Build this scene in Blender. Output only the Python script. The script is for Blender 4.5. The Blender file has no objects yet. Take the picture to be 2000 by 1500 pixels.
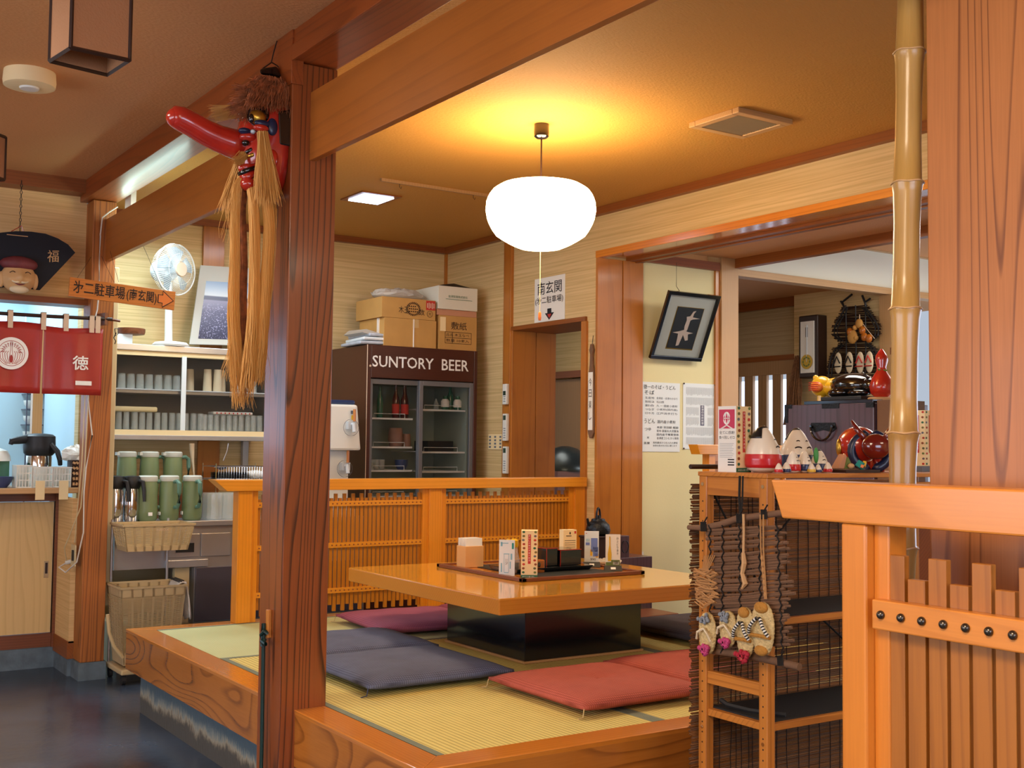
import bpy, bmesh, math, random
from mathutils import Vector, Matrix
random.seed(7)
PI = math.pi
S = bpy.context.scene
COL = S.collection

# ------------------------------------------------------------ camera
CAM = Vector((0, 0, 1.35))
FPX = 2293.6
YAW, PIT, ROL = math.radians(33.6475), math.radians(3.0355), math.radians(0.63105)
fw = Vector((math.sin(YAW)*math.cos(PIT), math.cos(YAW)*math.cos(PIT), math.sin(PIT)))
r_ = Vector((math.cos(YAW), -math.sin(YAW), 0)); u_ = r_.cross(fw)
rt = math.cos(ROL)*r_ + math.sin(ROL)*u_
up = -math.sin(ROL)*r_ + math.cos(ROL)*u_
cd = bpy.data.cameras.new('camera'); cam = bpy.data.objects.new('camera', cd); COL.objects.link(cam)
cd.sensor_width = 36; cd.lens = 36*FPX/2000; cd.clip_start = 0.05
cam.matrix_world = Matrix.Translation(CAM) @ Matrix((rt, up, -fw)).transposed().to_4x4()
S.camera = cam
# bearings taken off the photograph, turned into points on real planes of the room
def ray(x, y): return rt*((x-1000)/FPX) - up*((y-750)/FPX) + fw
def AX(x, y, v): d = ray(x, y); return CAM + d*(v/d.x)
def AY(x, y, v): d = ray(x, y); return CAM + d*(v/d.y)
def AZ(x, y, v): d = ray(x, y); return CAM + d*((v-1.35)/d.z)

# ------------------------------------------------------------ materials
def lin(h):
    h = h.lstrip('#'); c = [int(h[i:i+2], 16)/255 for i in (0, 2, 4)]
    return tuple(((v/12.92) if v <= .04045 else ((v+.055)/1.055)**2.4) for v in c) + (1,)
MATS = {}
def newmat(name):
    m = bpy.data.materials.new(name); m.use_nodes = True; MATS[name] = m
    nt = m.node_tree; b = nt.nodes['Principled BSDF']; return m, nt, b
def N(nt, t, **k):
    n = nt.nodes.new(t)
    for a, v in k.items(): setattr(n, a, v)
    return n
def L(nt, a, b): nt.links.new(a, b)
def math_(nt, op, a, b=None):
    n = N(nt, 'ShaderNodeMath', operation=op)
    for i, v in enumerate((a, b)):
        if v is None: continue
        if isinstance(v, (int, float)): n.inputs[i].default_value = v
        else: L(nt, v, n.inputs[i])
    return n.outputs[0]
def plain(name, col, rough=.5, metal=0, emit=None, es=0, alpha=1, bump=0, bscale=60, spec=.5, var=0, vscale=8, coat=0):
    m, nt, b = newmat(name)
    b.inputs['Base Color'].default_value = lin(col); b.inputs['Roughness'].default_value = rough
    b.inputs['Metallic'].default_value = metal; b.inputs['Alpha'].default_value = alpha
    b.inputs['Specular IOR Level'].default_value = spec; b.inputs['Coat Weight'].default_value = coat
    b.inputs['Coat Roughness'].default_value = .08
    if emit: b.inputs['Emission Color'].default_value = lin(emit); b.inputs['Emission Strength'].default_value = es
    tc = N(nt, 'ShaderNodeTexCoord')
    if bump:
        n = N(nt, 'ShaderNodeTexNoise'); n.inputs['Scale'].default_value = bscale; n.inputs['Detail'].default_value = 3
        L(nt, tc.outputs['Object'], n.inputs['Vector'])
        bp = N(nt, 'ShaderNodeBump'); bp.inputs['Strength'].default_value = bump; bp.inputs['Distance'].default_value = .01
        L(nt, n.outputs['Fac'], bp.inputs['Height']); L(nt, bp.outputs['Normal'], b.inputs['Normal'])
    if var:
        n = N(nt, 'ShaderNodeTexNoise'); n.inputs['Scale'].default_value = vscale; n.inputs['Detail'].default_value = 4
        L(nt, tc.outputs['Object'], n.inputs['Vector'])
        r = N(nt, 'ShaderNodeValToRGB'); c = lin(col)
        r.color_ramp.elements[0].position = .3; r.color_ramp.elements[1].position = .7
        r.color_ramp.elements[0].color = tuple(v*(1-var) for v in c[:3])+(1,)
        r.color_ramp.elements[1].color = tuple(min(1, v*(1+var)) for v in c[:3])+(1,)
        L(nt, n.outputs['Fac'], r.inputs['Fac']); L(nt, r.outputs['Color'], b.inputs['Base Color'])
    return m
def wood(name, base, dark, axis='Z', lf=70, n=9, rough=.35, ls=.8, fr=5, st=.07, lw=.4, coat=0, off=0, mot=.5):
    """long grain: evenly laid year lines bent by a stretched noise, giving cathedral figure and knots"""
    m, nt, b = newmat(name)
    tc = N(nt, 'ShaderNodeTexCoord'); mp = N(nt, 'ShaderNodeMapping')
    sc = [1, 1, 1]; sc['XYZ'.index(axis)] = st
    mp.inputs['Scale'].default_value = sc; mp.inputs['Location'].default_value = (off*1.7, off*.9, off*1.3)
    L(nt, tc.outputs['Object'], mp.inputs['Vector'])
    n1 = N(nt, 'ShaderNodeTexNoise'); n1.inputs['Scale'].default_value = fr; n1.inputs['Detail'].default_value = 1.5; n1.inputs['Roughness'].default_value = .3
    L(nt, mp.outputs['Vector'], n1.inputs['Vector'])
    sp = N(nt, 'ShaderNodeSeparateXYZ'); L(nt, tc.outputs['Object'], sp.inputs[0])
    o = [i for i in range(3) if i != 'XYZ'.index(axis)]
    lin_ = math_(nt, 'ADD', math_(nt, 'MULTIPLY', sp.outputs[o[0]], lf), math_(nt, 'MULTIPLY', sp.outputs[o[1]], lf*.83))
    ring = math_(nt, 'FRACT', math_(nt, 'ADD', lin_, math_(nt, 'MULTIPLY', n1.outputs['Fac'], n)))
    rp = N(nt, 'ShaderNodeValToRGB'); e = rp.color_ramp.elements
    e[0].position = 0; e[0].color = (0, 0, 0, 1); e[1].position = 1-lw; e[1].color = (.1, .1, .1, 1)
    a = e.new(.9); a.color = (1, 1, 1, 1); a = e.new(.95); a.color = (.8, .8, .8, 1); a = e.new(1); a.color = (.05, .05, .05, 1)
    L(nt, ring, rp.inputs['Fac'])
    mp2 = N(nt, 'ShaderNodeMapping'); sc2 = [1, 1, 1]; sc2['XYZ'.index(axis)] = .03; mp2.inputs['Scale'].default_value = sc2
    L(nt, tc.outputs['Object'], mp2.inputs['Vector'])
    n2 = N(nt, 'ShaderNodeTexNoise'); n2.inputs['Scale'].default_value = 220; n2.inputs['Detail'].default_value = 2
    L(nt, mp2.outputs['Vector'], n2.inputs['Vector'])
    n3 = N(nt, 'ShaderNodeTexNoise'); n3.inputs['Scale'].default_value = 4; n3.inputs['Detail'].default_value = 4
    L(nt, mp.outputs['Vector'], n3.inputs['Vector'])
    n4 = N(nt, 'ShaderNodeTexNoise'); n4.inputs['Scale'].default_value = 3.2; n4.inputs['Detail'].default_value = 3
    L(nt, tc.outputs['Object'], n4.inputs['Vector'])
    mx = N(nt, 'ShaderNodeMix', data_type='RGBA'); mx.inputs[6].default_value = lin(base); mx.inputs[7].default_value = lin(dark)
    f = math_(nt, 'MULTIPLY', rp.outputs['Color'], math_(nt, 'MULTIPLY', math_(nt, 'ADD', n3.outputs['Fac'], .45), ls))
    f = math_(nt, 'ADD', f, math_(nt, 'MULTIPLY', math_(nt, 'SUBTRACT', n2.outputs['Fac'], .5), .45))
    f = math_(nt, 'ADD', f, math_(nt, 'MULTIPLY', math_(nt, 'SUBTRACT', n4.outputs['Fac'], .42), mot))
    cl = N(nt, 'ShaderNodeClamp'); L(nt, f, cl.inputs[0]); L(nt, cl.outputs[0], mx.inputs[0])
    L(nt, mx.outputs[2], b.inputs['Base Color'])
    b.inputs['Roughness'].default_value = rough; b.inputs['Coat Weight'].default_value = coat; b.inputs['Coat Roughness'].default_value = .12
    return m
def streaks(name, c1, c2, scz=90, hor=1.2, rough=.7, n=1):
    """wallpaper printed with level wood streaks"""
    m, nt, b = newmat(name)
    tc = N(nt, 'ShaderNodeTexCoord'); mp = N(nt, 'ShaderNodeMapping'); mp.inputs['Scale'].default_value = (hor, hor, scz)
    L(nt, tc.outputs['Object'], mp.inputs['Vector'])
    n1 = N(nt, 'ShaderNodeTexNoise'); n1.inputs['Scale'].default_value = 1; n1.inputs['Detail'].default_value = 3; n1.inputs['Roughness'].default_value = .6
    n1.inputs['Distortion'].default_value = .4
    L(nt, mp.outputs['Vector'], n1.inputs['Vector'])
    r = N(nt, 'ShaderNodeValToRGB'); r.color_ramp.elements[0].position = .34; r.color_ramp.elements[1].position = .62
    r.color_ramp.elements[0].color = lin(c2); r.color_ramp.elements[1].color = lin(c1)
    L(nt, n1.outputs['Fac'], r.inputs['Fac']); L(nt, r.outputs['Color'], b.inputs['Base Color'])
    b.inputs['Roughness'].default_value = rough
    return m
def weave(name, c1, c2, sx, sy, rough=.8, bump=.3):
    """ribs / crossed threads in object XY"""
    m, nt, b = newmat(name)
    tc = N(nt, 'ShaderNodeTexCoord'); sp = N(nt, 'ShaderNodeSeparateXYZ'); L(nt, tc.outputs['Object'], sp.inputs[0])
    def w(o, s): return math_(nt, 'ABSOLUTE', math_(nt, 'SINE', math_(nt, 'MULTIPLY', o, s)))
    a = w(sp.outputs[0], sx) if sx else None; c = w(sp.outputs[1], sy) if sy else None
    f = a if c is None else (c if a is None else math_(nt, 'MULTIPLY', a, c))
    nz = N(nt, 'ShaderNodeTexNoise'); nz.inputs['Scale'].default_value = 14; nz.inputs['Detail'].default_value = 4
    L(nt, tc.outputs['Object'], nz.inputs['Vector'])
    g = math_(nt, 'ADD', math_(nt, 'MULTIPLY', f, .75), math_(nt, 'MULTIPLY', nz.outputs['Fac'], .35))
    r = N(nt, 'ShaderNodeValToRGB'); r.color_ramp.elements[0].color = lin(c2); r.color_ramp.elements[1].color = lin(c1)
    r.color_ramp.elements[0].position = .15; r.color_ramp.elements[1].position = .75
    L(nt, g, r.inputs['Fac']); L(nt, r.outputs['Color'], b.inputs['Base Color'])
    bp = N(nt, 'ShaderNodeBump'); bp.inputs['Strength'].default_value = bump; bp.inputs['Distance'].default_value = .003
    L(nt, f, bp.inputs['Height']); L(nt, bp.outputs['Normal'], b.inputs['Normal'])
    b.inputs['Roughness'].default_value = rough
    return m
M = MATS
wood('post_wood', '#8f4a20', '#32140a', 'Z', 26, 17, .3, .85, 6.5, .06, .35, coat=.25)
wood('old_post_wood', '#ad6528', '#5f3010', 'Z', 30, 16, .5, .7, 7, .05)
wood('big_post_wood', '#b4713a', '#683613', 'Z', 26, 15, .42, .75, 6, .055, .25, coat=.1, off=3)
wood('beam_wood', '#a8601f', '#7a4014', 'Y', 14, 6, .38, .25, 3, coat=.1)
wood('header_wood', '#96491c', '#56250c', 'Y', 20, 10, .35, .4, off=2, coat=.1)
wood('fascia_wood_y', '#b87028', '#6a3610', 'Y', 10, 15, .22, .6, 3.6, .30, .35, coat=.5, off=1)
wood('fascia_wood_x', '#b87028', '#6a3610', 'X', 10, 15, .22, .6, 3.6, .22, .35, coat=.5, off=6)
wood('border_wood_y', '#d8862f', '#a85a1e', 'Y', 60, 6, .2, .4, coat=.6)
wood('border_wood_x', '#d8862f', '#a85a1e', 'X', 60, 6, .2, .4, coat=.6)
wood('fence_wood', '#e28f22', '#b8690f', 'Z', 60, 5, .28, .35, coat=.3)
wood('fence_slat_shaded_wood', '#bf761a', '#8a500c', 'Z', 60, 5, .32, .35, coat=.2)  # darker copy of the fence wood, shade on the slats put into the colour
wood('fence_rail_wood', '#e2962a', '#bd7212', 'X', 60, 5, .28, .35, coat=.3)
wood('gate_wood', '#d4812c', '#ab6018', 'Z', 20, 6, .35, .35, coat=.2, off=4)
wood('gate_rail_wood', '#d68737', '#b0651f', 'Y', 12, 8, .32, .35, 3, .2, coat=.25, off=5)
wood('gate_slat_wood', '#a86722', '#74400f', 'Z', 30, 6, .4, .5, coat=.1, off=2)
wood('table_top_wood', '#efab3a', '#dc9328', 'X', 40, 3, .09, .25, st=.03, coat=.7, mot=.3)
wood('table_edge_wood', '#d08830', '#b87020', 'X', 60, 2, .25, .25, st=.03, coat=.2, mot=.3)
wood('jamb_wood', '#b87228', '#824512', 'Z', 10, 5, .34, .25, coat=.2, mot=1.1)
wood('trim_wood_y', '#8f4f1c', '#6a3610', 'Y', 60, 4, .4, .35)
wood('trim_wood_x', '#8a4a20', '#63300f', 'X', 60, 4, .4, .35)
wood('pale_trim_wood', '#c39a68', '#ab8050', 'X', 60, 4, .45, .35)
wood('pale_post_wood', '#c09563', '#a67a48', 'Z', 60, 4, .45, .35)
wood('shelf_pine', '#c87e30', '#914d14', 'Z', 40, 12, .42, .55, coat=.1)
wood('shelf_pine_y', '#c87e30', '#914d14', 'Y', 40, 12, .42, .55, coat=.1)
wood('shelf_pine_x', '#c87e30', '#914d14', 'X', 40, 12, .42, .55, coat=.1)
wood('sign_wood', '#cf7c2c', '#9c581a', 'X', 70, 5, .45, .45)
wood('door_laminate', '#dfba7c', '#c9a264', 'Z', 28, 12, .4, .5, 3.5, .14, mot=.2)
wood('dark_cab_wood', '#7c4424', '#4d2812', 'X', 60, 5, .4, .4)
wood('chest_wood', '#55404a', '#33262b', 'Z', 30, 5, .3, .5, coat=.3, off=1)
wood('fridge_wood', '#4c251a', '#341710', 'X', 90, 4, .35, .4)
wood('bamboo_skin', '#b38a48', '#7a5424', 'Z', 6, 3, .3, .4, 6, .2, coat=.2, mot=1.3)
wood('twig_bark', '#7d5c44', '#443022', 'X', 300, 3, .8, .6)
wood('cane', '#96663c', '#5a3519', 'X', 300, 3, .6, .6, mot=1.2)
wood('sliding_door_wood', '#a98258', '#8c653c', 'Z', 50, 5, .5, .4)
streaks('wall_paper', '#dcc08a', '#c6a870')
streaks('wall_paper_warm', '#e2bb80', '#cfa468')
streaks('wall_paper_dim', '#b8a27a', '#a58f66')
plain('plaster_cream', '#ddd3a2', .85, bump=.05, bscale=120)
plain('transom_white', '#e6e6d4', .8)
plain('concrete', '#5d6b74', .85, bump=.4, bscale=40, var=.25, vscale=12)
plain('black_lacquer', '#14161c', .16, coat=.5)
plain('black_matte', '#17171a', .5)
plain('black_iron', '#22262c', .38, metal=.6, bump=.3, bscale=90)
plain('black_rubber', '#1d1d1f', .7)
plain('frame_dark', '#2f1a12', .4)
plain('lamp_paper', '#a3714a', .85, bump=.2, bscale=150)
plain('white_plastic', '#e4e4dc', .35)
plain('white_paper', '#eceae2', .8)
plain('cool_paper', '#dfe6e8', .8)
plain('cream_paper', '#f0d9a6', .8)
plain('cream_plastic', '#cdb88c', .45)
plain('beige_plastic', '#c9b083', .45)
plain('jug_green', '#74845a', .42)
plain('jug_lid', '#c9cbc0', .45)
plain('jug_handle', '#5f8472', .4)
plain('steel', '#b4b4b8', .3, metal=.65, var=.1, vscale=3)
plain('steel_dark', '#5a5560', .38, metal=.5)
plain('chrome', '#d8d8d8', .12, metal=1)
plain('white_wire', '#dedfd8', .4)
plain('grey_frame', '#7d7f85', .4, metal=.5)
plain('red_lacquer', '#b0281a', .2, coat=.6, var=.15, vscale=15)
plain('maroon_lacquer', '#6a1712', .15, coat=.7)
plain('navy_paint', '#15203f', .3)
plain('gold_leaf', '#c0973c', .3, metal=.9)
plain('black_gloss', '#0d0c0d', .12, coat=.8)
plain('hemp', '#cc9448', .6, var=.3, vscale=1)
plain('fur', '#9c5830', .7, var=.5, vscale=45)
plain('noren_red', '#a52a24', .34, bump=.06, bscale=300, var=.08)
plain('cotton_tab', '#d9bfa4', .85)
plain('navy_cloth', '#10131f', .8)
plain('face_tan', '#cda372', .5)
plain('face_white', '#e0cfae', .6)
plain('cap_maroon', '#6e2f34', .6, var=.2, vscale=20)
plain('doll_white', '#e6ddcc', .35, coat=.2)
plain('doll_red', '#c0202a', .28, coat=.3)
plain('doll_navy', '#22345f', .3, coat=.3)
plain('doll_black', '#17181b', .3)
plain('doll_green', '#3f9a4c', .4)
plain('doll_yellow', '#dcb83c', .35)
plain('orange_paint', '#e0782c', .4)
plain('teal_paint', '#1f8f86', .4)
plain('pink_cloth', '#c4457c', .85, bump=.5, bscale=200)
plain('red_cloth', '#b3263a', .85, bump=.5, bscale=200)
plain('grey_cloth', '#8d95a0', .85, bump=.6, bscale=200)
plain('straw', '#d6bd86', .85, bump=.8, bscale=140, var=.15, vscale=90)
plain('straw_brown', '#b98235', .85, bump=.6, bscale=160)
plain('twine', '#b98a58', .9)
plain('string_black', '#15110f', .8)
plain('card_board', '#c0924f', .8, var=.06)
plain('card_board_pale', '#c9a56b', .8)
plain('carton_white', '#dcd8c6', .7)
plain('carton_pink', '#c08a6a', .8)
plain('napkin_tan', '#dba566', .7)
plain('plastic_bag', '#cfc8bc', .25, alpha=.75)
plain('news_print', '#b9bfc8', .7, var=.15, vscale=20)
plain('ink', '#18161c', .7)
plain('ink_brown', '#2a1a12', .7)
plain('ink_grey', '#6b7078', .8)
plain('ink_red', '#c03228', .7)
plain('ink_pink', '#c43a5a', .7)
plain('ink_green', '#2f6a4a', .7)
plain('ink_blue', '#6f86c8', .7)
plain('ink_cyan', '#7fb4c8', .7)
plain('ink_yellow', '#e4b62c', .7)
plain('ink_white', '#f2f2ee', .6)
plain('olive_print', '#6c7a3c', .7)
plain('spot_brown', '#8d4a28', .7)
plain('soy_bottle', '#3a1d10', .12)
plain('yellow_plastic', '#e8b416', .35)
plain('orange_pot', '#b5661e', .25, coat=.4)
plain('window_glass', '#26302f', .06, alpha=.15)
plain('door_glass', '#1c2626', .05, alpha=.12)
plain('tumbler_glass', '#dfe3dc', .1, alpha=.26, spec=1)
plain('nail_steel', '#5a544c', .25, metal=.9)
plain('fan_grey', '#c6ccd0', .4)
plain('mount_grey', '#c4c3ba', .6)
plain('fan_blade', '#9fb0bb', .2, alpha=.7)
plain('fridge_inside', '#8f9789', .6)
plain('amber_glass', '#4a160e', .12)
plain('green_glass', '#3c6a52', .15)
plain('clay', '#8a6450', .6)
plain('blue_white', '#39466e', .3)
plain('towel_white', '#dcd4c8', .95, bump=.4, bscale=200)
plain('kitchen_wall', '#b9d2dc', .6)
plain('brush_brown', '#6b4226', .8)
plain('broom', '#7a5232', .9, var=.3, vscale=60)
plain('tiger_yellow', '#e0b022', .3, coat=.4)
plain('dark_dome', '#39454e', .3, metal=.5, var=.2)
plain('screen_green', '#3a4a3c', .3)
plain('dark_shelf_mat', '#85786a', .55)
plain('bottle_glass', '#6b5a2c', .1)
plain('picture_mat', '#b9bfb8', .7)
plain('bird_white', '#cdbcb0', .8)
plain('green_strap', '#10302c', .35)
plain('white_cable', '#d8d0c4', .5)
weave('tatami', '#dccb78', '#aa9a4c', 160, 0, .75, .5)
weave('tatami_green', '#c6cc9a', '#a8b07c', 300, 0, .8, .15)
weave('tatami_border', '#8b917c', '#5d6a5c', 500, 500, .8)
weave('cushion_blue', '#6b7390', '#454a60', 330, 330, .85)
weave('cushion_red', '#c4604e', '#94402f', 330, 330, .85)
weave('cushion_purple', '#a8566a', '#7e3f58', 330, 330, .85)
weave('cushion_dark', '#544e56', '#38343e', 330, 330, .85)
weave('mat_black', '#2e332f', '#131513', 160, 160, .5)

# floor: dark slate sheet, worn and a little glossy
m, nt, b = newmat('slate_floor')
tc = N(nt, 'ShaderNodeTexCoord'); n1 = N(nt, 'ShaderNodeTexNoise'); n1.inputs['Scale'].default_value = 1.6; n1.inputs['Detail'].default_value = 8
L(nt, tc.outputs['Object'], n1.inputs['Vector'])
r = N(nt, 'ShaderNodeValToRGB'); r.color_ramp.elements[0].position = .3; r.color_ramp.elements[1].position = .7
r.color_ramp.elements[0].color = lin('#1c2532'); r.color_ramp.elements[1].color = lin('#475468')
L(nt, n1.outputs['Fac'], r.inputs['Fac']); L(nt, r.outputs['Color'], b.inputs['Base Color'])
rr = N(nt, 'ShaderNodeMapRange'); rr.inputs['To Min'].default_value = .12; rr.inputs['To Max'].default_value = .34
L(nt, n1.outputs['Fac'], rr.inputs['Value']); L(nt, rr.outputs[0], b.inputs['Roughness'])
n2 = N(nt, 'ShaderNodeTexNoise'); n2.inputs['Scale'].default_value = 25; L(nt, tc.outputs['Object'], n2.inputs['Vector'])
bp = N(nt, 'ShaderNodeBump'); bp.inputs['Strength'].default_value = .12; bp.inputs['Distance'].default_value = .01
L(nt, n2.outputs['Fac'], bp.inputs['Height']); L(nt, bp.outputs['Normal'], b.inputs['Normal'])
# plinth: painted concrete, paint flaked off towards the foot in an uneven line
m, nt, b = newmat('plinth_concrete')
tc = N(nt, 'ShaderNodeTexCoord'); sp = N(nt, 'ShaderNodeSeparateXYZ'); L(nt, tc.outputs['Object'], sp.inputs[0])
n1 = N(nt, 'ShaderNodeTexNoise'); n1.inputs['Scale'].default_value = 7; n1.inputs['Detail'].default_value = 10; n1.inputs['Roughness'].default_value = .7; L(nt, tc.outputs['Object'], n1.inputs['Vector'])
mp = N(nt, 'ShaderNodeMapping'); mp.inputs['Scale'].default_value = (90, 90, 14); L(nt, tc.outputs['Object'], mp.inputs['Vector'])
n2 = N(nt, 'ShaderNodeTexNoise'); n2.inputs['Scale'].default_value = 1; n2.inputs['Detail'].default_value = 3; L(nt, mp.outputs['Vector'], n2.inputs['Vector'])
h = math_(nt, 'ADD', sp.outputs[2], math_(nt, 'MULTIPLY', n1.outputs['Fac'], -.16)); h = math_(nt, 'ADD', h, math_(nt, 'MULTIPLY', n2.outputs['Fac'], -.08))
r = N(nt, 'ShaderNodeValToRGB'); e = r.color_ramp.elements
e[0].position = .0; e[0].color = lin('#4e4b46'); e[1].position = .075; e[1].color = lin('#51646f')
a = e.new(.045); a.color = lin('#7d8480'); a = e.new(.03); a.color = lin('#98917f'); a = e.new(.01); a.color = lin('#6e6558')
hh = math_(nt, 'ADD', h, .055); L(nt, hh, r.inputs['Fac']); L(nt, r.outputs['Color'], b.inputs['Base Color']); b.inputs['Roughness'].default_value = .75
bp = N(nt, 'ShaderNodeBump'); bp.inputs['Strength'].default_value = .5; bp.inputs['Distance'].default_value = .01
L(nt, n2.outputs['Fac'], bp.inputs['Height']); L(nt, bp.outputs['Normal'], b.inputs['Normal'])
# ceilings: twilled vinyl paper
def twill(name, col):
    m, nt, b = newmat(name); b.inputs['Base Color'].default_value = lin(col); b.inputs['Roughness'].default_value = .75
    tc = N(nt, 'ShaderNodeTexCoord'); mp = N(nt, 'ShaderNodeMapping'); mp.inputs['Rotation'].default_value = (0, 0, .5); mp.inputs['Scale'].default_value = (60, 160, 1)
    L(nt, tc.outputs['Object'], mp.inputs['Vector']); n = N(nt, 'ShaderNodeTexNoise'); n.inputs['Scale'].default_value = 1; n.inputs['Detail'].default_value = 1
    L(nt, mp.outputs['Vector'], n.inputs['Vector']); bp = N(nt, 'ShaderNodeBump'); bp.inputs['Strength'].default_value = .55; bp.inputs['Distance'].default_value = .006
    L(nt, n.outputs['Fac'], bp.inputs['Height']); L(nt, bp.outputs['Normal'], b.inputs['Normal'])
twill('ceiling_tan', '#d3965e'); twill('ceiling_gold', '#c69142')
# field photograph: pale sky, dark hill line, flowering field in white dots
m, nt, b = newmat('field_photo')
tc = N(nt, 'ShaderNodeTexCoord'); sp = N(nt, 'ShaderNodeSeparateXYZ'); L(nt, tc.outputs['Generated'], sp.inputs[0])
r = N(nt, 'ShaderNodeValToRGB'); e = r.color_ramp.elements; e[0].position = 0; e[0].color = lin('#14183a'); e[1].position = 1; e[1].color = lin('#7f9cc0')
for p_, c_ in ((.45, '#33325a'), (.64, '#7c7a96'), (.66, '#2c3350'), (.71, '#2f3a5a'), (.73, '#c8d2d8'), (.85, '#a8bccf')): a = e.new(p_); a.color = lin(c_)
L(nt, sp.outputs[2], r.inputs['Fac'])
n1 = N(nt, 'ShaderNodeTexNoise'); n1.inputs['Scale'].default_value = 110; n1.inputs['Detail'].default_value = 2; L(nt, tc.outputs['Object'], n1.inputs['Vector'])
dots = math_(nt, 'MULTIPLY', math_(nt, 'GREATER_THAN', n1.outputs['Fac'], .60), math_(nt, 'LESS_THAN', sp.outputs[2], .6))
mx = N(nt, 'ShaderNodeMix', data_type='RGBA'); L(nt, dots, mx.inputs[0]); L(nt, r.outputs['Color'], mx.inputs[6]); mx.inputs[7].default_value = lin('#8e8cae')
L(nt, mx.outputs[2], b.inputs['Base Color']); b.inputs['Roughness'].default_value = .3
# emitters
def glow(name, col, s):
    m, nt, b = newmat(name); b.inputs['Base Color'].default_value = lin(col)
    b.inputs['Emission Color'].default_value = lin(col); b.inputs['Emission Strength'].default_value = s
glow('lantern_glow', '#ffdfac', 24); glow('led_glow', '#cfe0ff', 14); glow('tube_glow', '#d8fff4', 14)
glow('daylight', '#cfe2ff', 2.2); glow('daylight_big', '#dbe6ff', 3.0); glow('hatch_daylight', '#bfe0ff', 1.6)

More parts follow.
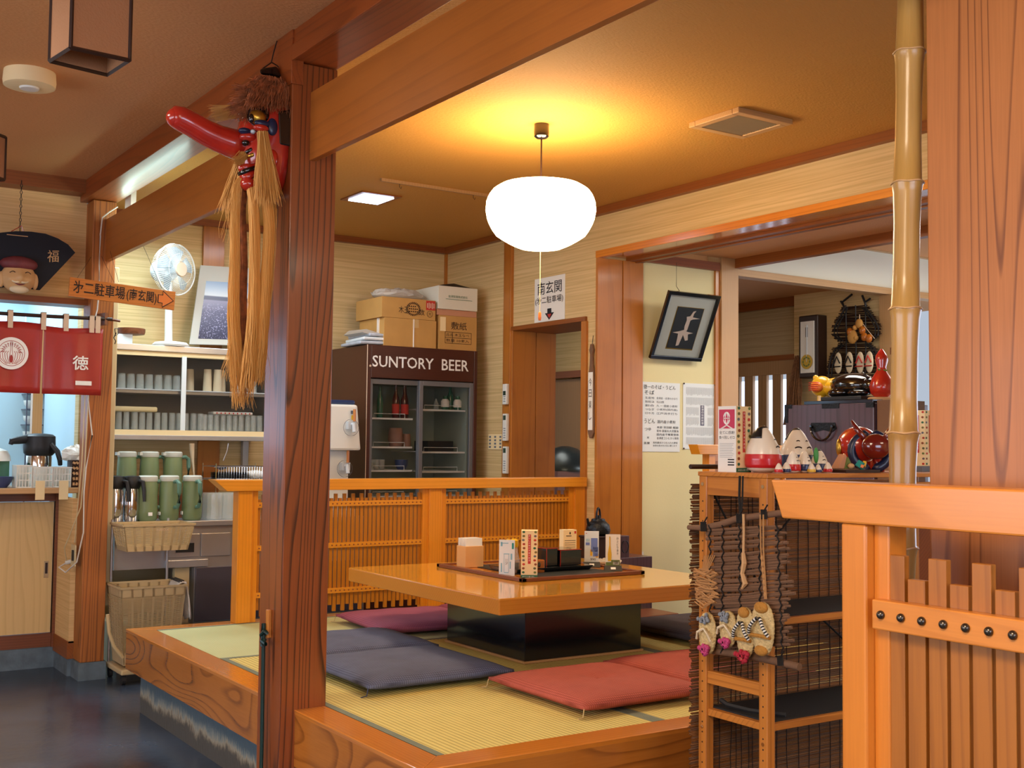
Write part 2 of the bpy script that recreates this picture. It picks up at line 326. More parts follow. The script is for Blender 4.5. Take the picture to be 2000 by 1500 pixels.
# ------------------------------------------------------------ mesh helpers
ORG = {}
class MB:
    def __init__(s): s.v = []; s.f = []; s.mi = []; s.cur = 0
    def _add(s, vs, fs):
        o = len(s.v); s.v += [Vector(v) for v in vs]; s.f += [tuple(o+i for i in f) for f in fs]; s.mi += [s.cur]*len(fs); return s
    def mat(s, i): s.cur = i; return s
    def box(s, x0, x1, y0, y1, z0, z1):
        return s._add([(x, y, z) for z in (z0, z1) for y in (y0, y1) for x in (x0, x1)],
                      [(0, 2, 3, 1), (4, 5, 7, 6), (0, 1, 5, 4), (1, 3, 7, 5), (3, 2, 6, 7), (2, 0, 4, 6)])
    def hexa(s, p):   # 8 corners: bottom ring 4, top ring 4
        return s._add(p, [(3, 2, 1, 0), (4, 5, 6, 7), (0, 1, 5, 4), (1, 2, 6, 5), (2, 3, 7, 6), (3, 0, 4, 7)])
    def obox(s, c, sz, rot=(0, 0, 0)):
        from mathutils import Euler
        R = Euler(rot).to_matrix(); c = Vector(c); h = Vector(sz)/2
        ps = [c + R @ Vector((x*h.x, y*h.y, z*h.z)) for z in (-1, 1) for x, y in ((-1, -1), (1, -1), (1, 1), (-1, 1))]
        return s.hexa(ps)
    def quad(s, a, b, c, d): return s._add([a, b, c, d], [(0, 1, 2, 3)])
    def rings(s, rings, cap=True, closed=True):
        n = len(rings[0]); vs = [p for r in rings for p in r]; fs = []
        for i in range(len(rings)-1):
            for j in range(n if closed else n-1):
                k = (j+1) % n; fs.append((i*n+j, i*n+k, (i+1)*n+k, (i+1)*n+j))
        if cap: fs.append(tuple(reversed(range(n)))); fs.append(tuple((len(rings)-1)*n+j for j in range(n)))
        return s._add(vs, fs)
    def lathe(s, prof, c=(0, 0, 0), seg=20, axis='Z', sx=1, sy=1):
        c = Vector(c); rs = []
        for r, h in prof:
            ring = []
            for j in range(seg):
                a = 2*PI*j/seg; x, y = r*math.cos(a)*sx, r*math.sin(a)*sy
                ring.append(c + (Vector((x, y, h)) if axis == 'Z' else Vector((h, x, y)) if axis == 'X' else Vector((y, h, x))))
            rs.append(ring)
        return s.rings(rs)
    def tube(s, pts, r, seg=6, cap=True):
        pts = [Vector(p) for p in pts]; n = len(pts); rad = r if isinstance(r, (list, tuple)) else [r]*n
        rs = []; ref = None
        for i, p in enumerate(pts):
            t = (pts[min(i+1, n-1)] - pts[max(i-1, 0)])
            t = t.normalized() if t.length > 1e-9 else Vector((0, 0, 1))
            if ref is None: ref = Vector((0, 0, 1)) if abs(t.z) < .9 else Vector((1, 0, 0))
            a = t.cross(ref).normalized(); b_ = t.cross(a).normalized(); ref = -b_ if False else ref
            rs.append([p + (a*math.cos(2*PI*j/seg) + b_*math.sin(2*PI*j/seg))*rad[i] for j in range(seg)])
        return s.rings(rs, cap)
    def ell(s, c, r, seg=16, rg=10, rot=None):
        c = Vector(c); R = rot or Matrix.Identity(3); rs = []
        for i in range(rg+1):
            ph = PI*i/rg; sr = max(math.sin(ph), .02)
            rs.append([c + R @ Vector((r[0]*sr*math.cos(2*PI*j/seg), r[1]*sr*math.sin(2*PI*j/seg), -r[2]*math.cos(ph))) for j in range(seg)])
        return s.rings(rs)
    def prism(s, poly, d):   # planar polygon (3d points) extruded by vector d
        poly = [Vector(p) for p in poly]; n = len(poly); d = Vector(d)
        return s._add(poly + [p+d for p in poly], [tuple(reversed(range(n))), tuple(range(n, 2*n))] + [(i, (i+1) % n, n+(i+1) % n, n+i) for i in range(n)])
    def disc(s, c, U, V, r, d, seg=20, r2=None):
        c = Vector(c); U = Vector(U); V = Vector(V); r2 = r2 or r
        return s.prism([c + U*math.cos(2*PI*j/seg)*r + V*math.sin(2*PI*j/seg)*r2 for j in range(seg)], d)
    def build(s, name, mats, parent=None, loc=None, smooth=False, bev=0, sub=0, local=False):
        if isinstance(mats, str): mats = [mats]
        if parent is not None: org = ORG[parent.name]
        elif local: org = Vector((0, 0, 0))
        elif loc is not None: org = Vector(loc)
        else:
            lo = [min(v[i] for v in s.v) for i in range(3)]; hi = [max(v[i] for v in s.v) for i in range(3)]
            org = Vector(((lo[0]+hi[0])/2, (lo[1]+hi[1])/2, lo[2]))
        me = bpy.data.meshes.new(name); me.from_pydata([v-org for v in s.v], [], s.f)
        for k in mats: me.materials.append(MATS[k])
        me.polygons.foreach_set('material_index', s.mi)
        bm = bmesh.new(); bm.from_mesh(me); bmesh.ops.recalc_face_normals(bm, faces=bm.faces); bm.to_mesh(me); bm.free()
        o = bpy.data.objects.new(name, me); COL.objects.link(o)
        if smooth:
            me.polygons.foreach_set('use_smooth', [True]*len(me.polygons))
            if smooth != 'all':
                me.set_sharp_from_angle(angle=math.radians(40))
        if bev:
            md = o.modifiers.new('bevel', 'BEVEL'); md.width = bev; md.segments = 2; md.limit_method = 'ANGLE'; md.angle_limit = .7
        if sub:
            md = o.modifiers.new('sub', 'SUBSURF'); md.levels = sub; md.render_levels = sub
        if parent is not None: o.parent = parent
        elif not local: o.location = org
        ORG[o.name] = org
        return o
def tag(o, label, cat, group=None, kind=None):
    o['label'] = label; o['category'] = cat
    if group: o['group'] = group
    if kind: o['kind'] = kind
    return o
def thing(name, label, cat, loc=(0, 0, 0), group=None, local=False):
    o = bpy.data.objects.new(name, None); COL.objects.link(o); o.location = loc; o.empty_display_size = .05
    ORG[o.name] = Vector((0, 0, 0)) if local else Vector(loc)
    return tag(o, label, cat, group)
def struct(name, mb, mat, **k):
    o = mb.build(name, mat, **k); o['kind'] = 'structure'; return o
def copy_tree(o, parent=None, loc=None, rotz=None, label=None, scale=None):
    c = o.copy(); COL.objects.link(c); ORG[c.name] = ORG[o.name]
    if parent: c.parent = parent
    if loc is not None: c.location = loc
    if rotz is not None: c.rotation_euler = (0, 0, rotz)
    if scale is not None: c.scale = (scale,)*3 if isinstance(scale, (int, float)) else scale
    if label: c['label'] = label
    for ch in list(CH.get(o.name, [])) or [x for x in o.children]:
        copy_tree(ch, c)
    return c
CH = {}
def text(s, O, U, V, W=None, H=None, mat='ink', name='lettering', parent=None, lift=.0015, thick=.0006, bold=0, spacing=1.0):
    """letters fitted into the rectangle O + U*W + V*H, standing off along U x V"""
    U = Vector(U).normalized(); V = Vector(V).normalized(); Nn = U.cross(V).normalized(); O = Vector(O)
    cu = bpy.data.curves.new('t', 'FONT'); cu.body = s; cu.size = 1; cu.resolution_u = 2; cu.offset = bold; cu.space_character = spacing
    ob = bpy.data.objects.new('t', cu); COL.objects.link(ob); bpy.context.view_layer.update()
    me = bpy.data.meshes.new_from_object(ob.evaluated_get(bpy.context.evaluated_depsgraph_get()))
    bpy.data.objects.remove(ob); bpy.data.curves.remove(cu)
    if not len(me.vertices): return None
    xs = [v.co.x for v in me.vertices]; ys = [v.co.y for v in me.vertices]
    w, h = max(xs)-min(xs) or 1, max(ys)-min(ys) or 1
    kx = W/w if W else H/h; ky = H/h if H else kx
    org = ORG[parent.name] if parent is not None else O
    for v in me.vertices: v.co = O + U*((v.co.x-min(xs))*kx) + V*((v.co.y-min(ys))*ky) + Nn*lift - org
    me.name = name; me.materials.append(MATS[mat])
    o = bpy.data.objects.new(name, me); COL.objects.link(o)
    if parent is not None: o.parent = parent
    else: o.location = org
    ORG[o.name] = org
    return o
def patch(name, O, U, V, W, H, mat, parent, lift=.001, t=.0006):
    U = Vector(U).normalized(); V = Vector(V).normalized(); Nn = U.cross(V); O = Vector(O)+Nn*lift
    return MB().prism([O, O+U*W, O+U*W+V*H, O+V*H], Nn*t).build(name, mat, parent)
def join_marks(mb, O, U, V, rects, lift=.0012, t=.0005):
    """thin printed bars on a face; rects in face coordinates (u0,u1,v0,v1)"""
    U = Vector(U).normalized(); V = Vector(V).normalized(); Nn = U.cross(V); O = Vector(O)+Nn*lift
    for a, b_, c, d in rects:
        mb.prism([O+U*a+V*c, O+U*b_+V*c, O+U*b_+V*d, O+U*a+V*d], Nn*t)
    return mb
XV, YV, ZV = Vector((1, 0, 0)), Vector((0, 1, 0)), Vector((0, 0, 1))
# ============================================================ SETTING
FX = 4.57            # inner face of the right wall
struct('floor', MB().box(-3.2, 9.2, -2.6, 11.2, -.06, 0), 'slate_floor')
struct('ceiling', MB().box(-3.2, 1.75, -2.6, 7.2, 2.86, 2.92), 'ceiling_tan')
struct('ceiling', MB().box(1.75, 4.9, -2.6, 7.95, 2.87, 2.92), 'ceiling_gold')
struct('wall_back', MB().box(1.86, 4.95, 7.8, 7.9, 0, 2.87), 'wall_paper')
# right wall, with a small doorway and a wide opening
w = MB()
w.box(FX, 4.92, 6.855, 7.9, 0, 2.87); w.box(FX, 4.92, 6.04, 6.855, 2.187, 2.87)
w.box(FX, 4.92, 5.893, 6.04, 0, 2.87); pass; w.box(FX, 4.92, .6, 5.8925, 2.602, 2.87); w.box(FX, 4.92, -2.6, .6, 0, 2.87)
struct('wall_right', w, 'wall_paper')
# front room shell behind the camera, with its windows
struct('wall_left', MB().box(-3.2, -3.1, -2.6, .0, 0, 2.86).box(-3.2, -3.1, 5.2, 7.2, 0, 2.86).box(-3.2, -3.1, 0, 5.2, 0, .8).box(-3.2, -3.1, 0, 5.2, 2.1, 2.86), 'wall_paper_warm')
struct('wall_front', MB().box(-3.2, -.8, -2.6, -2.5, 0, 2.86).box(2.6, 4.9, -2.6, -2.5, 0, 2.86).box(-.8, 2.6, -2.6, -2.5, 0, .7).box(-.8, 2.6, -2.6, -2.5, 2.1, 2.86), 'wall_paper_warm')
def window(name, O, U, W, H, glassmat, mull=3):
    O = Vector(O); U = Vector(U); fr = MB(); n = U.cross(ZV)
    for a, b_ in ((0, .05), (W-.05, W)): fr.prism([O+U*a-n*.03, O+U*b_-n*.03, O+U*b_-n*.03+ZV*H, O+U*a-n*.03+ZV*H], n*.06)
    for i in range(1, mull): fr.prism([O+U*(W*i/mull-.02)-n*.02, O+U*(W*i/mull+.02)-n*.02, O+U*(W*i/mull+.02)-n*.02+ZV*H, O+U*(W*i/mull-.02)-n*.02+ZV*H], n*.04)
    for a, b_ in ((0, .05), (H-.05, H)): fr.prism([O-n*.03+ZV*a, O+U*W-n*.03+ZV*a, O+U*W-n*.03+ZV*b_, O-n*.03+ZV*b_], n*.06)
    f = struct(name, fr, 'old_post_wood')
    MB().prism([O, O+U*W, O+U*W+ZV*H, O+ZV*H], n*.005).build('pane', glassmat, f); return f
window('window_1', (-3.15, 0, .8), YV, 5.2, 1.3, 'daylight_big', 4)
window('window_2', (-.8, -2.55, .7), XV, 3.4, 1.4, 'daylight', 3)
# crowns and trims
struct('trim_1', MB().box(1.9, 4.57, 7.75, 7.8, 2.825, 2.87), 'trim_wood_x')
struct('trim_2', MB().box(4.525, 4.57, .6, 7.75, 2.822, 2.87), 'trim_wood_y')
struct('trim_3', MB().box(4.55, 4.57, 7.78, 7.8, 0, 2.825), 'jamb_wood')
struct('trim_4', MB().box(2.64, 2.785, 7.77, 7.8, 1.0, 2.825), 'jamb_wood')      # flat pillar on the back wall
struct('trim_5', MB().box(4.545, 4.57, 6.857, 6.95, 0, 2.822), 'jamb_wood', bev=.002)
# small doorway: lintel, two-board lining, near casing
d = struct('door_1', MB().box(4.55, 4.93, 6.0, 6.875, 2.16, 2.19), 'trim_wood_y', bev=.002)
MB().box(4.552, 4.752, 6.838, 6.857, 0, 2.16).build('lining_board', 'jamb_wood', d, bev=.002)
MB().box(4.758, 4.928, 6.838, 6.857, 0, 2.16).build('lining_board', 'jamb_wood', d, bev=.002)
MB().box(4.552, 4.928, 5.99, 6.042, 0, 2.16).build('casing', 'jamb_wood', d, bev=.002)
# wide opening: jamb of two boards and moulded head
d = struct('door_2', MB().box(4.556, 4.60, .6, 5.90, 2.555, 2.60).box(4.60, 4.80, .6, 5.90, 2.572, 2.60), 'border_wood_y', bev=.002)
MB().box(4.80, 4.93, .6, 5.90, 2.555, 2.58).box(4.86, 4.875, .6, 5.90, 2.548, 2.556).build('head_moulding', 'trim_wood_y', d)
MB().box(4.556, 4.757, 5.875, 5.896, 0, 2.556).build('jamb_board', 'jamb_wood', d, bev=.002)
MB().box(4.763, 4.93, 5.872, 5.896, 0, 2.556).build('jamb_board', 'jamb_wood', d, bev=.002)
# recess wall with the posters, and the post at its end
struct('wall_recess', MB().box(4.93, 5.62, 5.893, 6.0, 0, 2.60), 'plaster_cream')
struct('trim_6', MB().box(5.575, 5.615, 5.876, 5.893, 0, 2.59), 'jamb_wood')
struct('trim_7', MB().box(5.615, 5.775, 5.86, 6.02, 0, 2.70), 'pale_post_wood', bev=.003)
struct('trim_8', MB().box(4.93, 5.60, 5.86, 5.893, 2.565, 2.62), 'trim_wood_x')
struct('baseboard_recess', MB().box(4.93, 5.61, 5.878, 5.893, 0, .10), 'jamb_wood')
struct('trim_9', MB().box(4.932, 4.948, 5.877, 5.893, 0, .68), 'white_plastic')
# corridor ceiling and its beam
struct('ceiling', MB().box(4.92, 5.74, .6, 5.893, 2.66, 2.72), 'ceiling_tan')
struct('trim_10', MB().box(5.74, 5.80, .6, 5.87, 2.595, 2.70), 'trim_wood_y')
# far room: head beam with white transom, ceilings, walls
struct('trim_11', MB().box(5.775, 9.0, 5.88, 5.98, 2.55, 2.60), 'pale_trim_wood', bev=.003)
struct('wall_transom', MB().box(5.80, 9.0, 5.91, 5.96, 2.60, 2.88), 'transom_white')
struct('ceiling', MB().box(5.80, 9.2, .6, 5.97, 2.88, 2.95), 'ceiling_tan')
struct('trim_12', MB().box(5.80, 9.0, 5.87, 5.91, 2.872, 2.90), 'pale_trim_wood')
struct('ceiling', MB().box(5.63, 9.2, 5.98, 10.2, 2.645, 2.70), 'ceiling_tan')
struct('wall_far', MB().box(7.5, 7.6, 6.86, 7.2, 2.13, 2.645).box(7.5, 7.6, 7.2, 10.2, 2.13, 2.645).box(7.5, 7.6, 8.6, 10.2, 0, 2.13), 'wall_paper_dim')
struct('trim_13', MB().box(7.46, 7.5, 6.86, 10.2, 2.565, 2.645), 'trim_wood_y')
struct('trim_14', MB().box(7.46, 7.5, 6.86, 10.2, 2.11, 2.155), 'trim_wood_y')
struct('wall_clock_side', MB().box(7.42, 7.52, 5.98, 6.875, 0, 2.645), 'wall_paper')
struct('trim_15', MB().box(7.40, 7.50, 5.86, 5.98, 0, 2.55), 'pale_post_wood')
struct('wall_far_right', MB().box(8.9, 9.0, .6, 5.9, 0, .9).box(8.9, 9.0, .6, 5.9, 2.4, 2.9), 'plaster_cream')
window('window_3', (8.95, 5.9, .9), -YV, 5.3, 1.5, 'daylight_big', 4)
struct('wall_near_right', MB().box(4.92, 9.0, .5, .6, 0, 2.9), 'plaster_cream')
# latticed sliding door of the far room
d = struct('door_3', MB().box(7.47, 7.5, 6.875, 8.6, 1.99, 2.11), 'sliding_door_wood')
mb = MB()
ys = [6.875, 7.02, 7.085, 7.18, 7.25, 7.35, 7.415, 7.515, 7.58, 7.70, 7.77, 7.9, 7.97, 8.1, 8.17, 8.3, 8.6]
for i in range(0, len(ys), 2): mb.box(7.48, 7.51, ys[i], ys[min(i+1, len(ys)-1)], .05, 1.995) if i+1 < len(ys) else None
mb.box(7.485, 7.505, 6.875, 8.6, .05, .5); mb.box(7.475, 7.482, 7.3, 7.34, .05, 1.99)
mb.build('lattice', 'sliding_door_wood', d); MB().box(7.515, 7.52, 6.875, 8.5, .45, 1.95).build('pane', 'daylight', d)
# room behind the small doorway
struct('wall_passage', MB().box(6.2, 6.3, 7.6, 10.2, 2.02, 2.645).box(6.2, 6.3, 7.6, 7.7, 0, 2.02).box(6.2, 6.3, 9.8, 10.2, 0, 2.02), 'wall_paper')
struct('trim_16', MB().box(6.15, 6.2, 7.6, 10.2, 1.96, 2.02), 'trim_wood_y')
d = struct('door_4', MB().box(6.19, 6.22, 7.7, 9.8, .02, 1.95), 'sliding_door_wood')
for k in range(3): MB().box(6.18, 6.19, 7.7+k*.9, 7.75+k*.9, .02, 1.95).build('stile', 'trim_wood_y', d)
struct('ceiling', MB().box(4.92, 6.3, 6.0, 10.2, 2.645, 2.70), 'ceiling_tan')
struct('wall_passage_end', MB().box(4.92, 7.6, 10.1, 10.2, 0, 2.7), 'wall_paper')

# header beam between the two rooms, tie beam, posts
o = struct('trim_17', MB().box(1.66, 1.84, -2.5, 7.08, 2.748, 2.8595), 'header_wood', bev=.002)
struct('trim_18', MB().box(1.650, 1.6595, -2.5, 3.95, 2.742, 2.80), 'header_wood', bev=.002)
struct('trim_19', MB().box(1.733, 1.760, -2.5, 3.97, 2.388, 2.642), 'beam_wood', bev=.002)
struct('trim_20', MB().box(1.775, 1.805, 4.13, 6.95, 2.395, 2.64), 'beam_wood', bev=.002)
struct('trim_21', MB().box(1.660, 1.840, 3.96, 4.165, .0, 2.745), 'post_wood', bev=.004)
# noren-side post and wall
struct('trim_30', MB().box(1.652, 1.70, 3.952, 4.10, 2.66, 2.8595), 'header_wood', bev=.003)
struct('trim_22', MB().box(1.70, 1.832, 6.93, 7.09, .10, 2.745), 'old_post_wood', bev=.004)
struct('trim_23', MB().box(1.69, 1.842, 6.92, 7.10, 0, .10), 'concrete')
struct('wall_hatch', MB().box(-1.0, 1.70, 7.08, 7.16, 2.17, 2.86), 'wall_paper_warm')
struct('trim_24', MB().box(-3.1, 1.66, 6.95, 7.08, 2.782, 2.86), 'trim_wood_x')
struct('trim_25', MB().box(-1.0, 1.72, 6.99, 7.16, 2.135, 2.17), 'trim_wood_x')
struct('trim_26', MB().box(1.832, 1.885, 7.03, 7.06, .40, 2.38), 'cream_plastic', bev=.006)
struct('wall_hatch_left', MB().box(-3.2, -1.0, 7.08, 7.16, 0, 2.86), 'wall_paper_warm')
# panel returning from the post to the counter front, and kick
struct('wall_return', MB().box(1.672, 1.70, 7.09, 7.46, .19, 1.02), 'wall_paper_warm')
struct('trim_27', MB().box(1.665, 1.70, 7.09, 7.46, .10, .20), 'trim_wood_y')
struct('baseboard_left', MB().box(-1.0, 1.69, 7.44, 7.5, 0, .12).box(1.672, 1.70, 7.10, 7.44, 0, .11), 'concrete')
# kitchen seen through the hatch
struct('wall_kitchen', MB().box(-2, 1.95, 9.6, 9.7, 0, 1.25).box(-2, 1.95, 9.6, 9.7, 2.3, 2.86).box(1.86, 1.95, 7.9, 9.6, 0, 2.86), 'kitchen_wall')
struct('ceiling', MB().box(-2, 1.95, 7.16, 9.7, 2.86, 2.92), 'kitchen_wall')
window('window_4', (-2, 9.62, 1.25), XV, 3.8, 1.05, 'hatch_daylight', 4)
o = struct('trim_28', MB().box(1.60, 1.66, 7.9, 7.96, 1.05, 2.1), 'pale_post_wood')

# ============================================================ RAISED TATAMI PLATFORM
P0, Q0, P1, Q1 = 1.72, 3.04, 4.555, 6.10
t = thing('tatami_platform', 'raised platform with orange wood border and flaked blue-grey concrete foot under the tatami', 'platform', (P0, Q0, 0))
MB().box(P0, P0+.035, Q0, Q1, .20, .398).build('fascia_board', 'fascia_wood_y', t, bev=.004)
MB().box(P0+.035, P1, Q0, Q0+.035, .20, .398).build('fascia_board', 'fascia_wood_x', t, bev=.004)
MB().hexa([(P0+.002, Q0+.002, .375), (P0+.12, Q0+.12, .375), (P0+.12, Q1-.10, .375), (P0+.002, Q1, .375), (P0-.003, Q0-.003, .402), (P0+.12, Q0+.12, .402), (P0+.12, Q1-.10, .402), (P0-.003, Q1, .402)]).build('border_frame', 'border_wood_y', t, bev=.003)
MB().hexa([(P0+.002, Q0+.002, .375), (P1, Q0+.002, .375), (P1, Q0+.12, .375), (P0+.12, Q0+.12, .375), (P0-.003, Q0-.003, .402), (P1, Q0-.003, .402), (P1, Q0+.12, .402), (P0+.12, Q0+.12, .402)]).build('border_frame', 'border_wood_x', t, bev=.003)
MB().hexa([(P0+.12, Q1-.10, .375), (P1, Q1-.10, .375), (P1, Q1, .375), (P0, Q1, .375), (P0+.12, Q1-.10, .402), (P1, Q1-.10, .402), (P1, Q1, .402), (P0, Q1, .402)]).build('border_frame', 'border_wood_x', t, bev=.002)
MB().box(P0+.045, P0+.16, Q0+.045, Q1-.12, 0, .21).box(P0+.16, P1, Q0+.045, Q0+.16, 0, .21).box(P0+.16, P1, Q1-.2, Q1-.12, 0, .21).build('plinth', 'plinth_concrete', t)
MB().box(P0+.16, P1, Q0+.16, Q1-.2, .20, .36).build('deck', 'plinth_concrete', t)
mx_ = [P0+.122, 2.735, 3.645, P1-.002]
def mat(x0, x1, y0, y1, label, m='tatami', bx=True, by=False):
    t = thing('tatami_mat', label, 'tatami mat', (x0, y0, .36), 'tatami mats on the platform')
    MB().box(x0+.001, x1-.001, y0+.001, y1-.001, .36, .400).build('mat', m, t)
    w_ = .028
    for q in (((x0+.001, x0+w_, y0+.001, y1-.001), (x1-w_, x1-.001, y0+.001, y1-.001)) if bx else ((x0+.001, x1-.001, y0+.001, y0+w_), (x0+.001, x1-.001, y1-w_, y1-.001))): MB().box(*q, .380, .4012).build('cloth_edging', 'tatami_border', t)
mat(mx_[0], mx_[1], Q0+.122, 5.045, 'ribbed yellow tatami mat nearest the corner, under the blue cushions')
mat(mx_[1], mx_[2], Q0+.122, 4.2, 'tatami mat in front of the table, under the red cushions')
mat(mx_[2], mx_[3], Q0+.122, 5.045, 'tatami mat at the far right, under the dark cushion')
mat(mx_[1], mx_[2], 4.2, 5.045, 'short tatami mat under the table')
mat(mx_[0], 3.18, 5.045, Q1-.102, 'pale green tatami mat at the far left corner of the platform', 'tatami_green', False, True)
mat(3.18, mx_[3], 5.045, Q1-.102, 'tatami mat between the table and the slatted partition', 'tatami', False, True)

# ============================================================ LOW TABLE
TX0, TX1, TY0, TY1 = 2.586, 3.93, 3.96, 5.334
t = thing('low_table', 'glossy honey-coloured square low table top on a black box pedestal', 'table', (3.26, 4.62, .402))
MB().box(TX0, TX1, TY0, TY1, .674, .738).build('table_top', 'table_edge_wood', t, bev=.004)
MB().box(TX0+.004, TX1-.004, TY0+.004, TY1-.004, .7375, .7405).build('top_veneer', 'table_top_wood', t)
MB().box(2.93, 3.587, 4.277, 4.946, .412, .674).build('pedestal', 'black_lacquer', t, bev=.003)
MB().box(2.922, 3.595, 4.269, 4.954, .402, .412).build('pedestal_base', 'pale_trim_wood', t)

# ============================================================ CUSHIONS
def cushion(cx, cy, sx, sy, matn, label, z=.402, thick=.074, rot=0.0, tas=True, seed=0):
    t = thing('floor_cushion', label, 'cushion', (cx, cy, z), 'flat square floor cushions', local=True); t.rotation_euler = (0, 0, rot)
    n = 22; rnd = random.Random(seed); vs = []; fs = []; K = n+1
    for side in (1, -1):
        for i in range(K):
            for j in range(K):
                u, v = i/n*2-1, j/n*2-1
                edge = (1-abs(u)**5)*(1-abs(v)**5)
                pin = 1-.04*(1-abs(u))*(abs(v) > .98)-.04*(1-abs(v))*(abs(u) > .98)
                x, y = u*sx/2*(1-.035*(1-v*v)), v*sy/2*(1-.035*(1-u*u))
                h = thick/2*(.18+.82*max(edge, 0)**.5)*(.86+.14*(1-u*u)*(1-v*v))
                if side == 1: h = h*(1-.30*math.exp(-(u*u+v*v)/.02)-.12*math.exp(-(u*u+v*v)/.15)) + .0022*math.sin(u*9+seed)*math.sin(v*7+seed)*edge
                vs.append((x, y, thick/2 + side*h + .0))
    for s_ in range(2):
        o_ = s_*K*K
        for i in range(n):
            for j in range(n): fs.append((o_+i*K+j, o_+(i+1)*K+j, o_+(i+1)*K+j+1, o_+i*K+j+1))
    for i in range(n):   # close the rim
        for a, b_ in (((i, 0), (i+1, 0)), ((i, n), (i+1, n)), ((0, i), (0, i+1)), ((n, i), (n, i+1))):
            ia, ib = a[0]*K+a[1], b_[0]*K+b_[1]; fs.append((ia, ib, K*K+ib, K*K+ia))
    m_ = MB(); m_._add(vs, fs); m_.build('cover', matn, t, smooth='all')
    if tas:
        for a, b_ in ((-1, -1), (1, -1), (1, 1), (-1, 1)):
            MB().tube([(a*sx*.485, b_*sy*.485, thick*.5), (a*sx*.50, b_*sy*.50, thick*.45), (a*sx*.51, b_*sy*.503, .006), (a*sx*.55, b_*sy*.51, .004)], .0022, 5).build('corner_tie', 'doll_navy' if matn == 'cushion_blue' else 'straw', t)
        MB().tube([(-.02, 0, thick*.78), (0, .004, thick*.8), (.02, 0, thick*.78)], .002, 5).tube([(0, -.02, thick*.78), (0, 0, thick*.8), (0, .02, thick*.78)], .002, 5).build('centre_stitch', matn, t)
    return t
cushion(2.365, 4.33, .66, .64, 'cushion_blue', 'blue-grey square floor cushion nearest the big post', seed=1)
cushion(2.43, 4.945, .60, .53, 'cushion_blue', 'second blue-grey floor cushion, just beyond the nearest blue one', seed=2)
cushion(2.82, 3.62, .60, .62, 'cushion_red', 'dusty red floor cushion with a dimple, nearest on the platform', seed=3)
cushion(3.44, 3.67, .62, .62, 'cushion_red', 'dusty red floor cushion partly behind the pine shelf rack', seed=4)
cushion(3.02, 5.46, .62, .60, 'cushion_purple', 'plum-red floor cushion before the slatted partition, left of the table', seed=5, rot=-.08)
cushion(3.66, 5.50, .62, .60, 'cushion_purple', 'plum-red floor cushion hidden mostly behind the table pedestal', seed=6)
cushion(4.16, 4.50, .56, .66, 'cushion_dark', 'dark charcoal floor cushion right of the table pedestal', seed=7)

# ============================================================ SLATTED PARTITION (back)
t = thing('slatted_partition', 'orange slatted low partition with flared handrail along the back of the platform', 'partition', (3.4, 6.0, .4))
RY0, RY1 = 5.965, 6.075
MB().hexa([(2.185, RY0, 1.098), (4.552, RY0, 1.098), (4.552, RY1, 1.098), (2.185, RY1, 1.098), (2.115, RY0, 1.158), (4.552, RY0, 1.158), (4.552, RY1, 1.158), (2.115, RY1, 1.158)]).build('handrail', 'fence_rail_wood', t, bev=.003)
px = [(2.255, 2.335), (3.415, 3.50), (4.475, 4.552)]
for a, b_ in px: MB().box(a, b_, 5.985, 6.065, .402, 1.098).build('post', 'fence_wood', t, bev=.003)
def slats(x0, x1):
    MB().box(x0, x0+.035, 6.0, 6.05, .402, 1.098).box(x1-.035, x1, 6.0, 6.05, .402, 1.098).build('stile', 'fence_wood', t)
    s_ = MB(); n = int((x1-x0-.07)/.0265)
    for i in range(n):
        x = x0+.035+(i+.5)*(x1-x0-.07)/n; hi = 1.075 if i % 2 else 1.050; lo = .425 if i % 2 else .46
        s_.box(x-.0092, x+.0092, 6.018, 6.032, lo, hi)
    s_.build('slat_panel', 'fence_slat_shaded_wood', t)
    for z in (1.02, .79, .54):
        MB().box(x0+.03, x1-.03, 6.004, 6.018, z-.014, z+.014).build('nail_rail', 'fence_rail_wood', t)
        k = MB()
        for i in range(n):
            x = x0+.035+(i+.5)*(x1-x0-.07)/n; k.lathe([(.0045, 6.004), (.004, 6.0005), (.0015, 5.999)], (x, 0, z), 6, 'Y')
        for v in k.v: pass
        k.build('nail_heads', 'spot_brown', t)
slats(2.335, 3.415); slats(3.50, 4.475)
# ============================================================ PENDANT LANTERN & CEILING FITTINGS
px_, py_ = 3.139, 4.488
t = thing('pendant_lantern', 'round white glowing paper pendant lantern over the low table', 'lamp', (px_, py_, 2.87))
MB().lathe([(.036, 2.87), (.037, 2.83), (.035, 2.812), (.026, 2.804), (.008, 2.803)], (px_, py_, 0), 20).build('ceiling_cap', 'black_gloss', t, smooth=True)
MB().tube([(px_, py_, 2.80), (px_, py_, 2.58)], .004, 6).build('cord', 'frame_dark', t)
prof = [(.06, 2.606), (.12, 2.600), (.17, 2.587), (.205, 2.560), (.225, 2.52), (.232, 2.48), (.230, 2.44), (.218, 2.39), (.19, 2.335), (.15, 2.295), (.10, 2.27), (.04, 2.262)]
prof = [(r_i*(1.12 if h_i > 2.3 else 1.02), 2.437+(h_i-2.437)*.93) for r_i, h_i in prof]
pp = []
for i in range(len(prof)-1):
    (r0, h0), (r1, h1) = prof[i], prof[i+1]
    for k in range(2): pp.append((r0+(r1-r0)*k/2 + (.0012 if k else -.0012), h0+(h1-h0)*k/2))
pp.append(prof[-1])
MB().lathe(pp, (px_, py_, 0), 40).build('paper_shade', 'lantern_glow', t, smooth='all')
MB().tube([(px_, py_, 2.28), (px_, py_, 1.975)], .0016, 5).build('pull_cord', 'cream_paper', t)
MB().lathe([(.006, 1.94), (.008, 1.95), (.007, 1.975), (.004, 1.98)], (px_, py_, 0), 10).build('pull_knob', 'orange_paint', t, smooth=True)

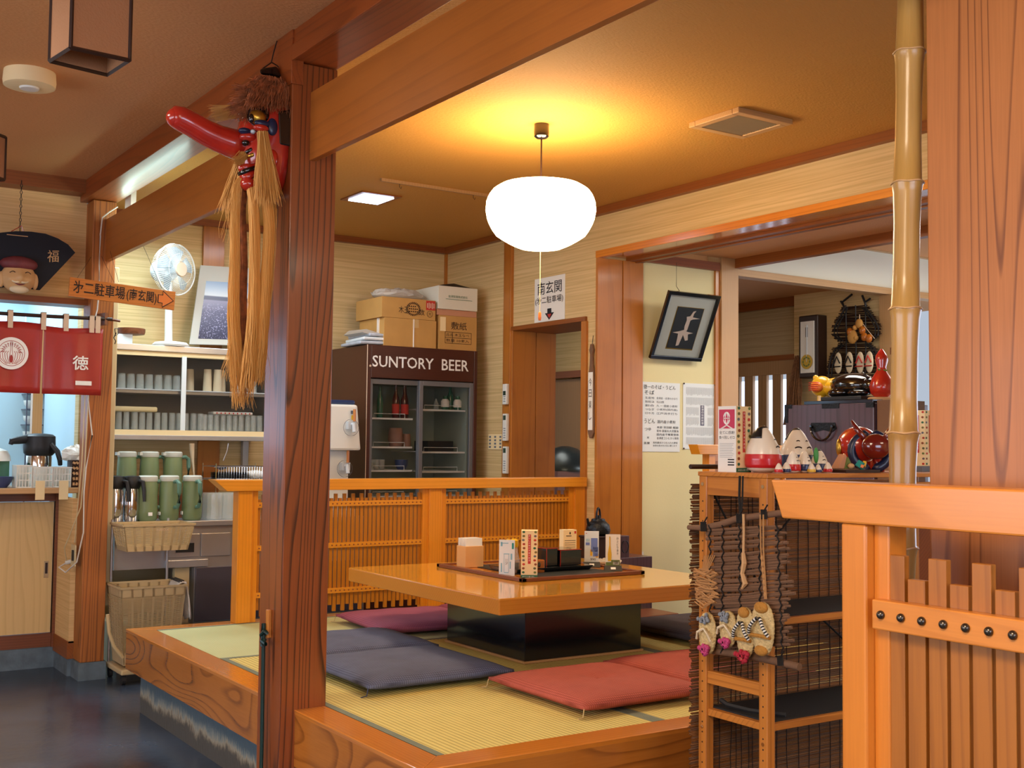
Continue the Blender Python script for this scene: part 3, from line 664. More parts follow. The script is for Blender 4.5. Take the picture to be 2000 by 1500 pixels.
t = thing('recessed_led_light', 'square recessed white LED light in the ceiling near the back wall', 'lamp', (3.235, 6.45, 2.87))
MB().box(3.10, 3.37, 6.30, 6.60, 2.862, 2.870).build('trim_ring', 'trim_wood_y', t)
MB().box(3.135, 3.335, 6.34, 6.56, 2.856, 2.862).build('diffuser', 'led_glow', t)
t = thing('curtain_rail', 'thin brown curtain rail with hooks fixed to the ceiling behind the lantern', 'curtain rail', (3.4, 5.94, 2.87))
MB().box(3.04, 3.95, 5.932, 5.948, 2.852, 2.870).build('rail', 'sliding_door_wood', t)
for x in (3.16, 3.66): MB().tube([(x, 5.94, 2.852), (x, 5.94, 2.835), (x+.01, 5.94, 2.825), (x+.014, 5.94, 2.838)], .0018, 5).build('hook', 'frame_dark', t)
t = thing('ceiling_vent', 'square tan louvred vent grille set in the golden ceiling', 'vent', (3.85, 3.9, 2.87))
fr = MB().box(3.68, 4.025, 3.735, 3.775, 2.845, 2.87).box(3.68, 4.025, 4.02, 4.06, 2.845, 2.87).box(3.68, 3.72, 3.775, 4.02, 2.845, 2.87).box(3.985, 4.025, 3.775, 4.02, 2.845, 2.87)
fr.build('frame', 'pale_trim_wood', t, bev=.003)
v_ = MB()
for i in range(16): v_.obox((3.8525, 3.783+i*.0155, 2.856), (.265, .004, .016), (.6, 0, 0))
v_.build('louvre', 'cream_plastic', t); MB().box(3.72, 3.985, 3.775, 4.02, 2.866, 2.8695).build('backing', 'black_matte', t)

t = thing('heat_detector', 'round cream detector with small lit lens on the left ceiling', 'detector', (.97, 5.05, 2.86))
MB().lathe([(.10, 2.86), (.103, 2.82), (.10, 2.80), (.085, 2.795), (.02, 2.795)], (.97, 5.05, 0), 28).build('body', 'cream_paper', t, smooth=True)
MB().lathe([(.04, 2.7955), (.036, 2.788), (.01, 2.786)], (.97, 5.05, 0), 16).build('lens', 'white_plastic', t, smooth=True)
def boxlamp(cs, zt, label):
    zb = cs[0].z; c = sum(cs, Vector())/4
    t = thing('box_lamp', label, 'lamp', (c.x, c.y, 2.86), 'unlit box lamps on the left ceiling')
    f_ = MB()
    for k in range(4):
        a, b_ = cs[k], cs[(k+1) % 4]; A, B = Vector((a.x, a.y, zt)), Vector((b_.x, b_.y, zt))
        f_.tube([a, b_], .007, 4); f_.tube([A, B], .007, 4); f_.tube([a, A], .006, 4)
    f_.build('frame', 'frame_dark', t)
    for k in range(4):
        a, b_ = cs[k], cs[(k+1) % 4]; A, B = Vector((a.x, a.y, zt)), Vector((b_.x, b_.y, zt))
        MB().prism([a, b_, B, A], (c - (a+b_)/2).normalized()*.003 + Vector((0, 0, 0))).build('paper_panel', 'lamp_paper', t)
    MB().lathe([(.035, 2.86), (.035, 2.84), (.008, 2.838)], (c.x, c.y, 0), 12).tube([(c.x, c.y, 2.84), (c.x, c.y, zt-.03)], .006, 6).tube([cs[0]+ZV*(zt-zb), cs[2]+ZV*(zt-zb)], .004, 4).tube([cs[1]+ZV*(zt-zb), cs[3]+ZV*(zt-zb)], .004, 4).build('hanger', 'frame_dark', t)
    MB().ell((c.x, c.y, zt-.07), (.028, .028, .045), 12, 8).build('bulb', 'white_plastic', t, smooth='all')
zb = 2.50
boxlamp([AZ(97, 119, zb), AZ(138, 93, zb), AZ(253, 118, zb), AZ(210, 146, zb)], 2.70, 'brown paper box lamp with dark frame, unlit, beside the round detector')
c2 = AZ(-42, 345, 2.44)
boxlamp([c2+Vector((-.09, 0, 0)), c2+Vector((0, -.09, 0)), c2+Vector((.10, 0, 0)), c2+Vector((0, .10, 0))], 2.62, 'brown paper box lamp at the left edge above the blue fan')
t = thing('tube_light', 'slim cool-white tube light behind the header above the tie beam', 'lamp', (1.865, 6.5, 2.66))
MB().box(1.87, 1.90, 6.78, 6.90, 2.69, 2.87).build('housing', 'white_plastic', t)
MB().tube([(1.92, 5.95, 2.60), (1.90, 6.4, 2.61), (1.88, 6.74, 2.63), (1.868, 6.86, 2.665), (1.866, 6.92, 2.672)], .014, 10).build('tube', 'tube_glow', t, smooth=True)

# ============================================================ THINGS HANGING BY THE HATCH
def W3(pts, y): return [AY(a, b_, y) for a, b_ in pts]
YN = 6.84
t = thing('noren_pole', 'thin dark wooden pole holding the red noren curtain', 'pole', (1.4, YN, 2.05))
MB().tube([(.2, YN, 2.035), (1.45, YN, 2.043), (1.80, YN, 2.050)], .0105, 10).build('rod', 'frame_dark', t, smooth=True)
MB().obox((1.755, 6.88, 2.05), (.016, .10, .07), (0, 0, .2)).tube([(1.77, 6.92, 2.06), (1.80, 6.86, 2.05), (1.85, 6.86, 2.045)], .008, 6).build('bracket', 'dark_cab_wood', t)
t = thing('noren_curtain', 'short red noren curtain with white tabs, crest and characters hung over the kitchen hatch', 'curtain', (1.4, YN, 2.0))
def noren_panel(x0, x1, z0, z1, k):
    n = 24; m_ = MB(); rows = 10; vs = []; fs = []
    for j in range(rows+1):
        for i in range(n+1):
            u, v = i/n, j/rows; x = x0+(x1-x0)*u
            vs.append((x + .006*v*math.sin(k+2), YN+.002+.007*math.sin(u*7+k)*(.3+v)+.004*math.sin(u*17+k*2)*v, z1+(z0-z1)*v + .004*math.cos(u*6+k)*(1-v)))
    for j in range(rows):
        for i in range(n): a = j*(n+1)+i; fs.append((a, a+1, a+n+2, a+n+1))
    m_._add(vs, fs); o = m_.build('panel', 'noren_red', t, smooth='all'); s_ = o.modifiers.new('thick', 'SOLIDIFY'); s_.thickness = .0012
    return o
noren_panel(1.433, 1.752, 1.612, 1.988, 1.0); noren_panel(1.06, 1.427, 1.612, 2.0, 2.2); noren_panel(.69, 1.055, 1.612, 2.0, 3.2)
for x in (.75, .98, 1.09, AY(19, 640, YN).x, AY(84, 640, YN).x, AY(128, 640, YN).x, AY(178, 640, YN).x, AY(190, 640, YN).x):
    MB().box(x-.013, x+.013, YN-.018, YN-.015, 1.965, 2.062).box(x-.013, x+.013, YN-.018, YN+.018, 2.060, 2.063).box(x-.013, x+.013, YN+.015, YN+.018, 1.965, 2.062).build('tab', 'cotton_tab', t)
cc = AY(22, 690, YN-.012); cr = .088
MB().disc(cc, XV, ZV, cr, (0, -.0012, 0), 40).build('crest_ring', 'ink_white', t)
cm = MB()
for k in range(40):   # thin red circle inside the ring
    a, b_ = 2*PI*k/40, 2*PI*(k+1)/40
    cm.quad(cc+Vector((math.cos(a)*.070, -.0016, math.sin(a)*.070)), cc+Vector((math.cos(b_)*.070, -.0016, math.sin(b_)*.070)), cc+Vector((math.cos(b_)*.067, -.0016, math.sin(b_)*.067)), cc+Vector((math.cos(a)*.067, -.0016, math.sin(a)*.067)))
def stroke(pts, w, c):
    pts = [c+Vector((x, -.0016, z)) for x, z in pts]
    for i in range(len(pts)-1):
        d_ = (pts[i+1]-pts[i]).normalized(); n_ = Vector((-d_.z, 0, d_.x))*w
        cm.quad(pts[i]-n_, pts[i+1]-n_, pts[i+1]+n_, pts[i]+n_)
for s_ in (-1, 1):
    stroke([(s_*.003, .066), (s_*.004, .02), (s_*.01, -.03), (s_*.004, -.06)], .0012, cc)
    for q in (.018, .030, .042, .054):
        stroke([(s_*q*.45, -.058), (s_*q, -.03), (s_*(q+.004), .0), (s_*q*.8, .012)], .0014, cc)
    for an in range(6):
        a = math.radians(8+an*15); x, z = s_*math.cos(a)*.052, math.sin(a)*.052
        stroke([(x*.65, z*.65+.006), (x*1.0, z), (x*1.1-s_*.004, z*1.15), (x*.72, z*.72+.012)], .0012, cc)
        stroke([(x*.7, z*.7), (x*1.2, z*1.2)], .0007, cc)
cm.build('crest_lines', 'noren_red', t)
MB().disc(cc+Vector((0, -.0014, -.03)), XV, ZV, .008, (0, -.0008, 0), 16, .022).build('crest_core', 'noren_red', t)
text('徳', AY(141, 722, YN-.014), XV, ZV, .088, .080, 'ink_white', 'lettering', t, bold=.014)
text('一', AY(147, 752, YN-.014), XV, ZV, .088, .024, 'ink_white', 'lettering', t, bold=.03)

# blue fan plaque with a smiling mask
YF = 6.94
t = thing('fan_plaque', 'dark navy fan-shaped plaque hanging by a chain above the red curtain', 'ornament', (1.30, YF, 2.3))
ctr = AY(22, 640, YF); pl = []
for k in range(15):
    a = math.radians(46 + k*(180-92)/14); pl.append(ctr+Vector((math.cos(a)*.50, 0, math.sin(a)*.50*.98)))
tr, br = AY(146, 494, YF), AY(77, 567, YF)
arc = [AY(x, y, YF) for x, y in ((146, 494), (132, 478), (112, 466), (88, 457), (60, 453), (30, 452), (0, 455), (-35, 462), (-70, 476), (-100, 495))]
poly = arc + [AY(x, y, YF) for x, y in ((-30, 565), (20, 560), (77, 567))]
MB().prism(poly, (0, -.012, 0)).build('fan_board', 'navy_cloth', t)
MB().obox(AY(34, 460, YF-.014), (.11, .003, .004)).build('trim_strip', 'face_tan', t)
text('福', AY(92, 512, YF-.013), Vector((1, 0, .1)), ZV, .062, .068, 'face_tan', 'lettering', t)
ch = MB()
top = AY(42, 350, YF)
for k in range(15):
    c_ = Vector((top.x, YF-.006, 2.795-.0195*k)); w_ = .006 if k % 2 else .002; d_ = .002 if k % 2 else .006
    ch.tube([c_+Vector((w_*math.cos(a*PI/3), d_*math.cos(a*PI/3), .011*math.sin(a*PI/3))) for a in range(7)], .0018, 4)
ch.build('chain', 'black_iron', t)
MB().tube([AY(42, 441, YF-.006), AY(22, 452, YF-.008)], .0022, 5).tube([AY(42, 441, YF-.006), AY(46, 452, YF-.008)], .0022, 5).build('cord', 'red_lacquer', t)
fc = AY(36, 532, YF-.03)
t = thing('smiling_mask', 'smiling pale old-man mask with maroon cap on the navy fan', 'mask', tuple(fc), local=True)
m_ = MB(); m_.ell((0, 0, -.03), (.092, .05, .085), 36, 28)
for v in m_.v:
    v.y -= .034*math.exp(-(v.x**2/.00035+(v.z+.035)**2/.0012)) if v.y < 0 else 0       # nose
    if v.y < 0: v.y -= .018*math.exp(-((abs(v.x)-.048)**2/.0005+(v.z+.045)**2/.0006))     # cheeks
m_.build('face', 'face_tan', t, smooth='all')
m_ = MB(); m_.ell((0, -.004, .045), (.10, .055, .045), 20, 10)
for v in m_.v:
    if v.z < .02: v.z = .02+(v.z-.02)*.25
m_.build('cap', 'cap_maroon', t, smooth='all')
for s_ in (-1, 1):
    MB().ell((s_*.088, 0, -.045), (.018, .02, .045), 12, 8).build('ear', 'face_tan', t, smooth='all')
    MB().tube([(s_*(.020+.035*k/6), -.052+.004*abs(k-3)/3-.006*(k > 2), -.012+.010*math.sin(PI*k/6)) for k in range(7)], .0022, 5).build('eye', 'ink_brown', t)
    MB().tube([(s_*(.004+.05*k/6), -.060+.010*(k/6), -.058-.006*math.sin(PI*k/6)+.014*(k/6)**2) for k in range(7)], [.006, .007, .007, .006, .005, .004, .002], 6).build('moustache', 'face_white', t, smooth='all')
MB().tube([((k-3)*.010, -.056+.002*abs(k-3), -.074+.0022*(k-3)**2*.5) for k in range(7)], [.001, .003, .004, .005, .004, .003, .001], 6).build('mouth', 'cap_maroon', t)
MB().ell((0, -.034, -.098), (.052, .026, .022), 14, 8).build('beard', 'face_white', t, smooth='all')

# hanging direction board with arrow
YS = 6.62
A, B, C_, D = AY(134, 578, YS), AY(340, 606, YS), AY(343, 570, YS), AY(137, 541, YS)
t = thing('direction_board', 'orange wooden direction board with black characters and arrow hanging by strings', 'sign', tuple(A))
nb = Vector((0, -.014, 0)); MB().prism([A, B, C_, D], -nb).build('board', 'sign_wood', t, bev=.001)
U = (B-A).normalized(); V = (D-A).normalized(); w_ = (B-A).length; h_ = (D-A).length
Of = A - Vector((0, .001, 0))
text('㐧二駐車場', Of+U*w_*.035+V*h_*.20, U, V, w_*.48, h_*.68, 'ink_brown', 'lettering', t, bold=.012)
text('(南玄関)', Of+U*w_*.53+V*h_*.14, U, V, w_*.29, h_*.72, 'ink_brown', 'lettering', t, bold=.012)
def on(u, v, l=.002): return A+U*w_*u+V*h_*v+Vector((0, -l, 0))
ar = [(.835, .30), (.835, .74), (.878, .74), (.878, .97), (.985, .50), (.878, .07), (.878, .30)]
MB().prism([on(*p) for p in ar], (0, -.0006, 0)).build('arrow', 'orange_paint', t)
MB().tube([on(*p, .003) for p in ar+[ar[0]]], .0028, 4).build('arrow_outline', 'ink_brown', t)
st = MB()
for a, b_ in (((151, 543), (178, 502)), ((223, 552), (198, 500)), ((316, 563), (276, 472)), ((232, 551), (215, 490))):
    st.tube([AY(*a, YS+.007), AY(*b_, YS+.12)], .0012, 4)
st.build('string', 'string_black', t)
t = thing('hanging_hook', 'small black bottle-opener hook hanging on the white strip beside the post', 'hook', tuple(AY(225, 640, 6.98)))
MB().tube([AY(224, 642, 7.0), AY(230, 642, 7.0), AY(231, 652, 7.0), AY(226, 656, 7.0), AY(224, 642, 7.0)], .0025, 5).tube([AY(227, 650, 7.0), AY(222, 660, 7.0), AY(226, 666, 7.0), AY(224, 672, 7.0)], .003, 5).build('loop', 'black_iron', t)
# white cable down the post to the socket
t = thing('power_cable', 'thin white cable running down the left post into a wall socket', 'cable', tuple(AY(150, 1000, 6.9)))
pts = [AY(230, 404, 6.90), AY(214, 414, 6.905), AY(200, 425, 6.905), AY(196, 460, 6.91), AY(194, 520, 6.91), AY(194, 560, 6.91), AY(190, 604, 6.91), AY(186, 620, 6.90), AY(172, 780, 6.91), AY(180, 850, 6.91), AY(168, 915, 6.91), AY(164, 960, 6.91), AY(163, 1040, 6.91), AY(150, 1098, 6.95), AY(128, 1118, 7.05), AY(115, 1108, 7.08), AY(128, 1100, 7.1)]
MB().tube(pts, .0042, 6).build('lead', 'white_cable', t, smooth=True)
MB().tube([AY(173, 775, 6.915), AY(166, 900, 6.91), AY(158, 990, 6.92), AY(126, 1070, 7.06), AY(130, 1098, 7.1)], .0035, 6).tube([AY(166, 772, 6.915), AY(160, 900, 6.912), AY(150, 1010, 6.95), AY(146, 1060, 7.0)], .003, 6).build('lead', 'cream_plastic', t, smooth=True)
MB().tube([AY(128, 1099, 7.1), AY(141, 1096, 7.1)], .012, 8).build('plug', 'white_plastic', t)
s_ = AX(147, 1085, 1.672)
t = thing('wall_socket', 'beige wall socket on the pale panel beside the left post', 'socket', tuple(s_))
MB().box(1.664, 1.672, s_.y-.025, s_.y+.07, s_.z-.06, s_.z+.06).build('plate', 'cream_plastic', t, bev=.002)
MB().box(1.658, 1.664, s_.y+.0, s_.y+.03, s_.z-.03, s_.z+.03).build('outlet', 'black_matte', t)

# ============================================================ HATCH COUNTER AND WHAT STANDS ON IT
t = thing('hatch_counter', 'wooden hatch counter cabinet with pale laminate sliding doors below the red curtain', 'cabinet', (1.0, 7.3, .12))
MB().box(-.9, 1.765, 7.20, 7.62, 1.045, 1.078).build('worktop', 'pale_trim_wood', t, bev=.004)
MB().box(-.9, 1.67, 7.46, 7.60, .12, .20).box(1.655-.0, 1.672, 7.44, 7.60, .20, 1.045).box(-.9, 1.655, 7.44, 7.60, .99, 1.045).box(1.655, 1.672, 7.43, 7.46, .12, 1.04).build('frame', 'dark_cab_wood', t)
MB().box(.72, 1.652, 7.462, 7.485, .205, .985).build('sliding_door', 'door_laminate', t)
MB().box(-.9, .75, 7.488, 7.51, .205, .985).build('sliding_door', 'door_laminate', t)
hp = AY(90, 1112, 7.462); hd = MB().box(hp.x-.013, hp.x+.013, 7.4595, 7.4625, hp.z-.05, hp.z+.05).build('door_handle', 'chrome', t)
MB().box(hp.x-.006, hp.x+.008, 7.458, 7.461, hp.z-.025, hp.z+.04).build('handle_recess', 'frame_dark', t)
MB().box(.9, 1.18, 7.195, 7.20, .98, 1.06).build('card_panel', 'cotton_tab', t)
YC = 7.40
def cx(x, y=YC): return AY(x, 900, y).x
# air pot
c = (cx(76, 7.47), 7.47, 1.078)
t = thing('air_pot', 'steel vacuum air pot with black lid, pouring spout and black handle on the hatch counter', 'vacuum flask', c, local=True)
MB().lathe([(.066, 0), (.072, .01), (.072, .18), (.068, .19)], (0, 0, 0), 24).build('body', 'chrome', t, smooth=True)
MB().lathe([(.074, .185), (.088, .20), (.092, .235), (.090, .30), (.074, .312), (.03, .318)], (0, 0, 0), 24).build('lid', 'black_matte', t, smooth=True)
MB().tube([(-.07, -.02, .285), (-.13, -.03, .275), (-.165, -.035, .268), (-.17, -.035, .25)], [.028, .024, .02, .012], 10).build('spout', 'black_matte', t, smooth=True)
MB().tube([(.05, -.07, .255), (.085, -.09, .21), (.10, -.09, .16), (.105, -.08, .13)], [.015, .016, .015, .013], 10).build('handle', 'black_matte', t, smooth=True)
# white baskets
def basket_small(x0, x1, z0, z1, y0, y1, label):
    t = thing('plastic_basket', label, 'basket', ((x0+x1)/2, y0, z0), 'white plastic baskets on the hatch counter')
    m_ = MB(); th = .003
    m_.hexa([(x0+.01, y0+.01, z0), (x1-.01, y0+.01, z0), (x1-.01, y1-.01, z0), (x0+.01, y1-.01, z0), (x0+.01, y0+.01, z0+.004), (x1-.01, y0+.01, z0+.004), (x1-.01, y1-.01, z0+.004), (x0+.01, y1-.01, z0+.004)])
    n = max(3, int((x1-x0)/.016))
    for i in range(n+1):
        x = x0+(x1-x0)*i/n
        m_.hexa([(x-.002, y0+.008, z0), (x+.002, y0+.008, z0), (x+.002, y0+.011, z0), (x-.002, y0+.011, z0), (x-.002, y0, z1), (x+.002, y0, z1), (x+.002, y0+.003, z1), (x-.002, y0+.003, z1)])
    for k in range(4):
        z = z0+(z1-z0)*k/3.2; m_.box(x0, x1, y0-.001+.006*(1-k/3), y0+.003+.006*(1-k/3), z, z+.006)
    m_.box(x0, x0+th, y0, y1, z0, z1).box(x1-th, x1, y0, y1, z0, z1).box(x0, x1, y1-th, y1, z0, z1).box(x0-.004, x1+.004, y0-.004, y0+.004, z1-.006, z1)
    m_.build('basket_wall', 'white_plastic', t); return t
zc = 1.079
basket_small(cx(34, 7.22), cx(64, 7.22), zc, zc+.13, 7.22, 7.36, 'white slotted plastic basket at the left of the hatch counter')
basket_small(cx(66, 7.22), cx(104, 7.22), zc, zc+.12, 7.22, 7.36, 'white slotted plastic basket in the middle of the hatch counter, taped in front')
basket_small(cx(106, 7.22), cx(140, 7.22), zc, zc+.12, 7.22, 7.36, 'white slotted plastic basket nearest the patterned brown box')
for x, lb in ((79, 'yellowed tape strip on the front of the middle white basket'), (125, 'yellowed tape strip on the front of the basket beside the brown box')):
    o = MB().box(cx(x-9, 7.21), cx(x+9, 7.21), 7.194, 7.199, 1.01, 1.12).build('tape_strip', 'cream_paper'); tag(o, lb, 'tape')
t = thing('patterned_box', 'dark brown box with small tan motifs at the right end of the hatch counter', 'box', (cx(150), 7.24, zc))
bx0, bx1 = cx(141, 7.24), cx(159.5, 7.24)
MB().box(bx0, bx1, 7.24, 7.36, zc, zc+.16).build('box_body', 'frame_dark', t)
k_ = MB()
for i in range(3):
    for j in range(5): k_.obox((bx0+.012+(bx1-bx0-.02)*i/2, 7.2385, zc+.02+j*.031), (.012, .002, .017), (0, .3*(i-j), 0))
k_.build('motif', 'face_tan', t)
t = thing('crumpled_bag', 'crumpled white plastic bag bunched above the patterned brown box', 'bag', (cx(145), 7.33, zc+.16), local=True)
m_ = MB().ell((0, .02, .035), (.085, .05, .05), 18, 12); rn = random.Random(3)
for v in m_.v: v += Vector((rn.uniform(-.012, .012), rn.uniform(-.008, .008), rn.uniform(-.012, .012)))
m_.build('bag', 'white_plastic', t)
t = thing('bread_toaster', 'small counter oven with dark window at the left edge of the hatch', 'oven', (cx(0), 7.5, 1.079))
MB().box(cx(-40), cx(24), 7.44, 7.6, 1.079, 1.12).lathe([(.12, 1.23), (.115, 1.26), (.10, 1.29), (.05, 1.31), (.02, 1.315)], (cx(-14), 7.52, 0), 24).build('body', 'white_plastic', t, smooth=True)
MB().box(cx(-40), cx(22), 7.45, 7.6, 1.12, 1.23).build('window', 'green_glass', t)
t = thing('patterned_bowl', 'blue and white patterned bowl in front of the counter oven', 'bowl', (cx(8, 7.3), 7.31, 1.079))
MB().lathe([(.022, 1.079), (.025, 1.084), (.045, 1.11), (.055, 1.142), (.052, 1.14), (.035, 1.10), (.01, 1.09)], (cx(8, 7.3), 7.31, 0), 20).build('bowl', 'blue_white', t, smooth=True)
# curtains / hanging papers in the hatch kitchen
t = thing('checked_cafe_curtain', 'blue and white striped cafe curtain in the window behind the hatch', 'curtain', (1.0, 9.5, 1.9))
for k in range(9): MB().box(.2+k*.22, .31+k*.22, 9.5, 9.505, 1.86, 2.3).build('stripe', 'cool_paper', t)
MB().box(.1, 1.86, 9.51, 9.515, 1.86, 2.3).build('cloth', 'hatch_daylight', t)
t = thing('wall_papers', 'sheets of paper pinned up beside the hatch window', 'notices', (1.80, 9.4, 1.3))
for a, b_, c_, d_ in ((112, 138, 735, 860), (140, 163, 730, 862)):
    q = AY(a, d_, 9.0); r2 = AY(b_, c_, 9.0); sh = MB().box(q.x, r2.x, 9.0, 9.003, q.z, r2.z).build('sheet', 'cool_paper', t)
    k_ = MB()
    for i in range(12): k_.box(q.x+.012, r2.x-.015-.01*(i % 3), 8.998, 9.0, q.z+.03+i*(r2.z-q.z-.05)/12, q.z+.036+i*(r2.z-q.z-.05)/12)
    k_.build('writing', 'ink_cyan', t)
MB().box(1.50, 1.86, 9.004, 9.03, .9, 2.1).build('board', 'kitchen_wall', t)
t = thing('dish_stack_shelf', 'wire shelf stacked with white bowls behind the hatch', 'shelf', (1.33, 8.9, 1.4))
q0, q1 = AY(50, 700, 8.9).x, AY(84, 700, 8.9).x
k_ = MB()
for z in (1.35, 1.46, 1.57, 1.68, 1.79): k_.box(q0, q1, 8.8, 9.0, z, z+.008)
for x in (q0, q1): k_.box(x-.004, x+.004, 8.8, 8.81, 0, 1.9)
k_.build('frame', 'steel_dark', t)
for i, z in enumerate((1.358, 1.468, 1.578, 1.688)):
    for j in range(2): MB().lathe([(.02, z), (.05, z+.03), (.055, z+.06), (.05, z+.058), (.01, z+.02)], (q0+.05+j*.08, 8.9, 0), 14).build('bowl', 'white_plastic', t, smooth=True)
# ============================================================ LONG-NOSED RED MASK ON THE POST
YM = 4.075
t = thing('long_nosed_mask', 'red lacquered long-nosed mask with brown fur and long hemp beard tied to the big post', 'mask', (1.66, YM, 2.25))
lv = [(2.625, .03, .04), (2.61, .08, .07), (2.58, .125, .088), (2.54, .148, .096), (2.49, .156, .10), (2.44, .158, .10), (2.39, .155, .094), (2.345, .148, .084), (2.31, .128, .07), (2.29, .095, .055), (2.275, .055, .035), (2.262, .010, .012)]
rs = []
for z, d_, b_ in lv:
    ring = []
    for k in range(25):
        a = -PI/2 + PI*k/24
        ring.append(Vector((1.658 - d_*max(math.cos(a), 0)**.8, YM + b_*math.sin(a), z)))
    ring.append(Vector((1.658, YM+b_*.5, z))); ring.append(Vector((1.658, YM-b_*.5, z)))
    rs.append(ring)
m_ = MB().rings(rs)
for v in m_.v:     # cheekbone, eye socket
    if v.y < YM and v.x < 1.65:
        v += Vector((-.012, -.012, 0))*math.exp(-((v.z-2.40)**2/.0010+(v.x-1.56)**2/.002))
        v += Vector((.012, .010, 0))*math.exp(-((v.z-2.53)**2/.0006+(v.x-1.55)**2/.0012))
m_.build('face_shell', 'red_lacquer', t, smooth='all')
def AYm(x, y, Y): return AY(x, y, Y+.026)
np_ = [(474, 286), (450, 279), (425, 270), (400, 258), (375, 243), (352, 231), (338, 227), (330, 227)]
nr = [.058, .053, .049, .047, .045, .044, .038, .018]
yo = [0, 0, -.002, -.004, -.006, -.01, -.01, -.01]
MB().tube([AYm(a, b_, YM-.02+y_) for (a, b_), y_ in zip(np_, yo)], nr, 18).ell(AYm(345, 230, YM-.03), (.038, .038, .037), 16, 10).build('nose', 'red_lacquer', t, smooth='all')
def blob(name, x, y, Y, r, mat_, rot=None): return MB().ell(AYm(x, y, Y), r, 16, 10, rot).build(name, mat_, t, smooth='all')
blob('eye_socket', 505, 226, 3.985, (.046, .03, .042), 'black_gloss'); blob('eye_socket', 478, 225, 4.06, (.03, .03, .036), 'black_gloss')
blob('eyeball', 503, 229, 3.965, (.032, .022, .027), 'gold_leaf'); blob('pupil', 491, 231, 3.955, (.010, .010, .017), 'black_gloss')
blob('cheek_paint', 532, 248, 3.952, (.020, .010, .032), 'navy_paint'); blob('cheek_paint', 512, 241, 3.950, (.030, .010, .013), 'navy_paint')
blob('cheek_ridge', 510, 250, 3.945, (.030, .014, .013), 'red_lacquer'); blob('cheek_ridge', 532, 310, 3.958, (.022, .02, .034), 'red_lacquer')
blob('nostril_paint', 478, 256, 3.985, (.024, .018, .012), 'navy_paint'); blob('nostril_paint', 494, 257, 3.975, (.010, .01, .008), 'fan_grey')
blob('nostril', 480, 279, 3.988, (.015, .012, .011), 'black_gloss')
blob('nostril_wing', 486, 269, 3.995, (.036, .026, .018), 'red_lacquer')
MB().tube([AYm(480, 298, 3.99), AYm(490, 292, 3.985), AYm(500, 298, 3.985)], [.006, .008, .005], 8).build('lip_line', 'black_gloss', t, smooth='all')
MB().tube([AYm(484, 306, 3.985), AYm(494, 302, 3.98), AYm(503, 304, 3.98)], [.005, .009, .006], 8).build('teeth', 'gold_leaf', t, smooth='all')
MB().tube([AYm(466, 330, 4.0), AYm(478, 327, 3.99), AYm(502, 322, 3.98)], [.014, .014, .008], 8).build('upper_lip', 'red_lacquer', t, smooth='all')
MB().tube([AYm(467, 341, 4.0), AYm(478, 335, 3.98), AYm(502, 325, 3.97)], [.009, .011, .006], 8).build('mouth', 'black_gloss', t, smooth='all')
MB().tube([AYm(470, 346, 4.0), AYm(482, 346, 3.985), AYm(502, 336, 3.98)], [.012, .018, .010], 8).build('lower_lip', 'red_lacquer', t, smooth='all')
MB().ell(AYm(484, 360, 3.99), (.03, .035, .025), 14, 8).build('chin', 'red_lacquer', t, smooth='all')
MB().hexa([AYm(546, 282, 3.945), AYm(574, 288, 3.945), AYm(574, 288, 3.958), AYm(546, 282, 3.98), AYm(543, 216, 3.945), AYm(574, 214, 3.945), AYm(574, 214, 3.958), AYm(543, 216, 3.98)]).build('side_lock', 'black_gloss', t, bev=.006)
MB().hexa([AYm(508, 146, 4.02), AYm(550, 150, 4.02), AYm(556, 150, 4.12), AYm(520, 146, 4.12), AYm(506, 135, 4.02), AYm(540, 128, 4.02), AYm(552, 140, 4.12), AYm(518, 132, 4.12)]).build('head_box', 'black_gloss', t, bev=.008)
MB().hexa([AYm(506, 160, 4.01), AYm(545, 163, 4.01), AYm(556, 158, 4.12), AYm(520, 156, 4.12), AYm(506, 148, 4.01), AYm(548, 150, 4.01), AYm(556, 149, 4.12), AYm(520, 147, 4.12)]).build('head_band', 'black_gloss', t, bev=.006)
MB().tube([AYm(513, 134, 4.03), AYm(530, 122, 4.04), AYm(534, 105, 4.05), AYm(541, 80, 4.06)], .0025, 5).tube([AYm(552, 140, 4.05), AYm(541, 128, 4.05), AYm(531, 122, 4.04)], .0025, 5).build('cord', 'ink_brown', t)
rn = random.Random(11)
def hairs(name, mat_, roots, tips, n, r0=.0016, wav=.006, sag=0, seg=5, r1=.0005, kind=True):
    m_ = MB()
    def lerp(ps, u):
        u = u*(len(ps)-1); i = min(int(u), len(ps)-2); return ps[i].lerp(ps[i+1], u-i)
    for i in range(n):
        u = rn.random(); a = lerp(roots, u) + Vector([rn.gauss(0, .004) for _ in range(3)])
        b_ = lerp(tips, min(1, max(0, u+rn.gauss(0, .09)))) + Vector([rn.gauss(0, .007) for _ in range(3)])
        f_ = rn.uniform(.82, 1.04); b_ = a + (b_-a)*f_; ph = rn.uniform(0, 6)
        pts = []
        for k in range(seg):
            w = k/(seg-1); p = a.lerp(b_, w) + Vector((math.sin(w*5+ph)*wav*w, math.cos(w*4+ph)*wav*w, -sag*w*(1-w)))
            pts.append(p)
        m_.tube(pts, [r0+(r1-r0)*k/(seg-1) for k in range(seg)], 3, cap=False)
    return m_.build(name, mat_, t)
Y_ = 3.99
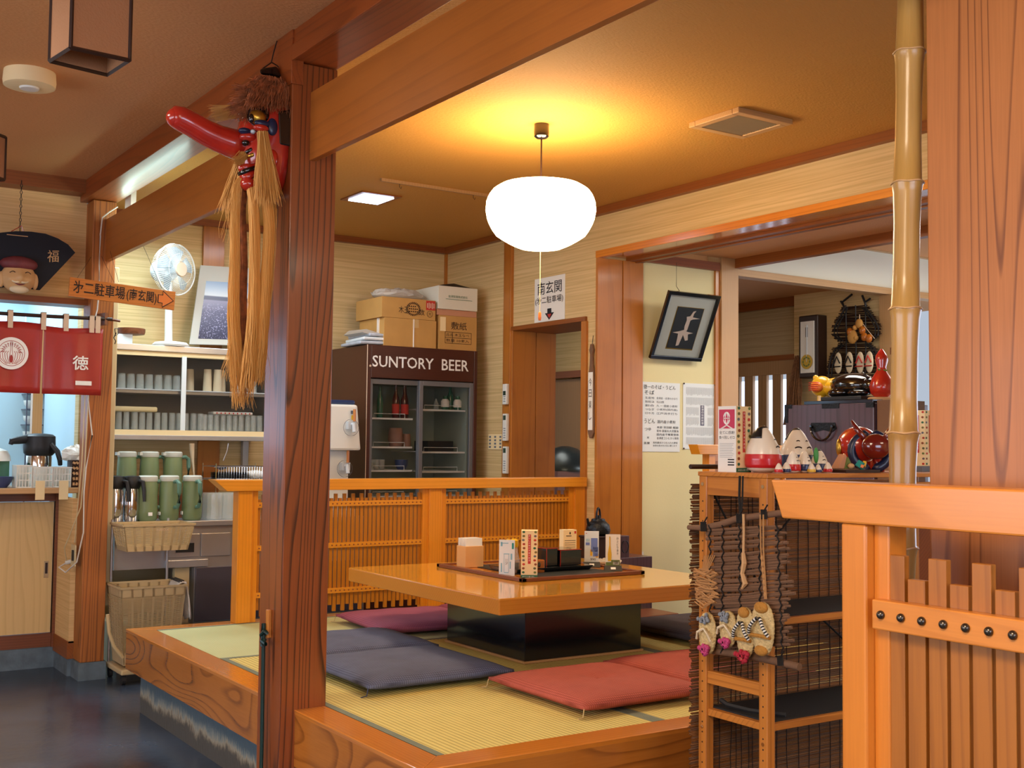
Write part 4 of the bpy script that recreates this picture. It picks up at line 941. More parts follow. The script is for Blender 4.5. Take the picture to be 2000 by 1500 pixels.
# fur over the brow and crown
for rt_, tp, n in ((((512, 160), (550, 165)), ((490, 150), (575, 190)), 160), (((500, 175), (550, 175)), ((455, 165), (470, 205)), 160), (((500, 185), (560, 185)), ((545, 215), (578, 235)), 170),
                   (((490, 185), (530, 195)), ((445, 195), (460, 232)), 150), (((480, 195), (500, 200)), ((438, 215), (478, 240)), 120)):
    hairs('fur_tuft', 'fur', [AYm(*p, 4.0) for p in rt_], [AYm(*p, Y_) for p in tp], n, .0022, .012)
for k in range(9):
    c_ = AYm(rn.uniform(500, 560), rn.uniform(160, 200), 4.03); MB().ell(c_, (.022, .022, .016), 8, 6).build('fur_pad', 'fur', t, smooth='all') if k < 9 else None
hairs('brow_brush', 'hemp', [AYm(462, 205, 4.08), AYm(462, 228, 4.08)], [AYm(412, 210, 4.10), AYm(412, 236, 4.10)], 150, .0022, .003)
hairs('fur_tuft', 'fur', [AYm(495, 165, 3.97), AYm(560, 168, 3.97)], [AYm(480, 212, 3.95), AYm(566, 222, 3.95)], 330, .0026, .014)
hairs('fur_tuft', 'fur', [AYm(500, 150, 3.98), AYm(552, 155, 3.98)], [AYm(475, 180, 3.96), AYm(574, 180, 3.96)], 200, .0026, .014)
# moustache tufts
hairs('moustache_tuft', 'hemp', [AYm(508, 258, 3.945), AYm(518, 258, 3.945)], [AYm(498, 392, 3.93), AYm(548, 394, 3.93)], 320, .0026, .005, seg=6)
hairs('moustache_tuft', 'hemp', [AYm(466, 300, 4.06), AYm(482, 305, 4.02)], [AYm(428, 410, 4.06), AYm(462, 418, 4.02)], 240, .0026, .004, seg=6)
hairs('moustache_tuft', 'hemp', [AYm(470, 298, 4.0), AYm(486, 300, 4.0)], [AYm(452, 318, 3.98), AYm(470, 325, 3.98)], 90, .002, .008)
# beard ropes: thick twisted hanks ending in frayed tips
def rope(pts, rad, n, fray, mat_='hemp'):
    P = [AYm(a, b_, y_) for a, b_, y_ in pts]; m_ = MB()
    for i in range(n):
        an = rn.uniform(0, 2*PI); rr = rn.uniform(.2, 1)**.5; tw = rn.uniform(.6, 1.4); q = []
        cut = rn.uniform(.80, 1.0)
        for k in range(14):
            w = k/13*cut*(len(P)-1); j = min(int(w), len(P)-2); p = P[j].lerp(P[j+1], w-j)
            R_ = rad*(1 + fray*(k/13)**3 + .05*math.sin(k*.5+an)); a_ = an+tw*k*.07
            q.append(p+Vector((math.cos(a_)*R_*rr, math.sin(a_)*R_*rr*.7, 0)) + Vector((rn.gauss(0, .0015), 0, 0)))
        m_.tube(q, [.0026-.0018*k/13 for k in range(14)], 3, cap=False)
    return m_.build('beard_hank', mat_, t)
rope([(475, 345, 4.0), (462, 365, 4.0), (459, 420, 4.0), (458, 520, 4.0), (456, 620, 4.0), (462, 710, 4.0), (466, 803, 4.0)], .016, 230, .7)
rope([(478, 350, 4.02), (472, 400, 4.02), (475, 500, 4.02), (472, 620, 4.02), (478, 720, 4.02), (482, 775, 4.02)], .014, 130, .8, 'fur')
rope([(490, 350, 3.98), (494, 380, 3.97), (497, 440, 3.97), (498, 540, 3.97), (495, 640, 3.97), (487, 720, 3.97), (482, 770, 3.97)], .017, 230, .7)
rope([(512, 350, 3.98), (522, 390, 3.97), (526, 450, 3.97), (520, 540, 3.97), (514, 620, 3.97), (508, 690, 3.97), (500, 755, 3.97)], .019, 260, .5)
rope([(500, 352, 4.0), (536, 400, 4.0), (534, 480, 4.0), (528, 560, 4.0), (518, 640, 4.0), (512, 700, 4.0)], .008, 90, .6)
for P, n in (((445, 420), 10), ((455, 700), 26), ((480, 740), 30), ((510, 700), 20)):
    hairs('stray_hair', 'hemp', [AYm(P[0]-8, P[1]-30, 4.0), AYm(P[0]+10, P[1]-30, 4.0)], [AYm(P[0]-24, P[1]+45, 4.0), AYm(P[0]+14, P[1]+60, 4.0)], n, .0009, .012)
# hook and strap on the post
hk = AX(514, 1238, 1.655)
t = thing('strap_hook', 'dark green elastic strap hooked to a small wooden peg low on the big post', 'strap', tuple(hk))
MB().obox((1.652, 4.055, hk.z+.045), (.014, .024, .10)).build('peg_plate', 'shelf_pine', t, bev=.002)
MB().tube([AX(522, 1238, 1.64)+Vector((0, 0, 0)), AX(517, 1232, 1.63), AX(510, 1240, 1.63), AX(511, 1252, 1.63), AX(519, 1258, 1.63), AX(517, 1250, 1.635)], .0075, 8).build('hook', 'green_strap', t, smooth=True)
e_ = AX(513, 1262, 1.635); MB().tube([e_, Vector((1.637, e_.y, .70)), Vector((1.64, e_.y, .35)), Vector((1.64, e_.y, .02))], [.010, .0075, .0075, .0075], 8).build('strap_band', 'green_strap', t, smooth=True)

# ============================================================ KITCHEN: steel counter, cupboard
t = thing('steel_counter', 'stainless steel kitchen counter with drawer and dark steel doors behind the platform', 'counter', (2.6, 7.3, 0))
MB().box(1.90, 3.52, 7.0, 7.78, .845, .878).build('worktop', 'steel', t, bev=.004)
MB().box(1.90, 3.52, 7.03, 7.76, .60, .845).box(2.38, 3.52, 7.03, 7.76, .26, .60).build('carcass', 'steel', t)
MB().box(2.215, 2.405, 7.018, 7.032, .66, .80).box(2.20, 2.46, 7.012, 7.03, .60, .645).build('drawer', 'steel', t, bev=.003)
MB().box(2.26, 2.37, 7.012, 7.02, .69, .745).build('drawer_pull', 'black_matte', t)
MB().box(2.415, 2.60, 7.018, 7.032, .66, .80).build('drawer', 'steel', t, bev=.003)
MB().box(2.385, 2.80, 7.015, 7.03, .27, .595).box(2.81, 3.5, 7.015, 7.03, .27, .595).build('door', 'steel_dark', t, bev=.003)
MB().box(1.95, 3.5, 7.10, 7.70, 0, .26).build('plinth', 'cream_plastic', t)
MB().box(2.27, 2.36, 7.06, 7.1, .26, .60).build('panel', 'cream_plastic', t); MB().box(1.90, 2.38, 7.60, 7.75, 0, .60).build('panel', 'cream_plastic', t)
t = thing('glass_cupboard', 'cream and steel wall cupboard with sliding glass doors full of tumblers', 'cupboard', (2.5, 7.4, 1.36))
CX0, CX1, CY = 1.94, 3.02, 7.42
MB().box(CX0, CX1, CY-.01, 7.78, 1.925, 1.965).box(CX0, CX1, CY-.02, 7.78, 1.365, 1.395).build('steel_case', 'steel', t, bev=.003)
MB().box(CX0, CX1, 7.76, 7.785, 1.395, 1.925).box(CX0, CX0+.02, CY, 7.76, 1.395, 1.925).box(CX1-.02, CX1, CY, 7.76, 1.395, 1.925).build('back_panel', 'dark_shelf_mat', t)
MB().box(CX0, CX1, CY, CY+.02, 1.895, 1.927).box(CX0, CX1, CY-.012, CY+.04, 1.395, 1.428).build('rail', 'cream_paper', t)
MB().box(CX0+.02, CX1-.02, CY+.03, 7.76, 1.660, 1.680).build('shelf_board', 'steel', t)
MB().box(CX0+.02, CX1-.02, CY+.015, 7.76, 1.680, 1.686).build('shelf_liner', 'cool_paper', t)
sx_ = AY(358, 800, CY).x
g = MB().box(CX0+.01, sx_, CY+.008, CY+.011, 1.425, 1.90).build('glass_door', 'door_glass', t)
g = MB().box(sx_-.01, CX1-.01, CY-.004, CY-.001, 1.425, 1.90).build('glass_door', 'door_glass', t)
MB().box(sx_-.018, sx_+.012, CY-.008, CY+.0, 1.425, 1.90).build('door_stile', 'cool_paper', g)
MB().box(1.98, 2.02, 7.74, 7.78, .878, 1.365).build('leg', 'steel', t); MB().box(2.94, 2.98, 7.74, 7.78, .878, 1.365).build('leg', 'steel', t)
def tumbler(r, h, name='tumbler', label='', cat='glass', group=None, mat_='tumbler_glass', flip=True, loc=(0, 0, 0)):
    pr = [(r*.80, 0), (r*.82, .002), (r, h), (r-.002, h), (r*.78, .010), (.002, .009)]
    if flip: pr = [(a, h-b_) for a, b_ in pr]
    o = MB().lathe(pr, (0, 0, 0), 9).build(name, mat_, local=True, smooth=mat_ != 'tumbler_glass'); ORG[o.name] = Vector((0, 0, 0)); o.location = loc
    return tag(o, label, cat, group)
def row(proto, pts):
    rj = random.Random(len(pts))
    for i, p in enumerate(pts):
        p = (p[0]+rj.uniform(-.003, .003), p[1]+rj.uniform(-.004, .004), p[2])
        if i == 0: proto.location = p
        else: copy_tree(proto, loc=p)
P_ = []
for r_i in range(2):
    for i in range(13): P_.append((1.985+i*.0475+(.012 if r_i else 0), CY+.075+r_i*.055, 1.4285))
row(tumbler(.0215, .112, label='clear tumbler upside down on the lower left shelf of the glass cupboard', group='tumblers on the lower left shelf'), P_)
P_ = []
for r_i in range(2):
    for i in range(10): P_.append((2.575+i*.042, CY+.065+r_i*.055, 1.4285))
row(tumbler(.0205, .108, label='clear tumbler upside down on the lower right shelf of the glass cupboard', group='tumblers on the lower right shelf'), P_)
P_ = []
for r_i in range(2):
    for i in range(8): P_.append((1.985+i*.058+(.01 if r_i else 0), CY+.075+r_i*.062, 1.6865))
row(tumbler(.0265, .095, label='clear glass standing upside down on the upper left shelf of the glass cupboard', group='glasses on the upper left shelf'), P_)
P_ = [(2.60, CY+.09, 1.6865), (2.66, CY+.07, 1.6865), (2.71, CY+.13, 1.6865), (2.50, CY+.15, 1.6865)]
row(tumbler(.030, .145, name='cup_stack', label='cream paper-white cup stacked upside down on the upper shelf of the cupboard', cat='cup', group='cream cups in the cupboard', mat_='face_white'), P_)
P_ = [(2.80+i*.055, CY+.08, 1.6865) for i in range(3)]
row(tumbler(.024, .10, label='clear glass upside down on the upper right shelf behind the beard', group='glasses on the upper right shelf'), P_)
o = MB().box(1.975, AY(307, 780, CY+.08).x, CY+.06, CY+.18, 1.5425, 1.575).build('folded_towel', 'cream_paper', bev=.01); tag(o, 'folded cream towel lying on the lower left tumblers', 'towel')
o = MB().box(2.63, 2.90, CY+.05, CY+.16, 1.538, 1.555).build('folded_towel', 'towel_white', bev=.005); tag(o, 'white towel with small red marks lying on the lower right tumblers', 'towel')
k_ = MB()
for i in range(9): k_.box(2.65+i*.028, 2.658+i*.028, CY+.0485, CY+.05, 1.541, 1.551)
k_.build('red_marks', 'ink_red', o); 
# jugs
def jug(loc, label, rz=0, s=1.0):
    t = thing('insulated_jug', label, 'jug', loc, 'green insulated jugs on the steel counter', local=True); t.rotation_euler = (0, 0, rz)
    MB().lathe([(.048, 0), (.058, .012), (.0605, .06), (.059, .16), (.055, .235), (.053, .24)], (0, 0, 0), 24).build('body', 'jug_green', t, smooth=True)
    MB().lathe([(.056, .238), (.058, .245), (.057, .266), (.05, .272), (.01, .273)], (0, 0, 0), 24).obox((-.058, 0, .258), (.03, .03, .02)).build('lid', 'jug_lid', t, smooth=True)
    MB().tube([(.055, 0, .235), (.085, 0, .24), (.105, 0, .225), (.108, 0, .17), (.106, 0, .11), (.09, 0, .085), (.062, 0, .082)], [.011, .012, .013, .013, .012, .011, .011], 8).build('handle', 'jug_handle', t, smooth=True)
    MB().box(-.012, .012, -.068, -.063, .035, .055).build('badge', 'ink_white', t)
    return t
jy = 7.10
jug((cx(290, jy), jy, .878), 'front green jug at the left, its handle turned to the right', 0.0)
jug((cx(332, jy), jy, .878), 'middle green jug of the front row, its handle facing the room', -1.3)
jug((cx(377, jy), jy, .878), 'right green jug of the front row, its handle facing the room', -1.45)
jz = AY(300, 1004, 7.45).z
o = MB().box(1.95, 2.55, 7.32, 7.50, .878, 1.02).build('jug_riser', 'dark_cab_wood'); tag(o, 'low dark stand raising the back row of jugs', 'stand')
jug((cx(248, 7.41), 7.41, 1.02), 'back row green jug at the far left beside the pale post', .2)
jug((cx(292, 7.41), 7.41, 1.02), 'middle green jug of the back row, lid under the cupboard', .2)
jug((cx(338, 7.41), 7.41, 1.02), 'right green jug of the back row, lid under the cupboard', .15)
def steelpot(x, label):
    t = thing('steel_carafe', label, 'vacuum flask', (x, 7.10, .878), 'steel carafes at the counter end', local=True); t.rotation_euler = (0, 0, -.9)
    MB().lathe([(.04, 0), (.045, .01), (.046, .10), (.044, .17), (.040, .20)], (0, 0, 0), 24).build('body', 'chrome', t, smooth=True)
    MB().lathe([(.042, .195), (.052, .215), (.052, .25), (.045, .268), (.02, .272)], (0, 0, 0), 20).build('lid', 'black_matte', t, smooth=True)
    MB().tube([(.045, 0, .24), (.075, 0, .235), (.085, 0, .19), (.09, 0, .12)], [.012, .013, .012, .009], 8).build('handle', 'black_matte', t, smooth=True)
steelpot(cx(228, 7.10), 'steel carafe with black lid and handle, leftmost on the counter'); steelpot(cx(259, 7.10)+.0, 'steel carafe with black handle next to the front left green jug')
# glasses and rack right of the jugs
P_ = [(cx(418+i*15, 7.12), 7.12+.03*(i % 2), .879) for i in range(4)] + [(cx(410+i*15, 7.2), 7.22, .879) for i in range(4)]
row(tumbler(.042, .16, name='water_pitcher_glass', label='tall clear glass pitcher upside down on the steel counter beside the slatted partition', cat='pitcher', group='clear pitchers beside the green jugs'), P_)
t = thing('dish_rack', 'chrome wire dish rack holding cloths behind the partition end', 'rack', (2.9, 7.3, .878))
k_ = MB()
rx0, rx1 = cx(412, 7.35), cx(516, 7.35)
for z in (1.12, 1.20): k_.tube([(rx0, 7.25, z), (rx1, 7.25, z), (rx1, 7.5, z), (rx0, 7.5, z), (rx0, 7.25, z)], .003, 4)
for i in range(22): x = rx0+(rx1-rx0)*i/21; k_.tube([(x, 7.25, 1.12), (x, 7.25, 1.20)], .0018, 4)
for x in (rx0, rx1):
    for y in (7.25, 7.5): k_.tube([(x, y, .878), (x, y, 1.22)], .004, 5)
k_.build('wire_frame', 'chrome', t); MB().box(rx0, rx1, 7.25, 7.5, 1.112, 1.118).build('tray', 'steel', t)
for i, lb in enumerate(('lowest of the black round trays piled on the dish rack', 'middle of the black round trays piled on the dish rack', 'topmost of the black round trays piled on the dish rack')):
    o = MB().lathe([(.10, 1.12+i*.013), (.118, 1.124+i*.013), (.122, 1.136+i*.013), (.118, 1.134+i*.013), (.01, 1.126+i*.013)], (cx(450, 7.36), 7.37, 0), 24).build('round_tray', 'black_lacquer', smooth=True); tag(o, lb, 'tray', 'black trays on the dish rack')
o = MB().ell((cx(500, 7.36), 7.37, 1.145), (.07, .06, .03), 14, 8).build('dish_cloth', 'towel_white', smooth='all'); tag(o, 'white cloth bunched on the dish rack', 'cloth')
t = thing('whisk_ladle', 'steel strainer ladle hanging under the glass cupboard', 'ladle', tuple(AY(440, 885, 7.45)))
MB().tube([AY(446, 866, 7.45), AY(444, 880, 7.45), AY(436, 900, 7.45)], .004, 5).lathe([(.005, -.02), (.03, -.01), (.04, 0), (.038, 0)], AY(432, 912, 7.45), 14).build('ladle', 'steel', t, smooth=True)
t = thing('bottle_cup', 'white sauce bottle hanging upside down under the cupboard', 'bottle', tuple(AY(376, 890, 7.45)))
MB().tube([AY(375, 866, 7.45), AY(375, 880, 7.45), AY(376, 900, 7.45), AY(379, 930, 7.45)], [.018, .016, .010, .004], 10).build('bottle', 'face_white', t, smooth=True)
o = MB().box(cx(385, 7.78), cx(422, 7.78), 7.765, 7.785, .878, 1.36).build('back_board', 'jamb_wood'); tag(o, 'brown wooden board on the wall under the cupboard', 'board')
# basket stand
t = thing('basket_stand', 'two-tier beige plastic basket stand on the floor beside the left post', 'basket stand', (2.05, 6.85, 0))
def bigbasket(x0, x1, y0, y1, z0, z1, inset):
    m_ = MB(); th = .004
    m_.box(x0+inset, x1-inset, y0+inset, y1-inset, z0, z0+th)
    m_.hexa([(x0-.006, y0-.006, z1-.012), (x1+.006, y0-.006, z1-.012), (x1+.006, y0+.004, z1-.012), (x0-.006, y0+.004, z1-.012), (x0-.008, y0-.008, z1), (x1+.008, y0-.008, z1), (x1+.008, y0+.004, z1), (x0-.008, y0+.004, z1)])
    m_.box(x0-.006, x1+.006, y1-.004, y1+.006, z1-.012, z1).box(x0-.006, x0+.004, y0, y1, z1-.012, z1).box(x1-.004, x1+.006, y0, y1, z1-.012, z1)
    H = z1-z0; rows = int(H/.011); cols = max(6, int((x1-x0)/.055))
    def P(u, v, s_): ins = inset*(1-v); return Vector((x0+ins+(x1-x0-2*ins)*u, (y0+ins) if s_ == 0 else (y1-ins), z0+H*v))
    def Q(u, v, s_): ins = inset*(1-v); return Vector(((x0+ins) if s_ == 2 else (x1-ins), y0+ins+(y1-y0-2*ins)*u, z0+H*v))
    for s_ in range(4):
        F = P if s_ < 2 else Q; nn = Vector((0, th, 0)) if s_ < 2 else Vector((th, 0, 0)); cc_ = cols if s_ < 2 else 5
        for k in range(rows):
            v0, v1 = .16+.72*k/rows, .16+.72*(k+.5)/rows
            m_.prism([F(0, v0, s_), F(1, v0, s_), F(1, v1, s_), F(0, v1, s_)], nn)
        for a, b_ in ((0, .16), (.86, 1)): m_.prism([F(0, a, s_), F(1, a, s_), F(1, b_, s_), F(0, b_, s_)], nn)
        for k in range(cc_+1):
            a = max(0, k/cc_-.018); b_ = min(1, k/cc_+.018)
            m_.prism([F(a, 0, s_), F(b_, 0, s_), F(b_, 1, s_), F(a, 1, s_)], nn)
    return m_
bigbasket(1.865, 2.27, 6.72, 6.98, .73, .885, .03).build('upper_basket', 'beige_plastic', t)
text('NEOX', (2.05, 6.7115, .845), XV, ZV, .07, .014, 'cotton_tab', 'lettering', t)
bigbasket(1.85, 2.215, 6.68, 6.98, .10, .54, .035).build('lower_basket', 'beige_plastic', t)
f_ = MB()
for x in (1.875, 2.20): f_.tube([(x, 6.988, .04), (x, 6.988, .90)], .008, 8)
f_.build('upright', 'steel', t)
MB().box(1.86, 2.22, 6.67, 7.0, .055, .085).build('base_tray', 'beige_plastic', t, bev=.008)
for x in (1.88, 2.19):
    for y in (6.70, 6.97): MB().tube([(x-.01, y, .025), (x+.01, y, .025)], .025, 12).box(x-.013, x+.013, y-.01, y+.01, .04, .058).build('caster', 'black_rubber', t)
MB().tube([AY(210, 1200, 6.66), AY(213, 1235, 6.66), AY(222, 1262, 6.66), AY(240, 1285, 6.66)], .010, 8).build('lever', 'beige_plastic', t, smooth=True)
# towel on the basket rim
t = thing('hand_towel', 'white hand towel with dark stripes hanging over the rim of the lower basket', 'towel', (2.2, 6.8, .55))
vs = []; fs = []
path = [(2.16, .50), (2.18, .545), (2.205, .553), (2.225, .545), (2.235, .50), (2.245, .44), (2.25, .38), (2.255, .335)]
for i, (x, z) in enumerate(path):
    for j in range(9): v = j/8; vs.append((x+.012*math.sin(j*1.7)*(i/7), 6.70+.16*v+.0*i, z+.008*math.sin(j*1.3)*(i/7)))
for i in range(7):
    for j in range(8): a = i*9+j; fs.append((a, a+1, a+10, a+9))
m_ = MB(); m_._add(vs, fs); o = m_.build('cloth', 'towel_white', t, smooth='all'); s_ = o.modifiers.new('thick', 'SOLIDIFY'); s_.thickness = .008
k_ = MB()
for j in range(3): k_.tube([(2.182+.013*j, 6.698, .552+.003*j), (2.182+.013*j, 6.86, .556+.002*j)], .0035, 5)
k_.build('stripe', 'ink', t)
# fan
FY = 7.50; fcx = cx(337, FY)
fc = AY(337, 527, FY)
t = thing('electric_fan', 'white electric desk fan standing on top of the glass cupboard', 'fan', (fc.x, FY, 1.965), local=True); t.rotation_euler = (0, 0, .45)
zc_ = fc.z-1.965; R = .165
MB().lathe([(.112, 0), (.116, .012), (.10, .028), (.04, .036)], (0, 0, 0), 28).build('base', 'white_plastic', t, smooth=True)
MB().tube([(0, .02, .03), (0, .03, zc_-.08)], [.026, .022], 12).build('stand', 'white_plastic', t, smooth=True)
MB().lathe([(.05, .17), (.07, .15), (.075, .06), (.06, .03)], (0, -.02, zc_), 20, 'Y').build('motor_housing', 'fan_grey', t, smooth=True)
k_ = MB()
for i in range(72):
    a = 2*PI*i/72; c_, s_ = math.cos(a), math.sin(a)
    k_.tube([(c_*.05, -.075, zc_+s_*.05), (c_*R*.75, -.07, zc_+s_*R*.75), (c_*R, -.03, zc_+s_*R)], .0009, 3, cap=False)
    k_.tube([(c_*R, -.03, zc_+s_*R), (c_*R*.9, .03, zc_+s_*R*.9), (c_*.06, .05, zc_+s_*.06)], .0009, 3, cap=False)
for r_i, y in ((R, -.03), (R*.6, -.073)): k_.tube([(math.cos(2*PI*i/40)*r_i, y, zc_+math.sin(2*PI*i/40)*r_i) for i in range(41)], .005 if r_i == R else .001, 6)
k_.build('guard', 'white_plastic', t)
MB().disc((0, -.083, zc_), XV, ZV, .045, (0, .012, 0), 28).build('centre_cap', 'cotton_tab', t)
b_ = MB()
for k in range(5):
    a = 2*PI*k/5+.3; vs = []
    for (rr, aa, yy) in ((.03, -.3, -.035), (.03, .3, -.015), (.145, .42, -.005), (.15, 0, -.02), (.13, -.38, -.045)):
        vs.append((math.cos(a+aa)*rr, yy, zc_+math.sin(a+aa)*rr))
    b_._add(vs + [(v[0], v[1]+.002, v[2]) for v in vs], [(0, 1, 2, 3, 4), (9, 8, 7, 6, 5)]+[(i, (i+1) % 5, 5+(i+1) % 5, 5+i) for i in range(5)])
b_.lathe([(.03, -.05), (.032, 0)], (0, 0, zc_), 16, 'Y').build('blades', 'fan_blade', t)
# framed field picture leaning behind the fan
A, B, C_, D = AY(370, 672, 7.63), AY(535, 676, 7.63), AY(552, 528, 7.74), AY(392, 518, 7.74)
t = thing('leaning_photo_panel', 'large mounted photo of a flowering field leaning on top of the cupboard', 'picture', tuple(A))
n_ = (B-A).cross(D-A).normalized()
MB().prism([A, B, C_, D], -n_*.012).build('mount', 'mount_grey', t)
def bl(u, v): return A.lerp(B, u).lerp(D.lerp(C_, u), v)
o = MB().prism([bl(.09, .07)+n_*.001, bl(.93, .07)+n_*.001, bl(.93, .80)+n_*.001, bl(.09, .80)+n_*.001], n_*.001).build('photo', 'field_photo', t)
# bowl + box on the cupboard
o = MB().lathe([(.055, 2.03), (.085, 2.035), (.09, 2.05), (.09, 2.07), (.086, 2.072), (.02, 2.07)], (cx(248, 7.55), 7.55, 0), 28).build('lacquer_bowl', 'dark_cab_wood', smooth=True); tag(o, 'round brown lacquer tray on top of the white carton beside the fan', 'tray')
o = MB().box(cx(222, 7.5), cx(252, 7.5), 7.5, 7.62, 1.966, 2.03).build('small_carton', 'cool_paper'); tag(o, 'small grey-white carton under the round brown tray on the cupboard', 'box')

# ============================================================ BEER FRIDGE AND BOXES
t = thing('display_fridge', 'dark brown two-door glass display fridge with white lettering on its header', 'fridge', (4.02, 7.4, 0))
GX0, GX1, GY0, GY1, GZ = 3.58, 4.46, 7.15, 7.74, 2.03
MB().box(GX0, GX0+.03, GY0, GY1, .05, GZ).box(GX1-.03, GX1, GY0, GY1, .05, GZ).box(GX0+.03, GX1-.03, GY1-.03, GY1, .05, GZ).box(GX0+.03, GX1-.03, GY0, GY1-.03, 1.805, GZ).box(GX0+.03, GX1-.03, GY0, GY1-.03, .05, .35).build('body', 'fridge_wood', t, bev=.004)
MB().box(GX0-.001, GX0+.002, GY0-.002, GY0+.004, .05, GZ).build('edge_trim', 'cotton_tab', t)
MB().box(GX0+.05, GX1-.05, GY1-.06, GY1-.031, .36, 1.78).box(GX0+.031, GX0+.05, GY0+.06, GY1-.06, .36, 1.80).box(GX1-.05, GX1-.031, GY0+.06, GY1-.06, .36, 1.80).box(GX0+.05, GX1-.05, GY0+.06, GY1-.06, 1.78, 1.80).build('lining', 'fridge_inside', t)
A = AY(727, 711, GY0); B = AY(915, 718, GY0)
w_ = B.x-A.x
text('SUNTORY', (A.x, GY0-.001, 1.88), XV, ZV, w_*.625, .078, 'ink_white', 'lettering', t, bold=.012)
text('BEER', (A.x+w_*.71, GY0-.001, 1.88), XV, ZV, w_*.29, .078, 'ink_white', 'lettering', t, bold=.012)
MB().disc((A.x-.015, GY0-.001, 1.885), XV, ZV, .008, (0, -.002, 0), 16).build('round_mark', 'cotton_tab', t)
def gdoor(x0, x1, y):
    d = MB().box(x0, x0+.03, y, y+.02, .36, 1.80).box(x1-.03, x1, y, y+.02, .36, 1.80).box(x0+.03, x1-.03, y, y+.02, 1.765, 1.80).box(x0+.03, x1-.03, y, y+.02, .36, .40).build('door', 'grey_frame', t, bev=.002)
    MB().box(x0+.03, x1-.03, y+.008, y+.011, .40, 1.765).build('glass_pane', 'door_glass', d)
gdoor(GX0+.03, 4.02, GY0+.03); gdoor(3.99, GX1-.03, GY0+.005)
def fshelf(x0, x1, z):
    k_ = MB().box(x0, x1, GY0+.07, GY0+.08, z-.012, z)
    for i in range(int((x1-x0)/.02)): k_.box(x0+i*.02, x0+i*.02+.004, GY0+.07, GY1-.1, z-.004, z)
    k_.tube([(x0+.04, GY0+.075, z), (x0+.04, GY0+.075, z+.028), (x1-.06, GY0+.075, z+.028), (x1-.06, GY0+.075, z)], .0025, 4)
    k_.build('wire_shelf', 'white_wire', t)
zL = [AY(760, y, GY0+.07).z for y in (816, 872, 918)]; zR = [AY(870, y, GY0+.07).z for y in (800, 882, 920)]
for z in zL: fshelf(GX0+.055, 3.975, z)
for z in zR: fshelf(4.03, GX1-.055, z)
fshelf(GX0+.055, 3.975, 1.0); fshelf(4.03, GX1-.055, 1.0)
def bottle(loc, r, h, m_, label, g, lab=None, name='bottle'):
    t = thing(name, label, 'bottle', loc, g, local=True)
    MB().lathe([(r*.9, 0), (r, .008), (r, h*.55), (r*.45, h*.75), (r*.36, h*.96), (r*.42, h)], (0, 0, 0), 14).build('glass', m_, t, smooth=True)
    if lab: MB().lathe([(r*1.02, h*.12), (r*1.02, h*.42)], (0, 0, 0), 14).build('paper_label', lab, t, smooth=True)
    return t
fy = GY0+.16
for i, x in enumerate((771, 778, 788, 796)):
    b_ = bottle((cx(x, fy), fy+.05*(i % 2), zL[0]+.001), .026, .235, 'amber_glass', 'brown beer bottle with a red and white label on the upper left fridge shelf', 'brown beer bottles in the fridge', 'ink_red', 'beer_bottle')
bottle((cx(740, fy), fy, zL[0]+.001), .022, .22, 'green_glass', 'pale green bottle at the left of the upper left fridge shelf', None, None, 'sake_bottle')
for x, lb in ((868, 'white patterned sake jar on the upper right fridge shelf, left one'), (892, 'white patterned sake jar on the upper right fridge shelf, right one')):
    t2 = thing('sake_jar', lb, 'jar', (cx(x, fy), fy, zR[0]+.001), 'white sake jars in the fridge', local=True)
    MB().lathe([(.024, 0), (.030, .02), (.030, .06), (.014, .085), (.016, .10)], (0, 0, 0), 14).build('jar', 'green_glass', t2, smooth=True)
    MB().lathe([(.031, .02), (.031, .062), (.02, .078)], (0, 0, 0), 14).build('paper_wrap', 'white_paper', t2, smooth=True)
bottle((cx(882, fy+.03), fy+.06, zR[0]+.001), .022, .19, 'green_glass', 'green bottle between the two white sake jars', None, None, 'sake_bottle')
bottle((cx(850, fy+.03), fy+.03, zR[0]+.001), .02, .08, 'tumbler_glass', 'small clear glass left of the sake jars', None, None, 'cup_glass')
o = MB().lathe([(.045, zL[1]+.001), (.055, zL[1]+.05), (.05, zL[1]+.10), (.045, zL[1]+.13)], (cx(772, fy), fy, 0), 18).build('clay_pot', 'clay', smooth=True); tag(o, 'tan clay pot on the middle left fridge shelf', 'pot')
o = MB().lathe([(.035, zL[1]+.001), (.035, zL[1]+.02), (.03, zL[1]+.09)], (cx(795, fy), fy+.02, 0), 14).build('clay_cup', 'clay', smooth=True); tag(o, 'purple-brown clay cup beside the tan pot in the fridge', 'cup')
o = MB().lathe([(.03, zL[2]+.001), (.045, zL[2]+.03), (.048, zL[2]+.07), (.04, zL[2]+.068)], (cx(784, fy), fy, 0), 16).build('blue_bowl', 'blue_white', smooth=True); tag(o, 'dark blue bowl on the lower left fridge shelf', 'bowl')
for x in (724, 735, 746):
    o = tumbler(.022, .07, label='small clear glass on the lower left fridge shelf', group='small glasses in the fridge', loc=(cx(x, fy), fy, zL[2]+.001), flip=False)
o = MB().box(cx(835, fy), cx(885, fy), fy, fy+.2, zR[1]+.001, zR[1]+.075).build('dark_carton', 'black_matte', bev=.003); tag(o, 'dark flat carton on the middle right fridge shelf', 'box')
